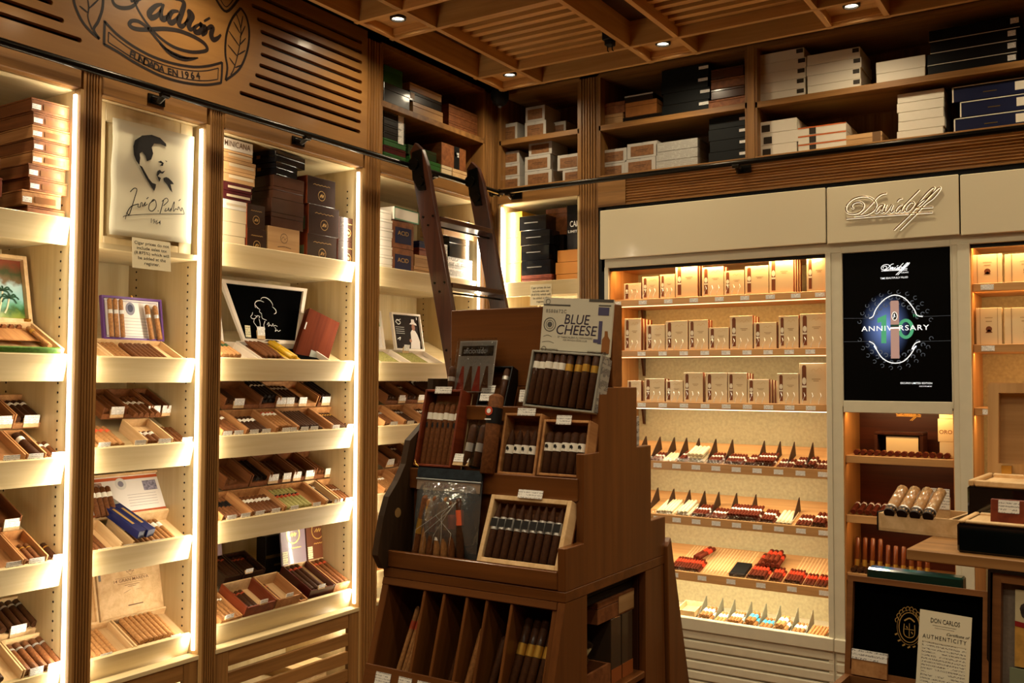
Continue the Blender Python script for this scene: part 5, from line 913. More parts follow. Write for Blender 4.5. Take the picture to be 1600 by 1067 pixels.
up('base_back', creamp, 0.722, 0.0, 0.0, 2.424, 0.01, 0.385); up('base_lip', creamp, 1.852, -0.03, 0.385, 2.424, 0.0, 0.445, bevel=0.004)
for zt in (1.262, 0.995, 0.738): up('shelf', oakp, 1.901, 0.012, zt-0.034, 2.347, 0.29, zt)
for zt in (1.262, 0.995): area('unit_mid_shelf_led', (2.12, 0.04, zt-0.038), (0, 0.6, -1), 0.40, 0.012, 0.35, AMB)
for zt in (2.010, 1.752, 1.485):
    s_ = up('shelf', oakp, 2.429, 0.018, zt-0.034, 3.195, 0.335, zt); MB().box(1.80, 0.0165, zt-0.028, 1.85, 0.018, zt-0.006).build('shelf_label', tagp, s_); area('unit_right_shelf_led', (2.75, 0.04, zt-0.038), (0, 0.6, -1), 0.7, 0.012, 1.8, AMB)
# backlit script sign
SG = thing('script_sign', 'gold backlit script sign reading Davidoff on the cream header', 'sign', T((1.84, -0.036, 2.216)))
def sz(zx, zy): p = PY(1300+zx/8, 280+zy/8, -0.045); return (p.x-1.84, p.z-2.216)
SS = [[(270, 365), (245, 350), (255, 310), (300, 285), (360, 285), (395, 320), (380, 370), (330, 415), (250, 430), (190, 415), (170, 370), (190, 310), (260, 245), (370, 212), (460, 222), (520, 258), (550, 310), (540, 360), (490, 410), (420, 440), (340, 452), (270, 460)],
      [(682, 172), (620, 185), (560, 225), (520, 275), (470, 330), (410, 390), (345, 440)], [(648, 315), (600, 322), (560, 365), (540, 408), (562, 415), (605, 372), (650, 315), (612, 395), (622, 415), (650, 400)], [(680, 315), (660, 370), (662, 415), (700, 380), (745, 310)], [(760, 320), (730, 390), (738, 415), (770, 390)],
      [(880, 315), (840, 325), (800, 370), (790, 405), (815, 408), (860, 365), (920, 300), (1000, 220), (1090, 130)], [(900, 320), (862, 390), (872, 410), (905, 392)], [(808, 282), (835, 250), (878, 236)], [(1020, 285), (980, 290), (930, 340), (915, 390), (940, 400), (980, 370), (1025, 310), (1012, 288)],
      [(1030, 360), (1075, 295), (1180, 170), (1262, 102), (1272, 125), (1200, 220), (1100, 290), (990, 420), (880, 528), (770, 635)], [(1040, 365), (1110, 320), (1200, 230), (1300, 130), (1346, 98), (1345, 130), (1260, 235), (1160, 310), (1060, 420), (950, 530), (845, 635)], [(1040, 360), (1260, 345)], [(175, 490), (600, 455), (1255, 410)]]
m1, m2 = MB(), MB()
for P in SS:
    sp = smoothpts([sz(*q) for q in P], 5) if len(P) > 2 else [Vector(sz(*q)) for q in P]
    m1.tube([(q.x, -0.008, q.y) for q in sp], 0.0026, 6); m2.ribbon(sp, 0.0085, -0.0005)
m1.build('letters', mat('sign_gold', (92, 62, 20), 0.3, 0.3), SG, smooth='auto'); m2.build('halo_light', mat('sign_glow', (255, 240, 200), 0.5, emit=(1.0, 0.88, 0.62), es=0.8), SG)
# ---------- screen
SC = thing('advert_screen', 'tall black screen advertising a tenth anniversary cigar with glowing ornament', 'screen', T((1.896, 0, 1.50)))
sw, shh = 0.456, 0.70
MB().box(0.0, 0.0, -0.03, sw, 0.05, 0.69).build('housing', black, SC)
for a in ((-0.002, -0.02, 0.004, 0.70), (sw-0.004, -0.02, sw+0.002, 0.70), (0.004, 0.672, sw-0.004, 0.70), (0.004, -0.045, sw-0.004, 0.008)): MB().box(a[0], -0.014, a[1], a[2], 0.0, a[3]).build('bezel', creamp, SC, bevel=0.002)
def scrmat():
    m = bpy.data.materials.new('screen_picture'); m.use_nodes = True; nt = m.node_tree; bs = nt.nodes['Principled BSDF']; N = nt.nodes.new; Lk = nt.links.new
    tc = N('ShaderNodeTexCoord'); mp = N('ShaderNodeMapping'); mp.inputs['Location'].default_value = (-0.185, 0, -0.335); Lk(tc.outputs['Object'], mp.inputs[0]); mp.inputs['Scale'].default_value = (1, 1, 1)
    sc_ = N('ShaderNodeVectorMath'); sc_.operation = 'MULTIPLY'; sc_.inputs[1].default_value = (9.5, 0, 6.5); Lk(mp.outputs[0], sc_.inputs[0])
    g = N('ShaderNodeTexGradient'); g.gradient_type = 'SPHERICAL'; Lk(sc_.outputs[0], g.inputs[0]); pw_ = N('ShaderNodeMath'); pw_.operation = 'POWER'; pw_.inputs[1].default_value = 1.6; Lk(g.outputs['Fac'], pw_.inputs[0])
    st = N('ShaderNodeMath'); st.operation = 'MULTIPLY'; st.inputs[1].default_value = 0.8; Lk(pw_.outputs[0], st.inputs[0])
    bs.inputs['Base Color'].default_value = (0.001, 0.001, 0.001, 1); bs.inputs['Specular IOR Level'].default_value = 0.08; bs.inputs['Roughness'].default_value = 0.35; bs.inputs['Emission Color'].default_value = (0.30, 0.45, 1.0, 1); Lk(st.outputs[0], bs.inputs['Emission Strength']); return m
MB().box(0.004, -0.002, 0.008, sw-0.004, 0.0, 0.672).build('display', scrmat(), SC)
def em_(name, c, s): return mat(name, c, 0.4, emit=lin(c)[:3], es=s)
ew = em_('screen_white', (235, 240, 245), 0.9); eg = em_('screen_green', (70, 150, 110), 0.8); ed = em_('screen_grey', (70, 74, 80), 0.6); ec = em_('screen_cigar', (150, 120, 110), 0.9)
def s4(zx, zy): p = PY(1250+zx*0.2811, 250+zy*0.2811, -0.003); return (p.x-1.896, p.z-1.50)
def s5(zx, zy): p = PY(1280+zx*0.2437, 540+zy*0.2437, -0.003); return (p.x-1.896, p.z-1.50)
cxs = (s4(525, 850)[0])
top = [(238, 880), (384, 880), (406, 868), (424, 826), (470, 774), (527, 750), (584, 770), (632, 826), (650, 862), (682, 870), (838, 864)]
bot4 = [(238, 1010), (384, 1008), (410, 1022), (425, 1050)]; bot5 = [(352, 2), (368, 26), (398, 72), (440, 102), (490, 112), (544, 98), (588, 54), (612, 14), (622, 2)]; bot4r = [(622, 1052), (640, 1020), (668, 1008), (838, 1004)]
strokes(SC, 'ornament_line', ew, [([s4(*q) for q in top[1:-1]], 0.004), ([s4(*q) for q in bot4[1:]] + [s5(*q) for q in bot5] + [s4(*q) for q in bot4r[:-1]], 0.004)], -0.0032, k=4)
strokes(SC, 'ornament_line', ed, [([s4(*q) for q in top[:2]], 0.0015), ([s4(*q) for q in top[-2:]], 0.0015), ([s4(*q) for q in bot4[:2]], 0.0015), ([s4(*q) for q in bot4r[-2:]], 0.0015)], -0.0031)
sc_l = []
for k in range(26):
    a = math.pi*2*k/26
    for rr in (0.105, 0.128, 0.150):
        cx, cz = cxs+rr*1.02*math.cos(a), s4(525, 900)[1]-0.035+rr*1.12*math.sin(a)
        if abs(cz-(s4(525, 945)[1])) < 0.035: continue
        sc_l.append(([(cx+0.008*math.cos(a+t), cz+0.008*math.sin(a+t)) for t in (0, 1.2, 2.4, 3.6, 4.6)], 0.004 if rr < 0.14 else 0.0025))
strokes(SC, 'scroll_ornament', em_('screen_scroll', (78, 86, 98), 0.5), sc_l, -0.0029, k=3)
d1 = s4(465, 860); d2 = s4(465, 1015)
flat(SC, 'numeral', eg, [[s4(430, 880), s4(480, 858), s4(480, 1018), s4(452, 1018), s4(452, 900), s4(430, 905)]], -0.0033)
strokes(SC, 'numeral', eg, [([(s4(588, 938)[0]+0.026*math.cos(t), s4(588, 938)[1]+0.037*math.sin(t)) for t in [k*math.pi/9 for k in range(19)]], 0.014)], -0.0033, k=2)
q = s4(640, 866); lettering('TH', 0.016, eg, SC, T((q[0], -0.0034, q[1])))
q0, q1 = s4(342, 940), s4(718, 935); lettering('ANNIVERSARY', 0.032, ew, SC, T(((q0[0]+q1[0])/2, -0.0040, q0[1])), width=q1[0]-q0[0], space=1.15)
ca, cb = s4(502, 790), s5(515, 82); flat(SC, 'pictured_cigar', ec, [[(ca[0], cb[1]), (cb[0]+0.0, cb[1]), (cb[0], ca[1]), (cb[0]-0.003, ca[1]+0.006), (ca[0]+0.003, ca[1]+0.006), (ca[0], ca[1])]], -0.0042)
b0, b1 = s4(500, 905), s4(552, 830); flat(SC, 'pictured_band', em_('screen_band', (220, 215, 205), 0.9), [disc((b0[0]+b1[0])/2, (b0[1]+b1[1])/2, 0.0125, 20, 0.020)], -0.0044); flat(SC, 'pictured_band', black, [disc((b0[0]+b1[0])/2, (b0[1]+b1[1])/2, 0.009, 18, 0.016)], -0.0046)
strokes(SC, 'pictured_band', ew, [([(cxs-0.004, (b0[1]+b1[1])/2-0.01), (cxs+0.001, (b0[1]+b1[1])/2+0.01)], 0.003), ([(cxs-0.003, (b0[1]+b1[1])/2+0.008), (cxs+0.004, (b0[1]+b1[1])/2-0.004)], 0.002)], -0.0048)
q0 = s4(500, 938); flat(SC, 'pictured_band', ew, [rect(ca[0], q0[1], cb[0], q0[1]+0.006)], -0.0044); flat(SC, 'pictured_band', em_('screen_dkband', (30, 60, 46), 0.6), [rect(ca[0], q0[1]+0.008, cb[0], q0[1]+0.018)], -0.0044)
# small logo: the sign strokes again in white
ox, oz = s4(525, 605); k_ = 0.30
strokes(SC, 'logo_lettering', ew, [([((sz(*q)[0]-0.27)*k_+ox, (sz(*q)[1]-0.13)*k_+oz) for q in P], 0.0026) for P in SS], -0.0033, k=3)
q = s4(582, 625); lettering('CIGARS', 0.009, ew, SC, T((q[0], -0.0033, q[1]))); q = s4(523, 655); lettering('TIME BEAUTIFULLY FILLED', 0.011, ew, SC, T((q[0], -0.0033, q[1])), width=0.115)
q = s5(622, 241); lettering('ESCURIO LIMITED EDITION', 0.011, ew, SC, T((q[0], -0.0033, q[1])), width=0.128)
q = s5(682, 261); lettering('DISCOVER MORE', 0.006, ew, SC, T((q[0], -0.0033, q[1])), width=0.05)
# ---------- packs of the cream unit
pk = mat('pack_cream', (214, 190, 150), 0.35, coat=0.25); pks = mat('pack_brown', (120, 56, 30), 0.4); pcg = mat('pack_cigar_print', (112, 62, 34), 0.5); pbd = mat('pack_band_print', (226, 214, 190), 0.5)
PKG = ['row of cream packs on the top shelf', 'row of cream packs on the second shelf', 'row of cream packs on the third shelf']
ORD = ['first', 'second', 'third', 'fourth', 'fifth', 'sixth', 'seventh', 'eighth', 'last']
def pack(x, y, z, w, h, label, group, d=0.024, side=True, front=True, rz=0):
    t = thing('cigar_pack', label, 'cigar pack', T((x, y, z)) @ Rz(rz), group)
    MB().box(0, 0, 0, w, d, h).build('carton', pk, t, bevel=0.001)
    MB().box(w-0.0002, 0.003, 0.0, w+0.0006, d, h).build('brown_edge', pks, t); MB().box(0, 0.003, h-0.0003, w, d, h+0.0004).build('brown_edge', pks, t)
    if front:
        flat(t, 'printed_cigar', pcg, [[(w*0.10, h*0.08), (w*0.26, h*0.08), (w*0.26, h*0.90), (w*0.23, h*0.95), (w*0.13, h*0.95), (w*0.10, h*0.90)]], -0.0007)
        flat(t, 'printed_band', pbd, [rect(w*0.10, h*0.40, w*0.26, h*0.45), disc(w*0.18, h*0.56, w*0.075, 12, h*0.09)], -0.0011)
        flat(t, 'print_line', mat('pack_ink', (150, 120, 84), 0.5), [rect(w*0.46, h*0.60, w*0.78, h*0.615), rect(w*0.52, h*0.555, w*0.72, h*0.57)], -0.0007)
        strokes(t, 'print_line', mat('pack_gold', (196, 160, 110), 0.4), [([(w*0.44, h*0.80), (w*0.54, h*0.86), (w*0.62, h*0.80), (w*0.74, h*0.88), (w*0.84, h*0.82)], 0.0014)], -0.0007)
    return t
PK = [[(195, 290, 582, 2), (297, 388, 545, 2), (396, 478, 532, 1), (482, 603, 478, 3), (630, 748, 492, 2), (752, 863, 512, 2), (868, 998, 486, 2), (1002, 1135, 440, 4), (1210, 1322, 436, 3)],
      [(198, 290, 776, 4), (320, 422, 810, 1), (427, 550, 790, 1), (555, 662, 784, 2), (667, 778, 826, 1), (784, 910, 762, 3), (917, 1042, 798, 2), (1055, 1165, 762, 1), (1174, 1320, 750, 2)],
      [(215, 290, 195, 3), (310, 420, 183, 2), (428, 523, 195, 2), (527, 633, 150, 3), (650, 768, 152, 1), (772, 878, 152, 3), (882, 1000, 188, 4), (1047, 1166, 155, 1), (1170, 1320, 98, 2)]]
for k in range(3):
    zt = (2.010, 1.748, 1.488)[k]; oy = (280, 280, 540)[k]
    for i, (a, c, tp, n) in enumerate(PK[k]):
        yf = 0.045; p0 = PY(920+a*0.2811, oy+tp*0.2811, yf); p1 = PY(920+c*0.2811, oy+tp*0.2811, yf); w_ = p1.x-p0.x; h_ = p0.z-zt
        for j in range(n):
            pack(p0.x+(0.004*j if i % 2 else 0.006*j), yf+0.0255*j, zt+0.0005, w_, h_-0.002*j, ('cream cigar pack with printed cigar, %s pile of the %s shelf, front' if j == 0 else 'cream cigar pack standing %s in the %s pile of the %%s shelf' % (('', 'second', 'third', 'fourth')[j], '%s')) % (ORD[i], ('top', 'second', 'third')[k]), PKG[k], front=(j == 0), rz=random.uniform(-2, 2) if n == 1 else 0)
        if k > 0 or i in (0, 1, 2, 4, 5):
            t = thing('acrylic_divider', 'clear acrylic stop in front of the %s pack pile, %s shelf' % (ORD[i], ('top', 'second', 'third')[k]), 'acrylic divider', T((p0.x, 0.022, zt+0.0006)), 'clear acrylic stops')
            for q in range(3):
                fx = w_*(0.15+0.3*q); MB().tube([(fx, 0.0, 0.0), (fx+0.002, 0.004, 0.018), (fx+0.010, 0.010, 0.038), (fx+0.004, 0.014, 0.052)], [0.0016, 0.0016, 0.0014, 0.0008], 6).build('highlight_fin', mat('acrylic_highlight', (240, 244, 240), 0.08, coat=1, spec=1.0), t, smooth=True)  # highlights of the clear acrylic, put in as thin white wires
# right column cream boxes with a small emblem
for i, (px0, px1, zt, hh) in enumerate(((1520, 1566, 2.010, 0.125), (1570, 1640, 2.010, 0.12), (1524, 1564, 1.752, 0.155), (1568, 1640, 1.752, 0.152))):
    a, c = PY(px0, 430, 0.05).x, PY(px1, 430, 0.05).x; t = closed_box(T((a, 0.05, zt+0.0005)), c-a, 0.06, hh, 'cream upright carton with small brown emblem, %s' % ('upper right shelf, left', 'upper right shelf, cut by the photo edge', 'second right shelf, left', 'second right shelf, cut by the photo edge')[i], pk, 'cream cartons in the right column', seam=False)
    w_ = c-a; flat(t, 'emblem', pcg, [disc(w_*0.5, hh*0.42, 0.012, 14), [(w_*0.5-0.014, hh*0.32), (w_*0.5+0.014, hh*0.32), (w_*0.5, hh*0.42)]], -0.0008); flat(t, 'print_line', mat('pack_ink', (150, 120, 84), 0.5), [rect(w_*0.15, 0, w_*0.17, hh), rect(w_*0.83, 0, w_*0.85, hh), rect(w_*0.35, hh*0.72, w_*0.65, hh*0.735), rect(w_*0.38, hh*0.62, w_*0.62, hh*0.64)], -0.0009)
# middle column
ce = mat('cream_box', (214, 190, 146), 0.4)
a, c = PY(1468, 690, 0.08).x, 2.345
for i, hh in enumerate((0.07, 0.10, 0.055)):
    t = closed_box(T((a-(0.006 if i == 1 else 0), 0.08, 1.2625+(0, 0.0705, 0.171)[i])), c-a, 0.08, hh-0.0005, 'cream square box in the amber niche, %s of three' % ('bottom', 'middle', 'top')[i], ce, 'cream boxes in the amber niche', seam=False)
    if i == 1: lettering('ORO', 0.024, pcg, t, T(((c-a)*0.5, -0.0008, 0.042)))
a, c = PY(1366, 690, 0.10).x, PY(1442, 690, 0.10).x
t = thing('dark_cigar_chest', 'dark chest with cream card inside, standing in the amber niche under the screen', 'cigar box', T((a, 0.10, 1.2625)))
w_ = c-a; hh = 0.105
MB().box(0, 0, 0, w_, 0.12, 0.005).build('bottom', walnut, t); MB().box(0, 0.115, 0, w_, 0.12, hh).build('back_wall', walnut, t); MB().box(0, 0.0, hh-0.014, w_, 0.12, hh).build('top', walnut, t, bevel=0.003); 
for q in (0, w_-0.014): MB().box(q, 0.0, 0, q+0.014, 0.115, hh-0.014).build('side_wall', walnut, t)
MB().box(w_*0.24, 0.01, 0.005, w_*0.90, 0.012, hh-0.02).build('card', ce, t)
cigars(T((1.93, 0.03, 1.2625)) @ Rz(0), 14, 0.05, 0.0125, 'red', 'gold', 'short dark cigars lying in front of the dark chest', pitch=2.3, indiv=False)
strokes(UN, 'gold_script', mat('gold_script', (190, 140, 70), 0.3, 0.7), [([((sz(*q)[0]-0.27)*0.30+2.12-ux0, (sz(*q)[1]-0.13)*0.30+1.44) for q in P], 0.004) for P in SS], 0.2985, k=3)
for i in range(10): cigar(T((1.925+0.033*i, 0.11, 0.739)) @ Rx(78), 0.145 if i < 4 else 0.12, 0.0105, 'mid', 'gold', label='glass-tubed cigar standing upright on the lowest niche shelf, %s from left' % ('first second third fourth fifth sixth seventh eighth ninth tenth'.split()[i]), group='upright tubes in the niche', shape='tube', name='cigar_tube', cat='cigar tube', bp=0.1, bw=0.2, leafm=mat('tube_amber', (120, 62, 30), 0.12, coat=1))
cigars(T((1.915, 0.02, 0.739)), 9, 0.07, 0.0115, 'dark', None, 'dark cigars lying before the upright tubes', pitch=2.4, indiv=False)
cigars(T((1.915, 0.03, 0.996)) @ Rx(14), 12, 0.12, 0.0125, 'red', 'white', 'dark cigars on the middle niche shelf', pitch=2.4, indiv=False)
# ---------- tilted cigar shelves with dark triangular dividers
div_m = mat('divider_brown', (52, 30, 18), 0.5); divc = mat('divider_grey', (110, 108, 90), 0.3)
def TF(z): return T((0, 0.033, z+0.002)) @ Rx(TB-6)
def divider(M, label, m, group, L=0.17, h=0.075): o = MB().prism([(0, 0.001), (L, 0.001), (L, h), (L*0.93, h)], -0.001, 0.001, 0).build('shelf_divider', m, None, M); tag(o, label, 'divider', group)
sq = mat('white_sleeve', (226, 208, 168), 0.45)
def zx(z_, y, oy, zy): return PY(920+z_*0.2811, oy+zy*0.2811, y).x
# shelf 4
F4 = TF(1.178)
for i, z_ in enumerate((330, 410, 490, 560, 630, 725, 820, 1000, 1090, 1170, 1275)): divider(F4 @ T((zx(z_-72, 0.05, 540, 640), 0.012, 0)), 'dark triangular divider on the upper tilted shelf, %s from the left' % ('first second third fourth fifth sixth seventh eighth ninth tenth eleventh'.split()[i]), div_m, 'dark dividers on the upper tilted shelf')
S4 = [(350, 405, 3, 'red', 'white', 1), (412, 480, 4, None, None, 1), (495, 545, 3, 'red', 'white', 2), (553, 645, 4, None, None, 3), (658, 740, 5, 'red', 'white', 2), (752, 860, 7, 'red', 'white', 2), (865, 930, 4, 'red', 'white', 2), (932, 1030, 6, 'red', 'white', 3), (1045, 1130, 5, 'red', 'white', 1), (1135, 1200, 4, 'red', 'white', 2), (1205, 1265, 3, 'red', 'white', 2), (1270, 1325, 3, 'red', 'white', 1)]
for s5i, (a, c, n, leaf, band, ly) in enumerate(S4):
    x0, x1 = zx(a, 0.05, 540, 650), zx(c, 0.05, 540, 650); r_ = (x1-x0)/n/2.08
    cigars(F4 @ T((x0, 0.004, 0)), n, 0.115, r_, leaf or 'tan', band, 'white cigar sleeve on the upper tilted shelf, ' + {1: 'low pile', 3: 'tall pile'}[s5i] if not leaf else 'x', layers=ly, indiv=(leaf is None), leafm=None if leaf else sq, shape='tube' if leaf is None else 'round', bp=0.45, bw=0.14, name='cigar_tube' if leaf is None else 'cigar', cat='cigar tube' if leaf is None else 'cigar')
F5 = TF(0.913)
for i, z_ in enumerate((400, 490, 580, 665, 745, 845, 955, 1200)): divider(F5 @ T((zx(z_-75, 0.05, 540, 920), 0.012, 0)), 'dark triangular divider on the middle tilted shelf, %s from the left' % ('first second third fourth fifth sixth seventh eighth'.split()[i]), div_m, 'dark dividers on the middle tilted shelf')
S5 = [(375, 420, 3, None, None, 2), (398, 480, 5, None, None, 2), (487, 565, 4, None, None, 2), (570, 665, 6, 'red', 'white', 2), (672, 765, 5, 'red', 'white', 1), (772, 945, 10, 'red', 'white', 3), (948, 1035, 5, 'red', 'white', 2), (1040, 1130, 4, None, None, 1), (1150, 1230, 4, 'red', 'white', 1), (1235, 1325, 4, 'red', 'white', 2)]
for s5i, (a, c, n, leaf, band, ly) in enumerate(S5):
    x0, x1 = zx(a, 0.05, 540, 940), zx(c, 0.05, 540, 940); r_ = (x1-x0)/n/2.08
    cigars(F5 @ T((x0, 0.004, 0)), n, 0.125 if leaf else 0.15, r_, leaf or 'tan', band, 'white cigar sleeve on the middle tilted shelf, ' + {0: 'leftmost pile', 1: 'second pile', 2: 'square pile', 7: 'right pile'}[s5i] if not leaf else 'x', layers=ly, indiv=(leaf is None), leafm=None if leaf else sq, shape='tube' if leaf is None else 'round', bp=0.45, bw=0.14, name='cigar_tube' if leaf is None else 'cigar', cat='cigar tube' if leaf is None else 'cigar')
def zx3(z_, zy): return PY(960+z_*0.2811, 767+zy*0.2811, 0.05).x
F6 = TF(0.642)
S6 = [(310, 480, 11, 2), (735, 850, 6, 2), (860, 930, 4, 2), (940, 1045, 6, 2), (1050, 1110, 3, 1), (1115, 1180, 3, 1)]
for a, c, n, ly in S6:
    x0, x1 = zx3(a, 440), zx3(c, 480); r_ = (x1-x0)/n/2.08
    cigars(F6 @ T((x0, 0.006, 0)), n, 0.12, r_, 'red', 'red', 'x', layers=ly, indiv=False, bp=0.5, bw=0.25)
for q in range(46): 
    o = MB().box(-0.003, 0.02, 0.0, 0.003, 0.30, 0.004).build('rib', cedar_l, sh6, T((0.40+0.0162*q, 0.021, 0.002)) @ Rx(TB-6)) if q < 22 or q > 34 else None
x0 = zx3(640, 470); closed_box(F6 @ T((x0, 0.01, 0)), 0.075, 0.13, 0.02, 'flat black box lying on the lowest tilted shelf', black, None, lidh=0.3)
cigars(F6 @ T((zx3(750, 470)+0.01, 0.11, 0.02)), 1, 0.12, 0.011, 'red', 'red', 'dark red-banded cigars piled behind the flat black box', bp=0.5, bw=0.25); cigars(F6 @ T((zx3(790, 470), 0.10, 0.03)), 4, 0.12, 0.011, 'red', 'red', 'dark red-banded cigars piled behind the flat black box', layers=2, bp=0.5, bw=0.25)
cigars(F6 @ T((zx3(400, 440), 0.12, 0.022)) @ Rz(-20), 2, 0.13, 0.011, 'red', 'red', 'two red-banded cigars lying askew on the lowest tilted shelf', bp=0.5, bw=0.25)
# bottom tray with grey dividers
FB = T((0, 0.01, 0.426)) @ Rx(8)
for i, z_ in enumerate((468, 560, 628, 722, 805, 885, 985, 1070)): divider(FB @ T((zx3(z_, 690), 0.012, 0)), 'pale grey triangular divider in the bright bottom tray, %s from the left' % ('first second third fourth fifth sixth seventh eighth'.split()[i]), divc, 'grey dividers in the bottom tray', 0.15, 0.07)
SB = [(472, 555, 4, 'ctan', 'white', 2), (565, 625, 3, 'light', 'white', 1), (632, 715, 5, 'ctan', 'white', 2), (727, 800, 3, 'tan', 'blue', 2), (812, 880, 3, 'tan', 'blue', 1), (890, 970, 3, 'light', 'white', 2), (992, 1060, 3, 'ctan', 'white', 1), (1080, 1180, 5, 'light', None, 1)]
for i, (a, c, n, leaf, band, ly) in enumerate(SB):
    x0, x1 = zx3(a, 690), zx3(c, 690); r_ = (x1-x0)/n/2.1
    cigars(FB @ T((x0, 0.006, 0)), n, 0.12, r_, leaf, band, 'x', layers=ly, indiv=False, bp=0.4, bw=0.3)
t = tray(FB @ T((zx3(345, 640), 0.03, 0)), 0.10, 0.14, 0.03, 'empty pale wooden tray at the left of the bright bottom tray', cedar_l)
# ================================================================== boxes on the upper back shelves
def ybox(px0, px1, py, zb, ht, label, body, dep=0.2, y=0.05, group=None, rz=0, **kw):
    a, c = PY(px0, py, y).x, PY(px1, py, y).x
    return closed_box(T((a, y, zb)) @ Rz(rz), c-a, dep, ht, label, body, group, **kw), c-a
ZL, ZU = 2.6675, 2.9385
gry = mat('grey_edge_box', (172, 166, 156), 0.45); brl = mat('brown_box_label', (120, 82, 50), 0.5, noise=0.25, nscale=60)
def greybox(px0, px1, py, zb, ht, label, y=0.05, dep=0.18):
    t, w_ = ybox(px0, px1, py, zb, ht, label, gry, dep, y, 'grey-edged boxes with brown labels', seam=False, front=[('label', brl, 0.12, 0.14, 0.88, 0.80)])
    strokes(t, 'rosette_print', mat('rosette', (120, 120, 124), 0.5), [(ringpts(w_*0.5, ht*0.93, ht*0.06, 10), 0.001)], -0.0008); strokes(t, 'label_print', mat('label_ink', (70, 44, 26), 0.5), [([(w_*0.3, ht*0.52), (w_*0.7, ht*0.52)], 0.003), ([(w_*0.36, ht*0.42), (w_*0.64, ht*0.42)], 0.002)], -0.0016)
    return t
GL = 'grey-edged box with brown label, '
greybox(781, 808, 205, ZU, 0.105, GL+'single one on the upper shelf in the corner'); greybox(820, 853, 205, ZU, 0.092, GL+'lower of the upper-shelf pair'); greybox(821, 851, 180, ZU+0.0925, 0.085, GL+'upper of the upper-shelf pair'); greybox(858, 884, 198, ZU, 0.10, GL+'turned one behind the upper-shelf pair', 0.15, 0.14)
for i in range(3): greybox(785+(1 if i == 1 else 0), 812-i*0.5, 270, ZL+0.072*i, 0.071, GL+('bottom', 'middle', 'top')[i]+' of the left lower stack')
for i, hh in enumerate((0.085, 0.085, 0.075)): greybox((820, 820, 826)[i], (862, 860, 862)[i], 270, ZL+sum((0.085, 0.085, 0.075)[:i]), hh-0.001, GL+('bottom', 'middle', 'top')[i]+' of the middle lower stack')
greybox(879, 912, 270, ZL, 0.066, GL+'bottom one beside the fluted pilaster'); greybox(871, 906, 250, ZL+0.067, 0.085, GL+'upper one beside the fluted pilaster')
ybox(937, 973, 185, ZU, 0.062, 'pale brown wooden box left on the middle upper shelf, lower', tanw, group='boxes on the middle upper shelf'); ybox(940, 976, 168, ZU+0.063, 0.06, 'reddish wooden box left on the middle upper shelf, upper', cedar_d, group='boxes on the middle upper shelf')
ybox(973, 1034, 175, ZU, 0.03, 'flat black box under the orange-brown box', dk, group='boxes on the middle upper shelf'); ybox(977, 1026, 160, ZU+0.031, 0.076, 'orange-brown wooden box on the flat black box', mat('orange_brown', (150, 96, 48), 0.4, noise=0.15, nscale=40), group='boxes on the middle upper shelf'); ybox(976, 1020, 140, ZU+0.108, 0.035, 'black box with grey top edge on the orange-brown box', dk, group='boxes on the middle upper shelf', front=[('grey_edge', gry, 0.0, 0.8, 1.0, 1.0)])
gbk = mat('black_card', (7, 9, 8), 0.6, spec=0.2)
for i in range(4): ybox((1034, 1036, 1033, 1034)[i], (1107, 1109, 1106, 1107)[i], 140, ZU+0.0605*i, 0.06, 'black carton with white label, upper shelf stack, %s' % ('bottom', 'second', 'third', 'top')[i], gbk, 0.25, group='black cartons on the upper shelf', seam=False, front=[('label', tagp, 0.80, 0.55, 1.0, 0.80)])
for i in range(4): ybox((1107, 1111, 1111, 1111)[i], (1164, 1163, 1163, 1162)[i], 140, ZU+0.051*i, 0.048, 'cellophane-wrapped brown box beside the divider, %s' % ('bottom', 'second', 'third', 'top')[i], brn if i % 2 else cedar_d, group='wrapped brown boxes beside the divider', lidh=0.2)
greybox(937, 976, 260, ZL, 0.068, GL+'bottom left of the four on the middle lower shelf'); greybox(937, 979, 240, ZL+0.069, 0.076, GL+'top left of the four on the middle lower shelf'); greybox(976, 1024, 255, ZL, 0.078, GL+'bottom right of the four on the middle lower shelf'); greybox(980, 1027, 235, ZL+0.079, 0.080, GL+'top right of the four on the middle lower shelf')
for i in range(3): ybox(1025, 1090, 240, ZL+0.048*i, 0.047, 'grey striped carton beside the black cartons, %s' % ('bottom', 'middle', 'top')[i], printmat('grey_stripes', (164, 160, 150), (120, 116, 108), period=0.008), group='grey striped cartons', seam=False)
for i in range(4): ybox((1107, 1109, 1107, 1108)[i], 1169, 210, ZL+0.057*i, 0.0565, 'black carton with white label, lower shelf stack, %s' % ('bottom', 'second', 'third', 'top')[i], gbk, 0.25, group='black cartons on the lower shelf', seam=False, front=[('label', tagp, 0.78, 0.5, 0.98, 0.74)])
wh = mat('white_carton', (214, 204, 184), 0.5); dkl = mat('dark_label', (50, 42, 32), 0.5); PU = 2.9305
def wstack(px0, px1, py, zb, n, hh, lb, m=wh, lab=None, jit=2, group=None, dep=0.22, **kw):
    for i in range(n): ybox(px0+random.uniform(-jit, jit), px1+random.uniform(-jit, jit), py, zb+hh*i, hh-0.0008, lb % ('bottom' if i == 0 else 'top' if i == n-1 else ('second', 'third', 'fourth')[i-1]), m, dep, group=group or lb % 'each', seam=False, front=lab, **kw)
wstack(1181, 1258, 110, PU, 5, 0.048, 'white carton with dark corner label in the five-high stack, %s', lab=[('corner_label', dkl, 0.84, 0.5, 0.98, 0.92)])
wstack(1261, 1345, 105, PU, 4, 0.049, 'white carton with dark corner label in the four-high stack, %s', lab=[('corner_label', dkl, 0.86, 0.5, 0.98, 0.9)])
wstack(1370, 1446, 100, PU, 2, 0.054, 'plain white carton in the low pair before the black cartons, %s'); 
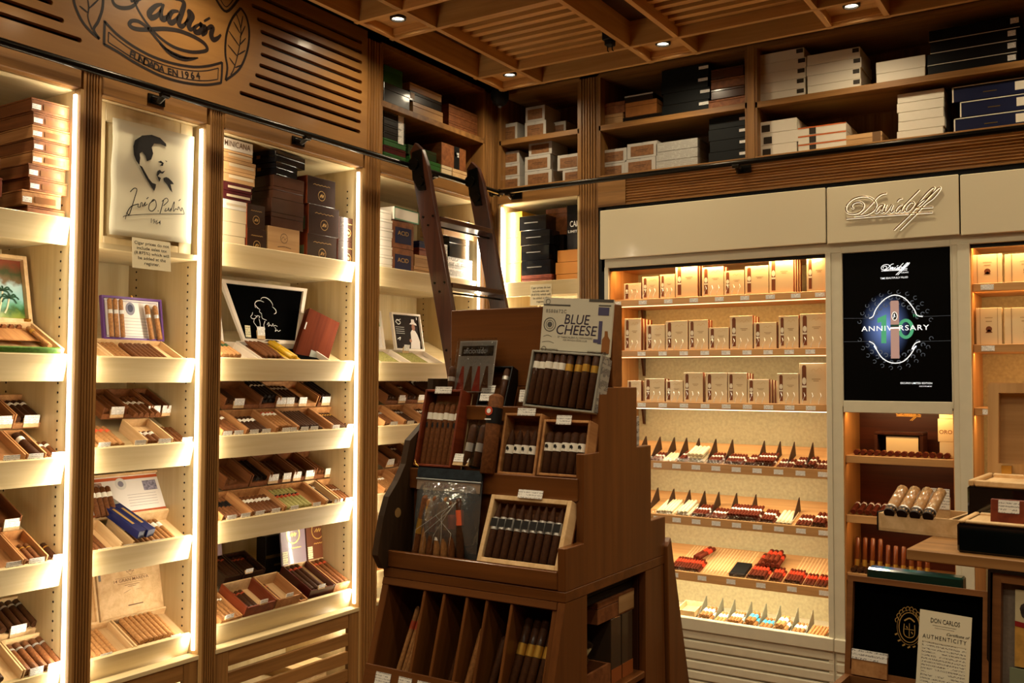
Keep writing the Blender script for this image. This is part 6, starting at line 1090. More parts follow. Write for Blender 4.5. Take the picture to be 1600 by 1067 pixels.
wstack(1452, 1592, 70, PU, 4, 0.052, 'long black carton with white labels at the upper right, %s', mat('black_carton2', (9, 8, 8), 0.5, spec=0.2), [('label', tagp, 0.90, 0.4, 0.99, 0.85), ('white_edge', wh, 0.0, 0.0, 1.0, 0.06)], 4)
wstack(1182, 1246, 220, ZL, 3, 0.058, 'white carton with brown square label in the three-high stack, %s', lab=[('square_label', dkl, 0.16, 0.12, 0.36, 0.7)])
ora = mat('orange_edge', (196, 100, 50), 0.5)
wstack(1247, 1322, 215, ZL, 3, 0.040, 'white carton with orange edge and brown block, %s of three', lab=[('orange_edge', ora, 0.0, 0.86, 1.0, 1.0), ('brown_block', dkl, 0.24, 0.1, 0.38, 0.84)], jit=0.5)
ybox(1322, 1378, 215, ZL, 0.055, 'single tan wooden box between white-orange cartons and plain cartons', tanw, 0.15, lidh=0.4, front=[('dark_print', mat('brown_print', (110, 80, 50), 0.5), 0.74, 0.0, 0.97, 1.0)])
wstack(1402, 1474, 180, ZL, 5, 0.042, 'plain white carton in the five-high stack beside the blue cartons, %s', jit=2.5)
for i in range(3): ybox((1490, 1500, 1488)[i], 1606, 170, ZL+0.069*i, 0.066, 'long dark blue carton with cream edge at the right, %s' % ('bottom', 'middle', 'top')[i], mat('navy_carton', (12, 17, 48), 0.5, spec=0.2), 0.24, group='blue cartons at the right', seam=False, front=[('cream_edge', wh, 0.0, 0.94, 1.0, 1.0), ('cream_edge', wh, 0.0, 0.0, 0.02, 1.0), ('label', wh, 0.84, 0.25, 0.97, 0.8), ('gold_print', mat('dull_gold', (96, 78, 40), 0.4, 0.5), 0.42, 0.4, 0.6, 0.46)])
# lit corner shelf boxes
ZC = 2.1035; yl2 = mat('yellow_box', (206, 150, 40), 0.35, coat=0.4)
for i in range(3): ybox((781, 782, 781)[i], (814, 815, 816)[i], 400, ZC+0.145*i, 0.144, 'large yellow box by the corner light strip, %s' % ('bottom', 'middle', 'top')[i], yl2, 0.22, 0.06, 'yellow boxes', seam=False)
ybox(815, 862, 435, ZC, 0.07, 'reddish brown box under the black wrapped boxes', boxred, 0.2, 0.05, None, lidh=0.3)
for i in range(4): t, w_ = ybox((815, 814, 813, 811)[i], (860, 858, 859, 853)[i], 400, ZC+0.071+0.083*i, 0.081, 'black cellophane-wrapped box in the lit corner, %s of four' % ('bottom', 'second', 'third', 'top')[i], bk, 0.2, 0.05, 'black wrapped boxes in the lit corner', seam=False, front=[('grey_print', mat('grey_print', (120, 116, 108), 0.4), 0.2, 0.5, 0.7, 0.56)])
for i in range(3): ybox((869, 868, 871)[i], (912, 912, 912)[i], 410, ZC+0.066*i, 0.064, 'orange-tan box beside the pilaster in the lit corner, %s' % ('bottom', 'middle', 'top')[i], mat('tan_orange', (206, 140, 70), 0.35, coat=0.4), 0.18, 0.06, 'tan boxes in the lit corner', seam=False)
ybox(853, 886, 345, ZC+0.3, 0.15, 'reddish box upright above the tan boxes in the lit corner', cedar_d, 0.15, 0.16, None, lidh=0.2); t, w_ = ybox(886, 912, 350, ZC+0.2, 0.24, 'tall black carton lettered CAMA beside the fluted pilaster', bk, 0.15, 0.07, None, seam=False); lettering('CAMA', 0.045, ink_w, t, T((0.058, -0.001, 0.135)), width=0.08); lettering('LIMITED', 0.02, ink_w, t, T((0.05, -0.001, 0.095)), width=0.085)
closed_box(T((PY(845, 345, 0.16).x, 0.16, ZC)), 0.15, 0.15, 0.299, 'plain dark carton at the back of the lit corner shelf', dk, None, seam=False)
q = PY(845, 452, 0.006); tax_note(T((q.x, 0.006, 2.0)), 0.135, 0.115, 'pale paper notice about sales tax on the lit corner shelf lip')
# ================================================================== centre display stand
SX0, SX1, SYC = 1.41, 1.925, -2.335
ST = thing('display_stand', 'stepped cherry wood display stand in the middle of the shop', 'display stand', T((SX0, SYC, 0)))
def sp_(name, m, x0, y0, z0, x1, y1, z1, bevel=0.002): return MB().box(x0-SX0, y0-SYC, z0, x1-SX0, y1-SYC, z1).build(name, m, ST, bevel=bevel)
PR = [(-2.6, 1.136), (-2.6, 1.230), (-2.516, 1.230), (-2.516, 1.430), (-2.441, 1.430), (-2.441, 1.580), (-2.235, 1.580), (-2.235, 1.430), (-2.150, 1.430), (-2.150, 1.236), (-2.060, 1.236), (-2.060, 1.136)]
MB().prism([(a-SYC, b) for a, b in PR], SX1-0.02-SX0, SX1-SX0, 0).build('stepped_side', cherry, ST, bevel=0.0015)
cur = [PX(a, b_, SX0+0.018) for a, b_ in ((641, 688), (634, 725), (622, 752), (608, 776), (600, 806), (594, 840), (590, 868))]
PL = [(SYC+0.10, 1.60), (SYC-0.09, 1.60), (SYC-0.10, 1.50)] + [(p.y, p.z) for p in cur] + [(-2.62, 1.136), (-2.05, 1.136), (-2.05, 1.25), (-2.16, 1.45), (SYC+0.10, 1.50)]
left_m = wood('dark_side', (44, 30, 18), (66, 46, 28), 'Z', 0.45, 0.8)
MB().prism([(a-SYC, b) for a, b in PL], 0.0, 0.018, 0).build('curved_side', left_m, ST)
hp = PX(622, 801, SX0+0.019); MB().lathe([(0.0182, 0.012), (0.0188, 0.012)], 14, 0, M=T((0, hp.y-SYC, hp.z))).build('hand_hole', mat('hole_pale', (150, 116, 70), 0.6), ST)
sp_('top_board', cherry_x, 1.445, -2.372, 1.581, SX1, -2.318, 1.782); sp_('top_board_foot', cherry_x, 1.445, -2.372, 1.50, 1.904, -2.318, 1.5805); 
for y0, y1, z in ((-2.43, -2.375, 1.515), (-2.505, -2.43, 1.338), (-2.59, -2.50, 1.148)): sp_('tier_floor', cherry_x, 1.43, y0, z-0.012, 1.904, y1, z)
for yb, z0, z1 in ((-2.432, 1.36, 1.503), (-2.507, 1.16, 1.326)): sp_('riser', cherry_x, 1.43, yb, z0, 1.904, yb+0.01, z1)
for yb, z0, z1, xe in ((-2.443, 1.495, 1.532, 1.904), (-2.520, 1.322, 1.374, 1.912), (-2.602, 1.138, 1.178, 1.905)): sp_('tier_lip', cherry_x, 1.41, yb, z0, xe, yb+0.012, z1)
for yb, z in ((-2.15, 1.34), (-2.06, 1.15), (-2.24, 1.5)): sp_('back_lip', cherry_x, 1.43, yb-0.012, z-0.02, 1.904, yb, z+0.04)
sp_('back_riser', cherry_x, 1.43, -2.20, 1.15, 1.904, -2.19, 1.5); sp_('belt', cherry_x, 1.41, -2.6, 1.112, SX1, -2.06, 1.136)
# flared lower part
FL = 17.0; sf = math.tan(math.radians(FL)); Q = T((0, -2.598-SYC, 1.112)) @ Rx(-FL)
def lq(name, m, x0, y0, z0, x1, y1, z1): return MB().box(x0-SX0, y0, z0, x1-SX0, y1, z1).build(name, m, ST, Q, bevel=0.0015)
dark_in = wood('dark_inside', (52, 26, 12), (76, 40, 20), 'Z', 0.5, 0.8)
for k in range(4):
    zt = -0.262*k
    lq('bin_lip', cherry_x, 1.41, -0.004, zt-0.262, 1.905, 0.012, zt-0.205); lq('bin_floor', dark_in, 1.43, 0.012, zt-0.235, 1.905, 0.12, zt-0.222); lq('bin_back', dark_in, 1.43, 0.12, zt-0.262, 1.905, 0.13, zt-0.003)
    if k == 0: lq('bin_rail', cherry_x, 1.41, -0.002, -0.018, 1.905, 0.012, 0.0)
    for px in (643.6, 674.5, 710.5, 742, 781, 849):
        x = PY(px, 930, -2.65).x; lq('bin_divider', cherry, x-0.004, 0.002, zt-0.222, x+0.004, 0.12, zt-0.018 if k == 0 else zt-0.002)
lq('left_cheek', cherry, 1.41, 0.0, -1.14, 1.43, 0.14, 0.0); lq('right_cheek', cherry, 1.893, 0.002, -1.14, 1.906, 0.14, 0.0)
def yb_(z, s): return (-2.6-(1.112-z)*sf) if s < 0 else (-2.06+(1.112-z)*sf)
zb = 0.02
MB().prism([(yb_(1.112, -1)-SYC, 1.112), (-2.50-SYC, 1.112), (-2.50-SYC, zb), (yb_(zb, -1)-SYC, zb)], 0.497, 0.515, 0).build('side_stile', cherry, ST); MB().prism([(-2.185-SYC, 1.112), (-2.075-SYC, 1.112), (-2.03-SYC, zb), (-2.185-SYC, zb)], 0.497, 0.515, 0).build('side_stile', cherry, ST)
MB().prism([(-2.07-SYC, 1.16), (-2.045-SYC, 1.18), (yb_(zb, 1)+0.03-SYC, zb), (-2.02-SYC, zb)], 0.02, 0.525, 0).build('back_flap', cherry, ST, bevel=0.002)
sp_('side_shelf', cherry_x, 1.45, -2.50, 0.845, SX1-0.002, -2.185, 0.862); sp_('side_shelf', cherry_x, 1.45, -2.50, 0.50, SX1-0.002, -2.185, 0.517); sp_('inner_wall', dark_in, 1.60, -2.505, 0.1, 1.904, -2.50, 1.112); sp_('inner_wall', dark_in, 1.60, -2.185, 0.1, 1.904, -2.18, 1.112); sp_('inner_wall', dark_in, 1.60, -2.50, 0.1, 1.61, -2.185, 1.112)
MB().box(0, -0.55, 0, SX1-SX0, 0.55, 0.06).build('plinth', cherry_x, ST)
ORD9 = ['first', 'second', 'third', 'fourth', 'fifth', 'sixth', 'seventh', 'eighth', 'ninth']
# ---- leaning boxes
def lean(bl, br, tl, y0):
    a = PY(bl[0], bl[1], y0); c = PY(br[0], br[1], y0); t_ = PX(tl[0], tl[1], a.x); d = t_-a
    return a, c.x-a.x, math.hypot(d.y, d.z), math.degrees(math.atan2(d.y, d.z))
def lean_box(bl, br, tl, y0, dep, label, wall, name='leaning_cigar_box', inner=None, t=0.006, ang=None, top=True, roll=0):
    a, w, h, an = lean(bl, br, tl, y0); an = ang if ang is not None else an
    o = thing(name, label, 'cigar box', T(a) @ Ry(roll) @ Rx(-an), 'open boxes leaning on the centre stand')
    MB().box(0, dep-0.004, 0, w, dep, h).build('back', inner or wall, o)
    MB().box(0, 0, 0, t, dep-0.004, h).build('side_wall', wall, o, bevel=0.001); MB().box(w-t, 0, 0, w, dep-0.004, h).build('side_wall', wall, o, bevel=0.001); MB().box(t, 0, 0, w-t, dep-0.004, t).build('bottom_wall', wall, o, bevel=0.001)
    if top: MB().box(t, 0, h-t, w-t, dep-0.004, h).build('top_wall', wall, o, bevel=0.001)
    return o, w, h
def standing(o, w, h, n, r, L, leaf, band, label, x0, x1, z0=0.008, y=0.012, shape='round', bp=0.66, bw=0.10, band2=None, tilt=0, cat='cigar', name='cigar', mark=None):
    for i in range(n):
        x = x0+(x1-x0)*(i+0.5)/n
        c = cigar(o.matrix_world @ T((x, y+r, z0)) @ Rx(90-random.uniform(0, 2)) @ Rz(tilt+random.uniform(-1, 1)), L*random.uniform(0.985, 1.01), r, leaf, band, shape, label + (', ' + ORD9[i] + ' from left' if n > 1 else ''), label, bp, bw, True, name, cat, None, band2)
        if mark: flat(c, 'band_print', mark[0], [[(p[0]*r, p[1]*L) for p in mark[1]]], 0.0, T((0, 0, r*1.07)) @ Rx(-90))
# blue cheese box
o, w, h = lean_box((816, 634), (927, 636), (829.5, 548), -2.462, 0.045, 'open grey printed box lettered BLUE CHEESE, full of two rows of cigars', mat('grey_box_edge', (150, 146, 134), 0.45), 'blue_cheese_box', mat('blue_box_in', (52, 40, 30), 0.6), 0.005, ang=12, roll=4)
o.name = 'lettered_cigar_box'
standing(o, w, h, 5, 0.0095, h*0.93, 'cdark', 'white', 'dark wrapped cigar with white band in the BLUE CHEESE box', 0.006, w*0.50, bp=0.68, bw=0.13, y=0.008); standing(o, w, h, 4, 0.0102, h*0.95, 'cdark', 'gold', 'dark wrapped cigar with gold band in the BLUE CHEESE box', w*0.50, w-0.006, bp=0.66, bw=0.13, y=0.008)
lp = PX(849, 464, o.matrix_world.translation.x); base_top = o.matrix_world @ Vector((0, 0.05, h)); dv = lp-base_top; lh = math.hypot(dv.y, dv.z); la = math.degrees(math.atan2(dv.y, dv.z)); ba = math.degrees(-o.rotation_euler.x)
ldm = mat('grey_lid_paper', (212, 206, 186), 0.4); lh = 0.138; ld = MB().box(0, 0, 0, w, 0.006, lh).build('lid', ldm, o, T((0, 0.037, h+0.001)) @ Rx(10))
gi = mat('grey_ink', (120, 116, 108), 0.6); di = mat('dark_violet_ink', (52, 44, 66), 0.5); pu = mat('violet_print', (84, 80, 110), 0.5)
lettering('BLUE', 0.034, di, ld, T((w*0.50, -0.0006, lh*0.62)), width=w*0.36, shear=0.15, bold=0); lettering('CHEESE', 0.034, di, ld, T((w*0.50, -0.0006, lh*0.43)), width=w*0.58, shear=0.15, bold=0)
lettering('BY TABACALERA A.J. FERNANDEZ', 0.007, gi, ld, T((w*0.50, -0.0006, lh*0.305)), width=w*0.5); lettering('FOR PRIVADA CIGAR CLUB', 0.006, gi, ld, T((w*0.50, -0.0006, lh*0.255)), width=w*0.34); lettering('8588672C', 0.012, gi, ld, T((w*0.2, -0.0006, lh*0.76)), width=w*0.3, space=1.2)
strokes(ld, 'seal_print', mat('seal_ink', (90, 88, 84), 0.6), [(ringpts(w*0.12, lh*0.52, w*0.085), 0.002), (ringpts(w*0.12, lh*0.52, w*0.055), 0.0012), (ringpts(w*0.07, lh*0.93, 0.006), 0.0012), (ringpts(w*0.06, lh*0.08, 0.006), 0.0012), ([(w*0.04, lh*0.30), (w*0.10, lh*0.33), (w*0.16, lh*0.30)], 0.001), ([(w*0.03, lh*0.20), (w*0.12, lh*0.22), (w*0.2, lh*0.19)], 0.001)], -0.0006); flat(ld, 'seal_print', mat('seal_ink', (90, 88, 84), 0.6), [disc(w*0.12, lh*0.52, w*0.035)], -0.0006)
flat(ld, 'edge_print', mat('edge_dark', (84, 80, 74), 0.5), [rect(w*0.66, lh*0.95, w, lh), rect(0.002, lh*0.86, w*0.4, lh*0.885), rect(w*0.80, lh*0.88, w*0.97, lh*0.90), rect(w*0.2, lh*0.05, w*0.98, lh*0.065)], -0.0006)
flat(ld, 'violet_block', pu, [rect(w*0.82, lh*0.22, w*0.87, lh*0.62), rect(w*0.80, lh*0.72, w*0.95, lh*0.86), rect(w*0.76, lh*0.24, w*0.82, lh*0.30)], -0.0006); flat(ld, 'bottle_print', mat('ochre_print', (150, 96, 50), 0.5), [[(w*0.88, lh*0.06), (w*0.99, lh*0.06), (w*0.99, lh*0.30), (w*0.96, lh*0.36), (w*0.95, lh*0.45), (w*0.91, lh*0.45), (w*0.91, lh*0.36), (w*0.88, lh*0.30)]], -0.0006)
for q in (0.02, 0.7): MB().box(w*q, -0.004, -0.004, w*(q+0.25), -0.0008, 0.012).build('tape', sleeve, ld)
sd_ = MB().box(w+0.0005, 0.006, 0.004, w+0.0015, 0.05, h-0.004).build('side_print', printmat('side_letters', (170, 166, 154), (40, 40, 52), period=0.03, fill=0.75), o)
# black flip box
o, w, h = lean_box((743, 634), (788, 636), (757, 572), -2.436, 0.045, 'tall black flip-top box, lid up, with price cards inside', mat('black_box', (14, 13, 12), 0.35), 'black_flip_box', cedar_d, 0.004)
x_ = o.matrix_world.translation.x; lp = PX(770, 501, x_); bt = o.matrix_world @ Vector((0, 0.04, h)); dv = lp-bt; lh = math.hypot(dv.y, dv.z)
ld = MB().box(0, 0, 0, w, 0.006, lh).build('lid', mat('black_box', (14, 13, 12), 0.35), o, T((0, 0.038, h+0.001)) @ Rx(-2)); lid_i = mat('soft_grey', (110, 106, 100), 0.5)
strokes(ld, 'lid_print', lid_i, [(ringpts(w*0.5, lh*0.86, 0.006), 0.001), ([(w*0.1, lh*0.72), (w*0.3, lh*0.70), (w*0.6, lh*0.69), (w*0.95, lh*0.71)], 0.006), (ringpts(w*0.3, lh*0.52, 0.006), 0.003), (ringpts(w*0.7, lh*0.55, 0.006), 0.003), ([(w*0.12, lh*0.24), (w*0.88, lh*0.24)], 0.0016), ([(w*0.25, lh*0.20), (w*0.75, lh*0.20)], 0.0016), ([(w*0.4, lh*0.07), (w*0.7, lh*0.07)], 0.002)], -0.0006)
standing(o, w, h, 1, 0.009, h*0.9, 'cdark', 'silver', 'single wrapped cigar at the right inside the black flip-top box', w*0.62, w*0.96, y=0.006)
for q, lb in ((0.012, 'lower'), (0.034, 'upper')): price_tag(o.matrix_world @ T((w*0.36, -0.004, q)), '%s of the two price cards inside the black flip-top box' % lb, 0.04, 0.020, False, back=0)
# magazine in a clear sleeve, grey tube
o = thing('sleeved_magazine', 'white and red magazine page in a clear plastic sleeve on the top tier', 'magazine', T(PY(709, 612, -2.425)) @ Rx(-12)); w, h = 0.115, 0.135
MB().box(0, 0, 0, w, 0.003, h).build('page', mat('page_white', (206, 200, 190), 0.4), o); flat(o, 'masthead', ink_b, [rect(w*0.08, h*0.70, w*0.95, h*0.90)], -0.0005); lettering('aficionado', 0.022, ink_w, o, T((w*0.45, -0.0009, h*0.80)), width=w*0.62)
rd = mat('red_print', (214, 70, 56), 0.5)
for i in range(4): flat(o, 'red_chevron', rd if i % 2 == 0 else pcg, [[(w*(0.04+0.22*i), 0.002), (w*(0.26+0.22*i), 0.002), (w*(0.20+0.22*i), h*0.5), (w*(0.14+0.22*i), h*0.5)]], -0.0005-0.0002*i)
MB().box(-0.004, -0.006, 0, w+0.004, -0.0052, h+0.006).build('clear_sleeve', sleeve, o)
c = cigar(T(PY(707, 606, -2.43)) @ Rx(82), 0.055, 0.0085, 'cdark', 'silver', label='short grey cellophane-wrapped cigar standing at the left end of the top tier', group='single cigars', bp=0.3, bw=0.2)
price_tag(T(PY(820, 628, -2.452)), 'white price card leaning between the black flip-top box and lettered box', 0.035, 0.03, False)
# tier 2
oval_w = [(-0.9, 0.60), (-0.5, 0.70), (0, 0.72), (0.5, 0.70), (0.9, 0.60), (0.5, 0.52), (0, 0.50), (-0.5, 0.52)]
bird = [(-0.5, 0.66), (0.0, 0.68), (0.35, 0.62), (0.1, 0.56), (-0.1, 0.60), (-0.4, 0.58)]
o, w, h = lean_box((645, 727), (703, 727), (665, 608), -2.513, 0.05, 'tall open cedar box of six long cigars with white bird bands', boxred, inner=cedar_l); standing(o, w, h, 6, 0.0085, h*0.80, 'mid', 'white', 'long brown cigar with white band in the tall cedar box', 0.009, w-0.009, y=0.018, bp=0.72, bw=0.11, mark=(ink_b, bird))
price_tag(o.matrix_world @ T((w*0.52, -0.003, h-0.012)), 'wide price card on the tall cedar box of six cigars', 0.052, 0.018, False, back=0)
o, w, h = lean_box((776, 740), (835, 742), (789, 645), -2.513, 0.045, 'small open cedar box of four pointed cigars with white bands', cedar, inner=cedar_d); standing(o, w, h, 4, 0.0105, h*0.70, 'dark', 'white', 'pointed dark cigar with white bird band in the small cedar box', 0.010, w-0.010, y=0.012, shape='torpedo', bp=0.42, bw=0.20, mark=(ink_b, [(p[0], p[1]-0.10) for p in bird]))
price_tag(o.matrix_world @ T((w*0.6, -0.003, h-0.006)), 'price card on the box of four pointed cigars', 0.05, 0.018, False, back=0)
o, w, h = lean_box((838, 742), (912, 748), (850, 655), -2.513, 0.045, 'open cedar box of five thick cigars with white bands beside the stepped side', cedar, inner=cedar_d); standing(o, w, h, 5, 0.0115, h*0.74, 'dark', 'white', 'thick brown cigar with white bird band beside the stepped side', 0.008, w-0.010, y=0.012, bp=0.52, bw=0.2, mark=(ink_b, bird))
price_tag(o.matrix_world @ T((w*0.45, -0.003, h-0.012)), 'price card on the box of five thick cigars', 0.04, 0.022, False, back=0)
b0 = PY(768, 742, -2.505); c = cigar(T(b0) @ Rx(78), 0.195, 0.0185, 'mid', 'black', label='giant thick cigar with black and red band standing on the middle tier', group='single cigars', bp=0.62, bw=0.20)
flat(c, 'band_emblem', mat('band_red2', (190, 70, 40), 0.4), [disc(0.0, 0.0, 0.011, 16)], 0, T((-0.004, 0.150, 0.0205)) @ Rx(-90)); flat(c, 'band_emblem', ink_w, [disc(0.0, 0.0, 0.006, 12), rect(-0.009, -0.022, 0.009, -0.019)], -0.0004, T((-0.004, 0.150, 0.0205)) @ Rx(-90))
M0 = T(PY(722, 728, -2.505)) @ Rx(-14)
for i in range(2): cigar(M0 @ T((0.012+0.03*i, 0.012, 0)) @ Rx(90) @ Rz(-5), 0.105, 0.0115, 'cdark', 'silver', label='dark wrapped cigar of the pair beside the giant cigar, %s one' % ('left', 'right')[i], group='pair of wrapped cigars', bp=0.35, bw=0.2)
MB().box(0, 0.035, 0, 0.06, 0.037, 0.11).build('backing_card', black, tag(bpy.data.objects.new('cigar_pack', None), 'black-backed clear pack around the pair of wrapped cigars', 'cigar pack')); pkx = bpy.data.objects['backing_card'].parent; COL.objects.link(pkx); pkx.matrix_world = M0
MB().box(-0.002, -0.004, 0.002, 0.062, -0.003, 0.115).build('clear_film', sleeve, pkx)
price_tag(M0 @ T((0.0, -0.010, 0.0)), 'cream price block before the pair of wrapped cigars', 0.046, 0.03)
# tier 3: light box of nine torpedoes
o, w, h = lean_box((744, 876), (872, 894), (768, 772), -2.598, 0.04, 'open pale box of nine dark pointed cigars on the lowest tier', cedar_l, inner=cedar_d, t=0.011)
for a in ((-0.004, 0, 0.007, h), (w-0.007, 0, w+0.004, h)): pass
standing(o, w, h, 9, 0.0095, h*0.82, 'dark', 'silver', 'dark pointed cigar with black and silver band in the pale box', 0.014, w-0.014, z0=0.013, y=0.008, shape='torpedo', bp=0.50, bw=0.22, mark=(ink_b, [(-0.95, 0.54), (0.95, 0.54), (0.95, 0.69), (-0.95, 0.69)]))
price_tag(o.matrix_world @ T((w*0.50, -0.004, h-0.004)), 'price card on the pale box of nine pointed cigars', 0.066, 0.020, False, back=0)
# zip bag
a, w, h, an = lean((627, 868), (716, 888), (640, 728), -2.596)
BG = thing('zip_bag', 'clear zip bag of assorted cigars with a black header lettered in red', 'bag', T(a) @ Rx(-an)); w = w*1.02
bk_ = mat('bag_blue', (26, 36, 50), 0.3, coat=0.5)
MB().box(0.0, 0.040, 0.0, w+0.02, 0.0415, h).build('bag_back', bk_, BG)
wid = lambda z: 0.0
m = MB(); nx, nz = 16, 18; vs = []
for j in range(nz+1):
    for i in range(nx+1):
        s, r_ = i/nx, j/nz; bul = 0.036*math.sin(math.pi*s)**0.6*math.sin(math.pi*min(1, r_*1.15))**0.7 if r_ < 0.87 else 0.0
        vs.append((s*(w+0.02), 0.0395-bul+0.0015*math.sin(s*23+r_*9)*math.sin(r_*17+s*5), r_*h))
m.add(vs, [(j*(nx+1)+i, j*(nx+1)+i+1, (j+1)*(nx+1)+i+1, (j+1)*(nx+1)+i) for j in range(nz) for i in range(nx)]); m.build('bag_front', clear('bag_film', dens=0.16, rough=0.08, haze=0.07, bump=1.0, nscale=26), BG, smooth=True)
MB().box(0.0, 0.034, h*0.89, w+0.02, 0.039, h*1.0).build('bag_header', mat('bag_header', (46, 54, 60), 0.35, noise=0.3, nscale=60), BG); MB().tube([(0, 0.033, h*0.87), (w+0.02, 0.033, h*0.87)], 0.0025, 6).build('zip_seal', mat('zip_clear', (150, 156, 156), 0.2), BG)
lettering('FREEDOM SAMPLER', 0.016, mat('bag_red', (120, 50, 40), 0.4), BG, T((w*0.5, 0.0330, h*0.80)) @ Matrix.Scale(-1, 4, (1, 0, 0)), width=w*0.75)
MB().box(0.002, 0.0336, h*0.75, w+0.018, 0.0345, h*0.855).build('bag_band', mat('bag_beige', (150, 130, 112), 0.4, noise=0.15, nscale=60), BG)
for q in range(5):
    xs_ = w*(0.2+0.15*q); MB().tube([(w*0.86-0.004*q, 0.012, h*0.66), (w*0.6+0.02*math.sin(q), 0.004, h*(0.52-0.01*q)), (xs_, 0.002+0.002*(q % 3), h*(0.30-0.02*(q % 4))), (xs_-0.008, 0.010, h*0.06)], [0.0002, 0.0005, 0.0006, 0.0002], 5).build('crease_highlight', mat('film_highlight', (210, 200, 180), 0.15, coat=1), BG, smooth=True)  # pale threads along the film creases, their highlights put into the colour
for i, (fx, lf, bd, sc_) in enumerate(((0.14, 'cmid', 'gold', 1), (0.26, 'ctan', 'gold', 0.95), (0.38, 'cmid', 'redgold', 1), (0.50, 'ctan', 'white', 0.9), (0.62, 'ctan', 'gold', 1), (0.74, 'cmid', 'orange', 0.95), (0.88, 'cdark', 'orange', 1))): cigar(BG.matrix_world @ T(((w+0.01)*fx, 0.030, 0.006)) @ Rx(90) @ Rz((i-3)*2.5), 0.145*sc_, 0.0098, lf, bd, label='%s cigar inside the zip bag, %s from the left' % ({'cdark': 'dark', 'ctan': 'tan', 'cmid': 'brown'}[lf], ORD[i]), group='cigars in the zip bag', bp=(0.35, 0.6, 0.4, 0.3, 0.45, 0.5, 0.55)[i], bw=0.25)
MB().tube([(0.012, 0.02, h*1.01), (0.004, 0.018, h*1.04), (0.0, 0.02, h*1.07), (-0.006, 0.022, h*1.04), (0.004, 0.024, h*1.01)], 0.0014, 6).build('hang_ring', brass, BG)
# ---- bins with single cigars
QW = ST.matrix_world.inverted() if False else None
QW = T((SX0, SYC, 0)) @ Q
edges = [1.43]+[PY(px, 930, -2.65).x for px in (643.6, 674.5, 710.5, 742, 781, 849)]+[1.893]
def bin_(i, n, r, L, leaf, band, label, k=0, off=0.5, bp=0.6, bw=0.12, sh='round'):
    x0, x1 = edges[i]-SX0, edges[i+1]-SX0; tw = n*2.1*r; xs = x0+0.006+(x1-x0-0.012-tw)*off
    for j in range(n): cigar(QW @ T((xs+r+2.1*r*j, 0.045+0.004*(j % 2), -0.220-0.262*k)) @ Rx(90-8) @ Rz(-3), L, r, leaf, band, sh, label + (', ' + ORD9[j] + ' from left' if n > 1 else ''), label, bp, bw)
bin_(0, 3, 0.0062, 0.165, 'ctan', 'redgold', 'slim light cigar with red and white band in the leftmost stand bin', off=0.6, bp=0.66)
bin_(1, 1, 0.008, 0.13, 'black', 'green', 'single dark cigar in the second stand bin', off=0.9); bin_(2, 1, 0.010, 0.19, 'cdark', 'orange', 'single wrapped cigar with orange band in the third stand bin', off=0.7, bp=0.6, bw=0.12)
bin_(3, 2, 0.0095, 0.14, 'tan', None, 'plain tan cigar in the fourth stand bin', off=0.85); bin_(4, 2, 0.0095, 0.13, 'dark', None, 'plain dark cigar in the fifth stand bin', off=0.7)
bin_(5, 5, 0.0105, 0.185, 'cdark', 'gold', 'wrapped cigar with gold and red band in the wide stand bin', off=0.6, bp=0.52, bw=0.14); bin_(6, 1, 0.009, 0.17, 'cdark', 'silver', 'wrapped dark cigar in the rightmost stand bin', off=0.7)
bin_(0, 3, 0.009, 0.19, 'ctan', None, 'wrapped tan cigar in the leftmost bin of the lower row', 1, 0.7); bin_(2, 1, 0.009, 0.18, 'black', None, 'dark cigar in the third bin of the lower row', 1, 0.4)
for px, w_ in ((600, 0.045), (634, 0.038), (668, 0.056), (701, 0.034), (737, 0.034), (793, 0.062)):
    a = PY(px, 1010+(px-600)*0.2, -2.668); price_tag(QW @ T((a.x-SX0, -0.0055, -0.252)), 'white price card on the stand bin lip, %s' % {600: 'leftmost', 634: 'second from left', 668: 'third from left, wide', 701: 'fourth from left', 737: 'fifth from left', 793: 'rightmost, wide'}[px], w_, 0.034, False, back=0)
# ---- side opening contents (faces +x)
SRW = Matrix(((0, 1, 0, 0), (1, 0, 0, 0), (0, 0, 1, 0), (0, 0, 0, 1)))
def xside(y0, x_front, z): return T((x_front, y0, z)) @ Matrix(((0, -1, 0, 0), (1, 0, 0, 0), (0, 0, 1, 0), (0, 0, 0, 1)))
z0 = 0.8625
o = tray(xside(-2.492, 1.905, z0), 0.15, 0.16, 0.055, 'open wooden tray with wrapped bundle in the side opening of the stand', cedar_d, 0.007, fh=0.055)
closed_box(xside(-2.33, 1.90, z0), 0.055, 0.16, 0.155, 'grey wrapped upright box in the stand side opening, left one', mat('grey_wrap', (70, 56, 42), 0.2, coat=0.8), 'upright wrapped boxes in the stand', seam=False, front=[('copper_foot', mat('copper_foot', (150, 82, 40), 0.35), 0, 0, 1, 0.22)]); closed_box(xside(-2.27, 1.90, z0), 0.06, 0.16, 0.155, 'grey wrapped upright box in the stand side opening, right one', mat('grey_wrap', (70, 56, 42), 0.2, coat=0.8), 'upright wrapped boxes in the stand', seam=False, front=[('copper_foot', mat('copper_foot', (150, 82, 40), 0.35), 0, 0, 1, 0.22)])
closed_box(xside(-2.40, 1.90, z0+0.156), 0.20, 0.16, 0.052, 'brown wooden box lying under the black box in the stand side opening', cedar_d, None, lidh=0.3, front=[('front_label', tanw, 0.55, 0.1, 0.98, 0.9)]); closed_box(xside(-2.485, 1.895, z0+0.2085), 0.285, 0.15, 0.032, 'flat black box with small clasp on top in the stand side opening', black, None, lidh=0.4, clasp=False)
bg = thing('plastic_bag', 'crumpled clear plastic bag of dark cigars in the stand side opening', 'bag', xside(-2.485, 1.90, z0+0.012)); mb = MB(); n1, n2 = 14, 10
vs = []
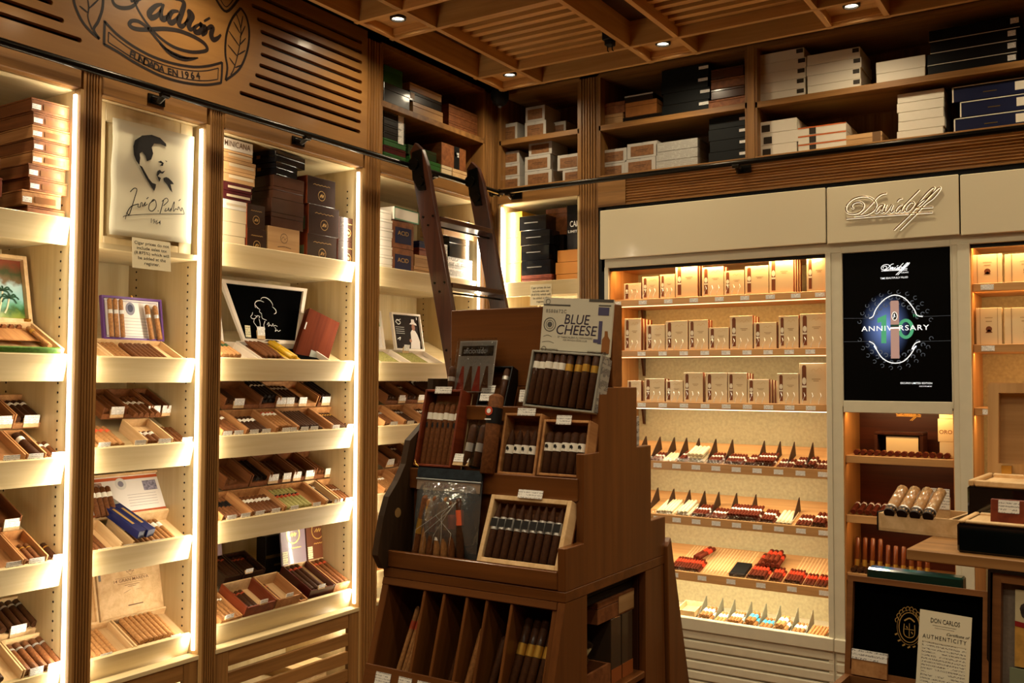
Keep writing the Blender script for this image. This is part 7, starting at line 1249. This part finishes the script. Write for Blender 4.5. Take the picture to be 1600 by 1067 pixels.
for j in range(n2+1):
    for i in range(n1):
        t1, t2 = 2*math.pi*i/n1, math.pi*j/n2; rr = 1+0.22*math.sin(5*t1+3*t2)+0.15*math.sin(7*t2-2*t1); vs.append((0.066+0.055*rr*math.sin(t2)*math.cos(t1), 0.075+0.055*rr*math.sin(t2)*math.sin(t1), 0.070-0.062*math.cos(t2)*(1+0.1*math.sin(4*t1))))
mb.add(vs, [(j*n1+i, j*n1+(i+1) % n1, (j+1)*n1+(i+1) % n1, (j+1)*n1+i) for j in range(n2) for i in range(n1)]); mb.build('film', sleeve, bg, smooth=True)
for i in range(3): cigar(bg.matrix_world @ T((0.045+0.024*i, 0.05, 0.02)) @ Rx(50) @ Rz(12-8*i), 0.10, 0.010, 'cdark', None, label='dark cigar inside the crumpled bag in the stand side opening, %s' % ('left', 'middle', 'right')[i], group='cigars in the crumpled bag')
# leaflet holder peeking out behind the stand's second step
o = closed_box(T((1.835, -2.215, 1.40)), 0.064, 0.05, 0.105, 'small striped carton on the far side step of the stand', printmat('bw_stripes', (190, 188, 180), (40, 40, 40), period=0.02), None, seam=False)
# ================================================================== right-hand side stand with humidors
RZ = -5.0; PT = 1.27
P0 = PZ(1416, 857, PT); RM = T(P0) @ Rz(RZ)
SS2 = thing('side_stand', 'oak side stand with a plank shelf at the right edge', 'display stand', T((P0.x, P0.y, 0)) @ Rz(RZ))
plk = wood('plank_oak', (128, 88, 48), (164, 120, 72), 'X', 0.45, 1.0, 0.1, 1, 0.0)
MB().box(0, 0, PT-0.022, 0.85, 0.42, PT).build('plank_shelf', plk, SS2, bevel=0.002)
MB().box(-0.02, -0.62, 1.03, 0.85, 0.0, 1.05).build('lower_shelf', plk, SS2, bevel=0.002)
MB().box(0.62, 0.02, 0, 0.85, 0.40, PT-0.022).build('upright_case', dark_in, SS2); MB().box(0.45, -0.60, 0, 0.85, -0.02, 1.03).build('base_case', dark_in, SS2)
L2 = lambda x, y, z: SS2.matrix_world @ T((x, y, z))
def loc2(px, py, z): p = PZ(px, py, z); return SS2.matrix_world.inverted() @ p
# tube tray
a = loc2(1370, 829, PT); b_ = loc2(1520, 840, PT); tw, td, th = 0.24, 0.15, 0.038
a = Vector((-0.112, 0.20, PT))
TT = thing('tube_tray', 'pale shallow wooden tray with four large glass cigar tubes', 'tray', L2(a.x, a.y, PT+0.0005) @ Rz(-4))
MB().box(0, 0, 0, tw, td, 0.006).build('bottom', cedar_l, TT)
for q in ((0, 0, 0.006, td), (tw-0.006, 0, tw, td), (0.145, 0.006, 0.151, td-0.006)): MB().box(q[0], q[1], 0.006, q[2], q[3], th).build('side_wall', cedar_l, TT)
for q in ((0.006, 0, tw-0.006, 0.006), (0.006, td-0.006, tw-0.006, td)): MB().box(q[0], q[1], 0.006, q[2], q[3], th).build('end_wall', cedar_l, TT)
MB().box(-0.003, -0.002, -0.0, 0.0, td*0.3, th+0.002).build('corner_plate', black, TT)
tg = mat('tube_glass', (170, 128, 84), 0.1, coat=1, noise=0.35, nscale=90)
for i in range(4):
    M = TT.matrix_world @ T((0.024+0.0272*i, 0.006, 0.030)) @ Rx(27); c = cigar(M, 0.098, 0.0122, 'mid', 'silver', label='large glass cigar tube lying in the shallow tray, %s from the left' % ORD[i], group='large tubes in the shallow tray', shape='tube', name='cigar_tube', cat='cigar tube', leafm=tg, bp=0.12, bw=0.04)
    MB().lathe([(-0.004, 0.0113), (0.010, 0.0127)], 14, 1).build('dark_cap', mat('cap_dark', (34, 20, 12), 0.5), c)
cigar(TT.matrix_world @ T((0.132, 0.02, 0.007)) @ Rz(-6), 0.11, 0.0125, 'mid', 'silver', label='glass cigar tube leaning in the middle of the shallow tray', group='single cigars', shape='tube', name='cigar_tube', cat='cigar tube', leafm=tg, bp=0.1, bw=0.05)
cigar(TT.matrix_world @ T((0.20, 0.012, 0.007)), 0.09, 0.0125, 'mid', None, label='lone cigar in the right compartment of the shallow tray', group='single cigars')
for x_, lb, mm_ in ((0.085, 'behind the four large tubes', cedar), (0.205, 'at the right end of the shallow tray', cedar_d)):
    t = price_tag(TT.matrix_world @ T((x_, td-0.016, 0.02)), 'price card on brown block ' + lb, 0.046, 0.066, back=2)
# humidors
def humidor(M, w, d, h, lidh, label, lid_rim, tagl):
    t = thing('humidor', label, 'humidor', M)
    MB().box(0, 0, 0, w, d, h*0.9).build('case', lacq, t, bevel=0.004)
    for q in ((0, 0, 0.014, d), (w-0.014, 0, w, d)): MB().box(q[0]+0.002, q[1]+0.002, h*0.9, q[2]-0.002, q[3]-0.002, h).build('rim', cedar_l, t, bevel=0.002)
    for q in ((0.014, 0.002, w-0.014, 0.016), (0.014, d-0.016, w-0.014, d-0.002)): MB().box(q[0], q[1], h*0.9, q[2], q[3], h).build('rim', cedar_l, t, bevel=0.002)
    MB().box(0.014, 0.016, h*0.9, w-0.014, d-0.016, h*0.93).build('tray_floor', cedar_l, t)
    if lidh: 
        ld = lid_panel(t, T((0, d-0.002, h)) @ Rx(-6), w, lidh, lid_rim, wood('lid_veneer', (150, 110, 66), (180, 138, 90), 'X', 0.4, 1.0), 0.022, 0.02, face='veneer_lining')
        for q in (0.03, 0.10): MB().box(q, d-0.012, h-0.002, q+0.02, d+0.0, h+0.018).build('hinge', brass, t)
    return t
hA = humidor(L2(0.075, 0.17, PT+0.0005), 0.32, 0.20, 0.125, 0.20, 'black lacquered humidor with raised light wood lid at the right edge', wood('lid_frame', (160, 118, 70), (188, 146, 96), 'Z', 0.4), '')
for i in range(3): cigar(hA.matrix_world @ T((0.11+0.03*i, 0.05, 0.125)) @ Rx(18), 0.10, 0.0135, 'mid', 'silver', label='glass cigar tube lying in the open humidor tray, %s from left' % ORD[i], group='tubes in the open humidor', shape='tube', name='cigar_tube', cat='cigar tube', leafm=tg, bp=0.12, bw=0.04)
price_tag(hA.matrix_world @ T((0.16, 0.17, 0.118)), 'price card standing behind the tubes in the open humidor', 0.09, 0.034, False, back=4)
hB = humidor(L2(0.088, 0.02, PT+0.0005), 0.32, 0.145, 0.062, 0, 'low black lacquered humidor without lid at the front of the plank', None, '')
bt = thing('price_block', 'reddish wooden block with white price card in the low black humidor', 'price tag', hB.matrix_world @ T((0.085, 0.030, 0.058)) @ Rx(-8)); MB().box(-0.032, 0, 0, 0.032, 0.012, 0.046).build('block', boxred, bt, bevel=0.002); MB().box(-0.018, -0.0012, 0.020, 0.018, 0, 0.044).build('card', tagp, bt)
# ---------- lower shelf: certificate box, green box, picture box
LZ = 1.0505
y0 = -2.78; tl, tr, bl = PY(1328, 906, y0), PY(1530, 926, y0), PY(1316, 1052, y0)
CB = thing('certificate_humidor', 'open walnut box with black velvet lid, gold crest and authenticity certificate', 'cigar box', T((bl.x-0.004, y0-0.17, LZ)) @ Rz(-3)); cw = 0.215
wl = wood('walnut_box', (96, 58, 30), (132, 86, 48), 'X', 0.4, 1.2, 0.2)
hb = bl.z-LZ+0.002
MB().box(0, 0, 0, cw, 0.17, 0.006).build('bottom', wl, CB)
for q in ((0, 0, 0.010, 0.17), (cw-0.010, 0, cw, 0.17)): MB().box(q[0], q[1], 0.006, q[2], q[3], hb).build('side_wall', wl, CB)
for q in ((0.010, 0, cw-0.010, 0.010), (0.010, 0.16, cw-0.010, 0.17)): MB().box(q[0], q[1], 0.006, q[2], q[3], hb).build('end_wall', wl, CB)
MB().box(0.010, 0.010, hb*0.55, cw-0.010, 0.16, hb*0.6).build('velvet_tray', velvet, CB)
lh = tl.z-bl.z+0.004; ld = lid_panel(CB, T((0, 0.165, hb)) @ Rx(-9), cw, lh, wl, velvet, 0.009, 0.014)
gx, gz = cw*0.45, lh*0.55
cr = [(ringpts(gx, gz, 0.024, 28, 0.029), 0.0016), (ringpts(gx, gz, 0.0285, 28, 0.034), 0.0008)]
for k in range(10):
    a_ = math.pi*(0.1+0.8*k/9); cr.append(([(gx+0.030*math.cos(a_)+0.005*math.cos(t), gz+0.036*math.sin(a_)+0.005*math.sin(t)) for t in (0, 1.5, 3, 4.2)], 0.0014))
cr += [([(gx-0.012, gz+0.012), (gx, gz+0.018), (gx+0.012, gz+0.012)], 0.003), ([(gx-0.012, gz+0.006), (gx-0.012, gz-0.014), (gx, gz-0.02), (gx+0.012, gz-0.014), (gx+0.012, gz+0.006)], 0.0016), ([(gx, gz+0.008), (gx, gz-0.018)], 0.0012), ([(gx-0.011, gz-0.004), (gx+0.011, gz-0.004)], 0.0012), ([(gx-0.007, gz+0.002), (gx-0.004, gz-0.002)], 0.002), ([(gx+0.005, gz-0.008), (gx+0.008, gz-0.012)], 0.002)]
for k in range(7):
    a_ = math.pi*(1.15+0.7*k/6); cr.append(([(gx+0.034*math.cos(a_)-0.003, gz+0.040*math.sin(a_)), (gx+0.034*math.cos(a_)+0.003, gz+0.040*math.sin(a_)+0.003)], 0.003))
cr = [([(gx+(p[0]-gx)*0.66, gz+(p[1]-gz)*0.8) for p in P], wd*0.75) for P, wd in cr]
strokes(ld, 'gold_crest', gold_i, cr, 0.0120)
cp = thing('certificate', 'cream authenticity certificate leaning in the black velvet lid', 'certificate', CB.matrix_world @ ld.matrix_basis @ T((cw*0.52, -0.004, 0.0)) @ Ry(2)); pw_, ph_ = 0.076, 0.120
MB().box(0, 0, 0, pw_, 0.0008, ph_).build('sheet', finep, cp)
flat(cp, 'heading_field', mat('cert_paper2', (226, 216, 188), 0.6), [rect(0, ph_*0.60, pw_, ph_), rect(0.0, 0, 0.006, ph_*0.6), rect(pw_-0.006, 0, pw_, ph_*0.6)], -0.0004)
lettering('DON CARLOS', 0.010, ink_b, cp, T((pw_*0.5, -0.0007, ph_*0.88)), width=pw_*0.56); lettering('AUTHENTICITY', 0.009, ink_b, cp, T((pw_*0.5, -0.0007, ph_*0.665)), width=pw_*0.84, space=1.3); lettering('Certificate of', 0.006, ink_b, cp, T((pw_*0.74, -0.0007, ph_*0.735)), shear=0.4); flat(cp, 'rule', gi, [rect(pw_*0.26, ph_*0.82, pw_*0.72, ph_*0.825), rect(pw_*0.3, ph_*0.79, pw_*0.68, ph_*0.794)], -0.0007)
t = thing('price_block', 'wide wooden block with price card standing in the black velvet lid', 'price tag', CB.matrix_world @ ld.matrix_basis @ T((0.040, -0.004, 0.002))); MB().box(-0.028, 0, 0, 0.028, 0.006, 0.034).build('block', cedar, t); MB().box(-0.028, -0.0010, 0.0250, 0.028, 0.0062, 0.040).build('card', tagp, t)
g0, g1 = PY(1354, 886, -2.70), PY(1506, 900, -2.70); zg = LZ; hg = g0.z-LZ
grl = mat('green_lacquer', (10, 46, 38), 0.1, coat=1)
GB = thing('green_box', 'dark green lacquered box standing behind the velvet-lined lid', 'cigar box', T((g0.x, -2.70, zg)) @ Rz(-4)); gw = g1.x-g0.x
MB().box(0, 0, 0, gw, 0.028, hg*0.72).build('body', grl, GB, bevel=0.003); MB().box(0, 0, hg*0.725, gw, 0.028, hg).build('lid', grl, GB, bevel=0.003); MB().box(gw*0.47, -0.004, hg*0.66, gw*0.53, 0, hg*0.80).build('clasp', chrome, GB)
# picture box at the far right
f0 = PY(1536, 892, -2.80); PB = thing('picture_box', 'large dark-edged box lid with framed tree and vase pictures at the right edge', 'picture box', T((f0.x, -2.80, LZ)) @ Rz(-8) @ Rx(-6)); fh = f0.z-LZ; fw_ = 0.26
lid_panel(PB, T((0, 0, 0)), fw_, fh, lacq, mat('linen_grey', (120, 108, 96), 0.9, noise=0.1, nscale=200), 0.004, 0.02, name='case', face='linen_lining')
for q in ((0.006, 0.004, 0.018, fh-0.004), (0.018, fh-0.018, fw_-0.006, fh-0.004)): MB().box(q[0], 0.004, q[1], q[2], 0.018, q[3]).build('inner_frame', wl, PB)
MB().box(0.036, 0.012, fh*0.46, fw_-0.02, 0.016, fh-0.026).build('picture_board', mat('stripe_cream', (190, 176, 140), 0.6), PB)
flat(PB, 'tree_print', mat('tree_ink', (58, 48, 44), 0.6), [disc(0.060+0.009*math.cos(k*1.3), fh*0.80+0.008*math.sin(k*1.7), 0.010, 10) for k in range(6)] + [rect(0.056, fh*0.70, 0.062, fh*0.80)], 0.0115)
flat(PB, 'ground_print', mat('ochre_ground', (176, 132, 60), 0.6, noise=0.2, nscale=80), [rect(0.036, fh*0.46, fw_-0.02, fh*0.70)], 0.0117); flat(PB, 'ground_print', mat('red_ground', (130, 24, 22), 0.6), [[(0.036, fh*0.69), (0.10, fh*0.66), (0.2, fh*0.69), (0.2, fh*0.71), (0.10, fh*0.69), (0.036, fh*0.72)]], 0.0113); flat(PB, 'ground_print', mat('blue_ground', (70, 90, 130), 0.6), [[(0.066, fh*0.67), (0.12, fh*0.66), (0.14, fh*0.5), (0.09, fh*0.5), (0.072, fh*0.56), (0.062, fh*0.62)]], 0.0111)
MB().box(0.030, 0.008, 0.01, fw_-0.02, 0.014, fh*0.45).build('picture_board', mat('sage_board', (110, 116, 92), 0.6), PB); flat(PB, 'vase_print', mat('vase_white', (206, 200, 190), 0.5), [disc(0.075, fh*0.20, 0.026, 20, 0.030), rect(0.064, fh*0.28, 0.086, fh*0.37)], 0.0075); flat(PB, 'vase_print', ink_b, [[(0.070, fh*0.14), (0.092, fh*0.14), (0.088, fh*0.24), (0.080, fh*0.21), (0.072, fh*0.24)]], 0.0072)
o = STUFFV.build('cigars', STUFFM); tag(o, 'the many further small cigars filling the more distant trays', 'cigars'); o['kind'] = 'stuff'
print('CIGARS', NCIG[0], 'TRIS', sum(len(p.vertices)-2 for o in bpy.data.objects if o.type == 'MESH' for p in o.data.polygons), 'OBJ', len(bpy.data.objects))
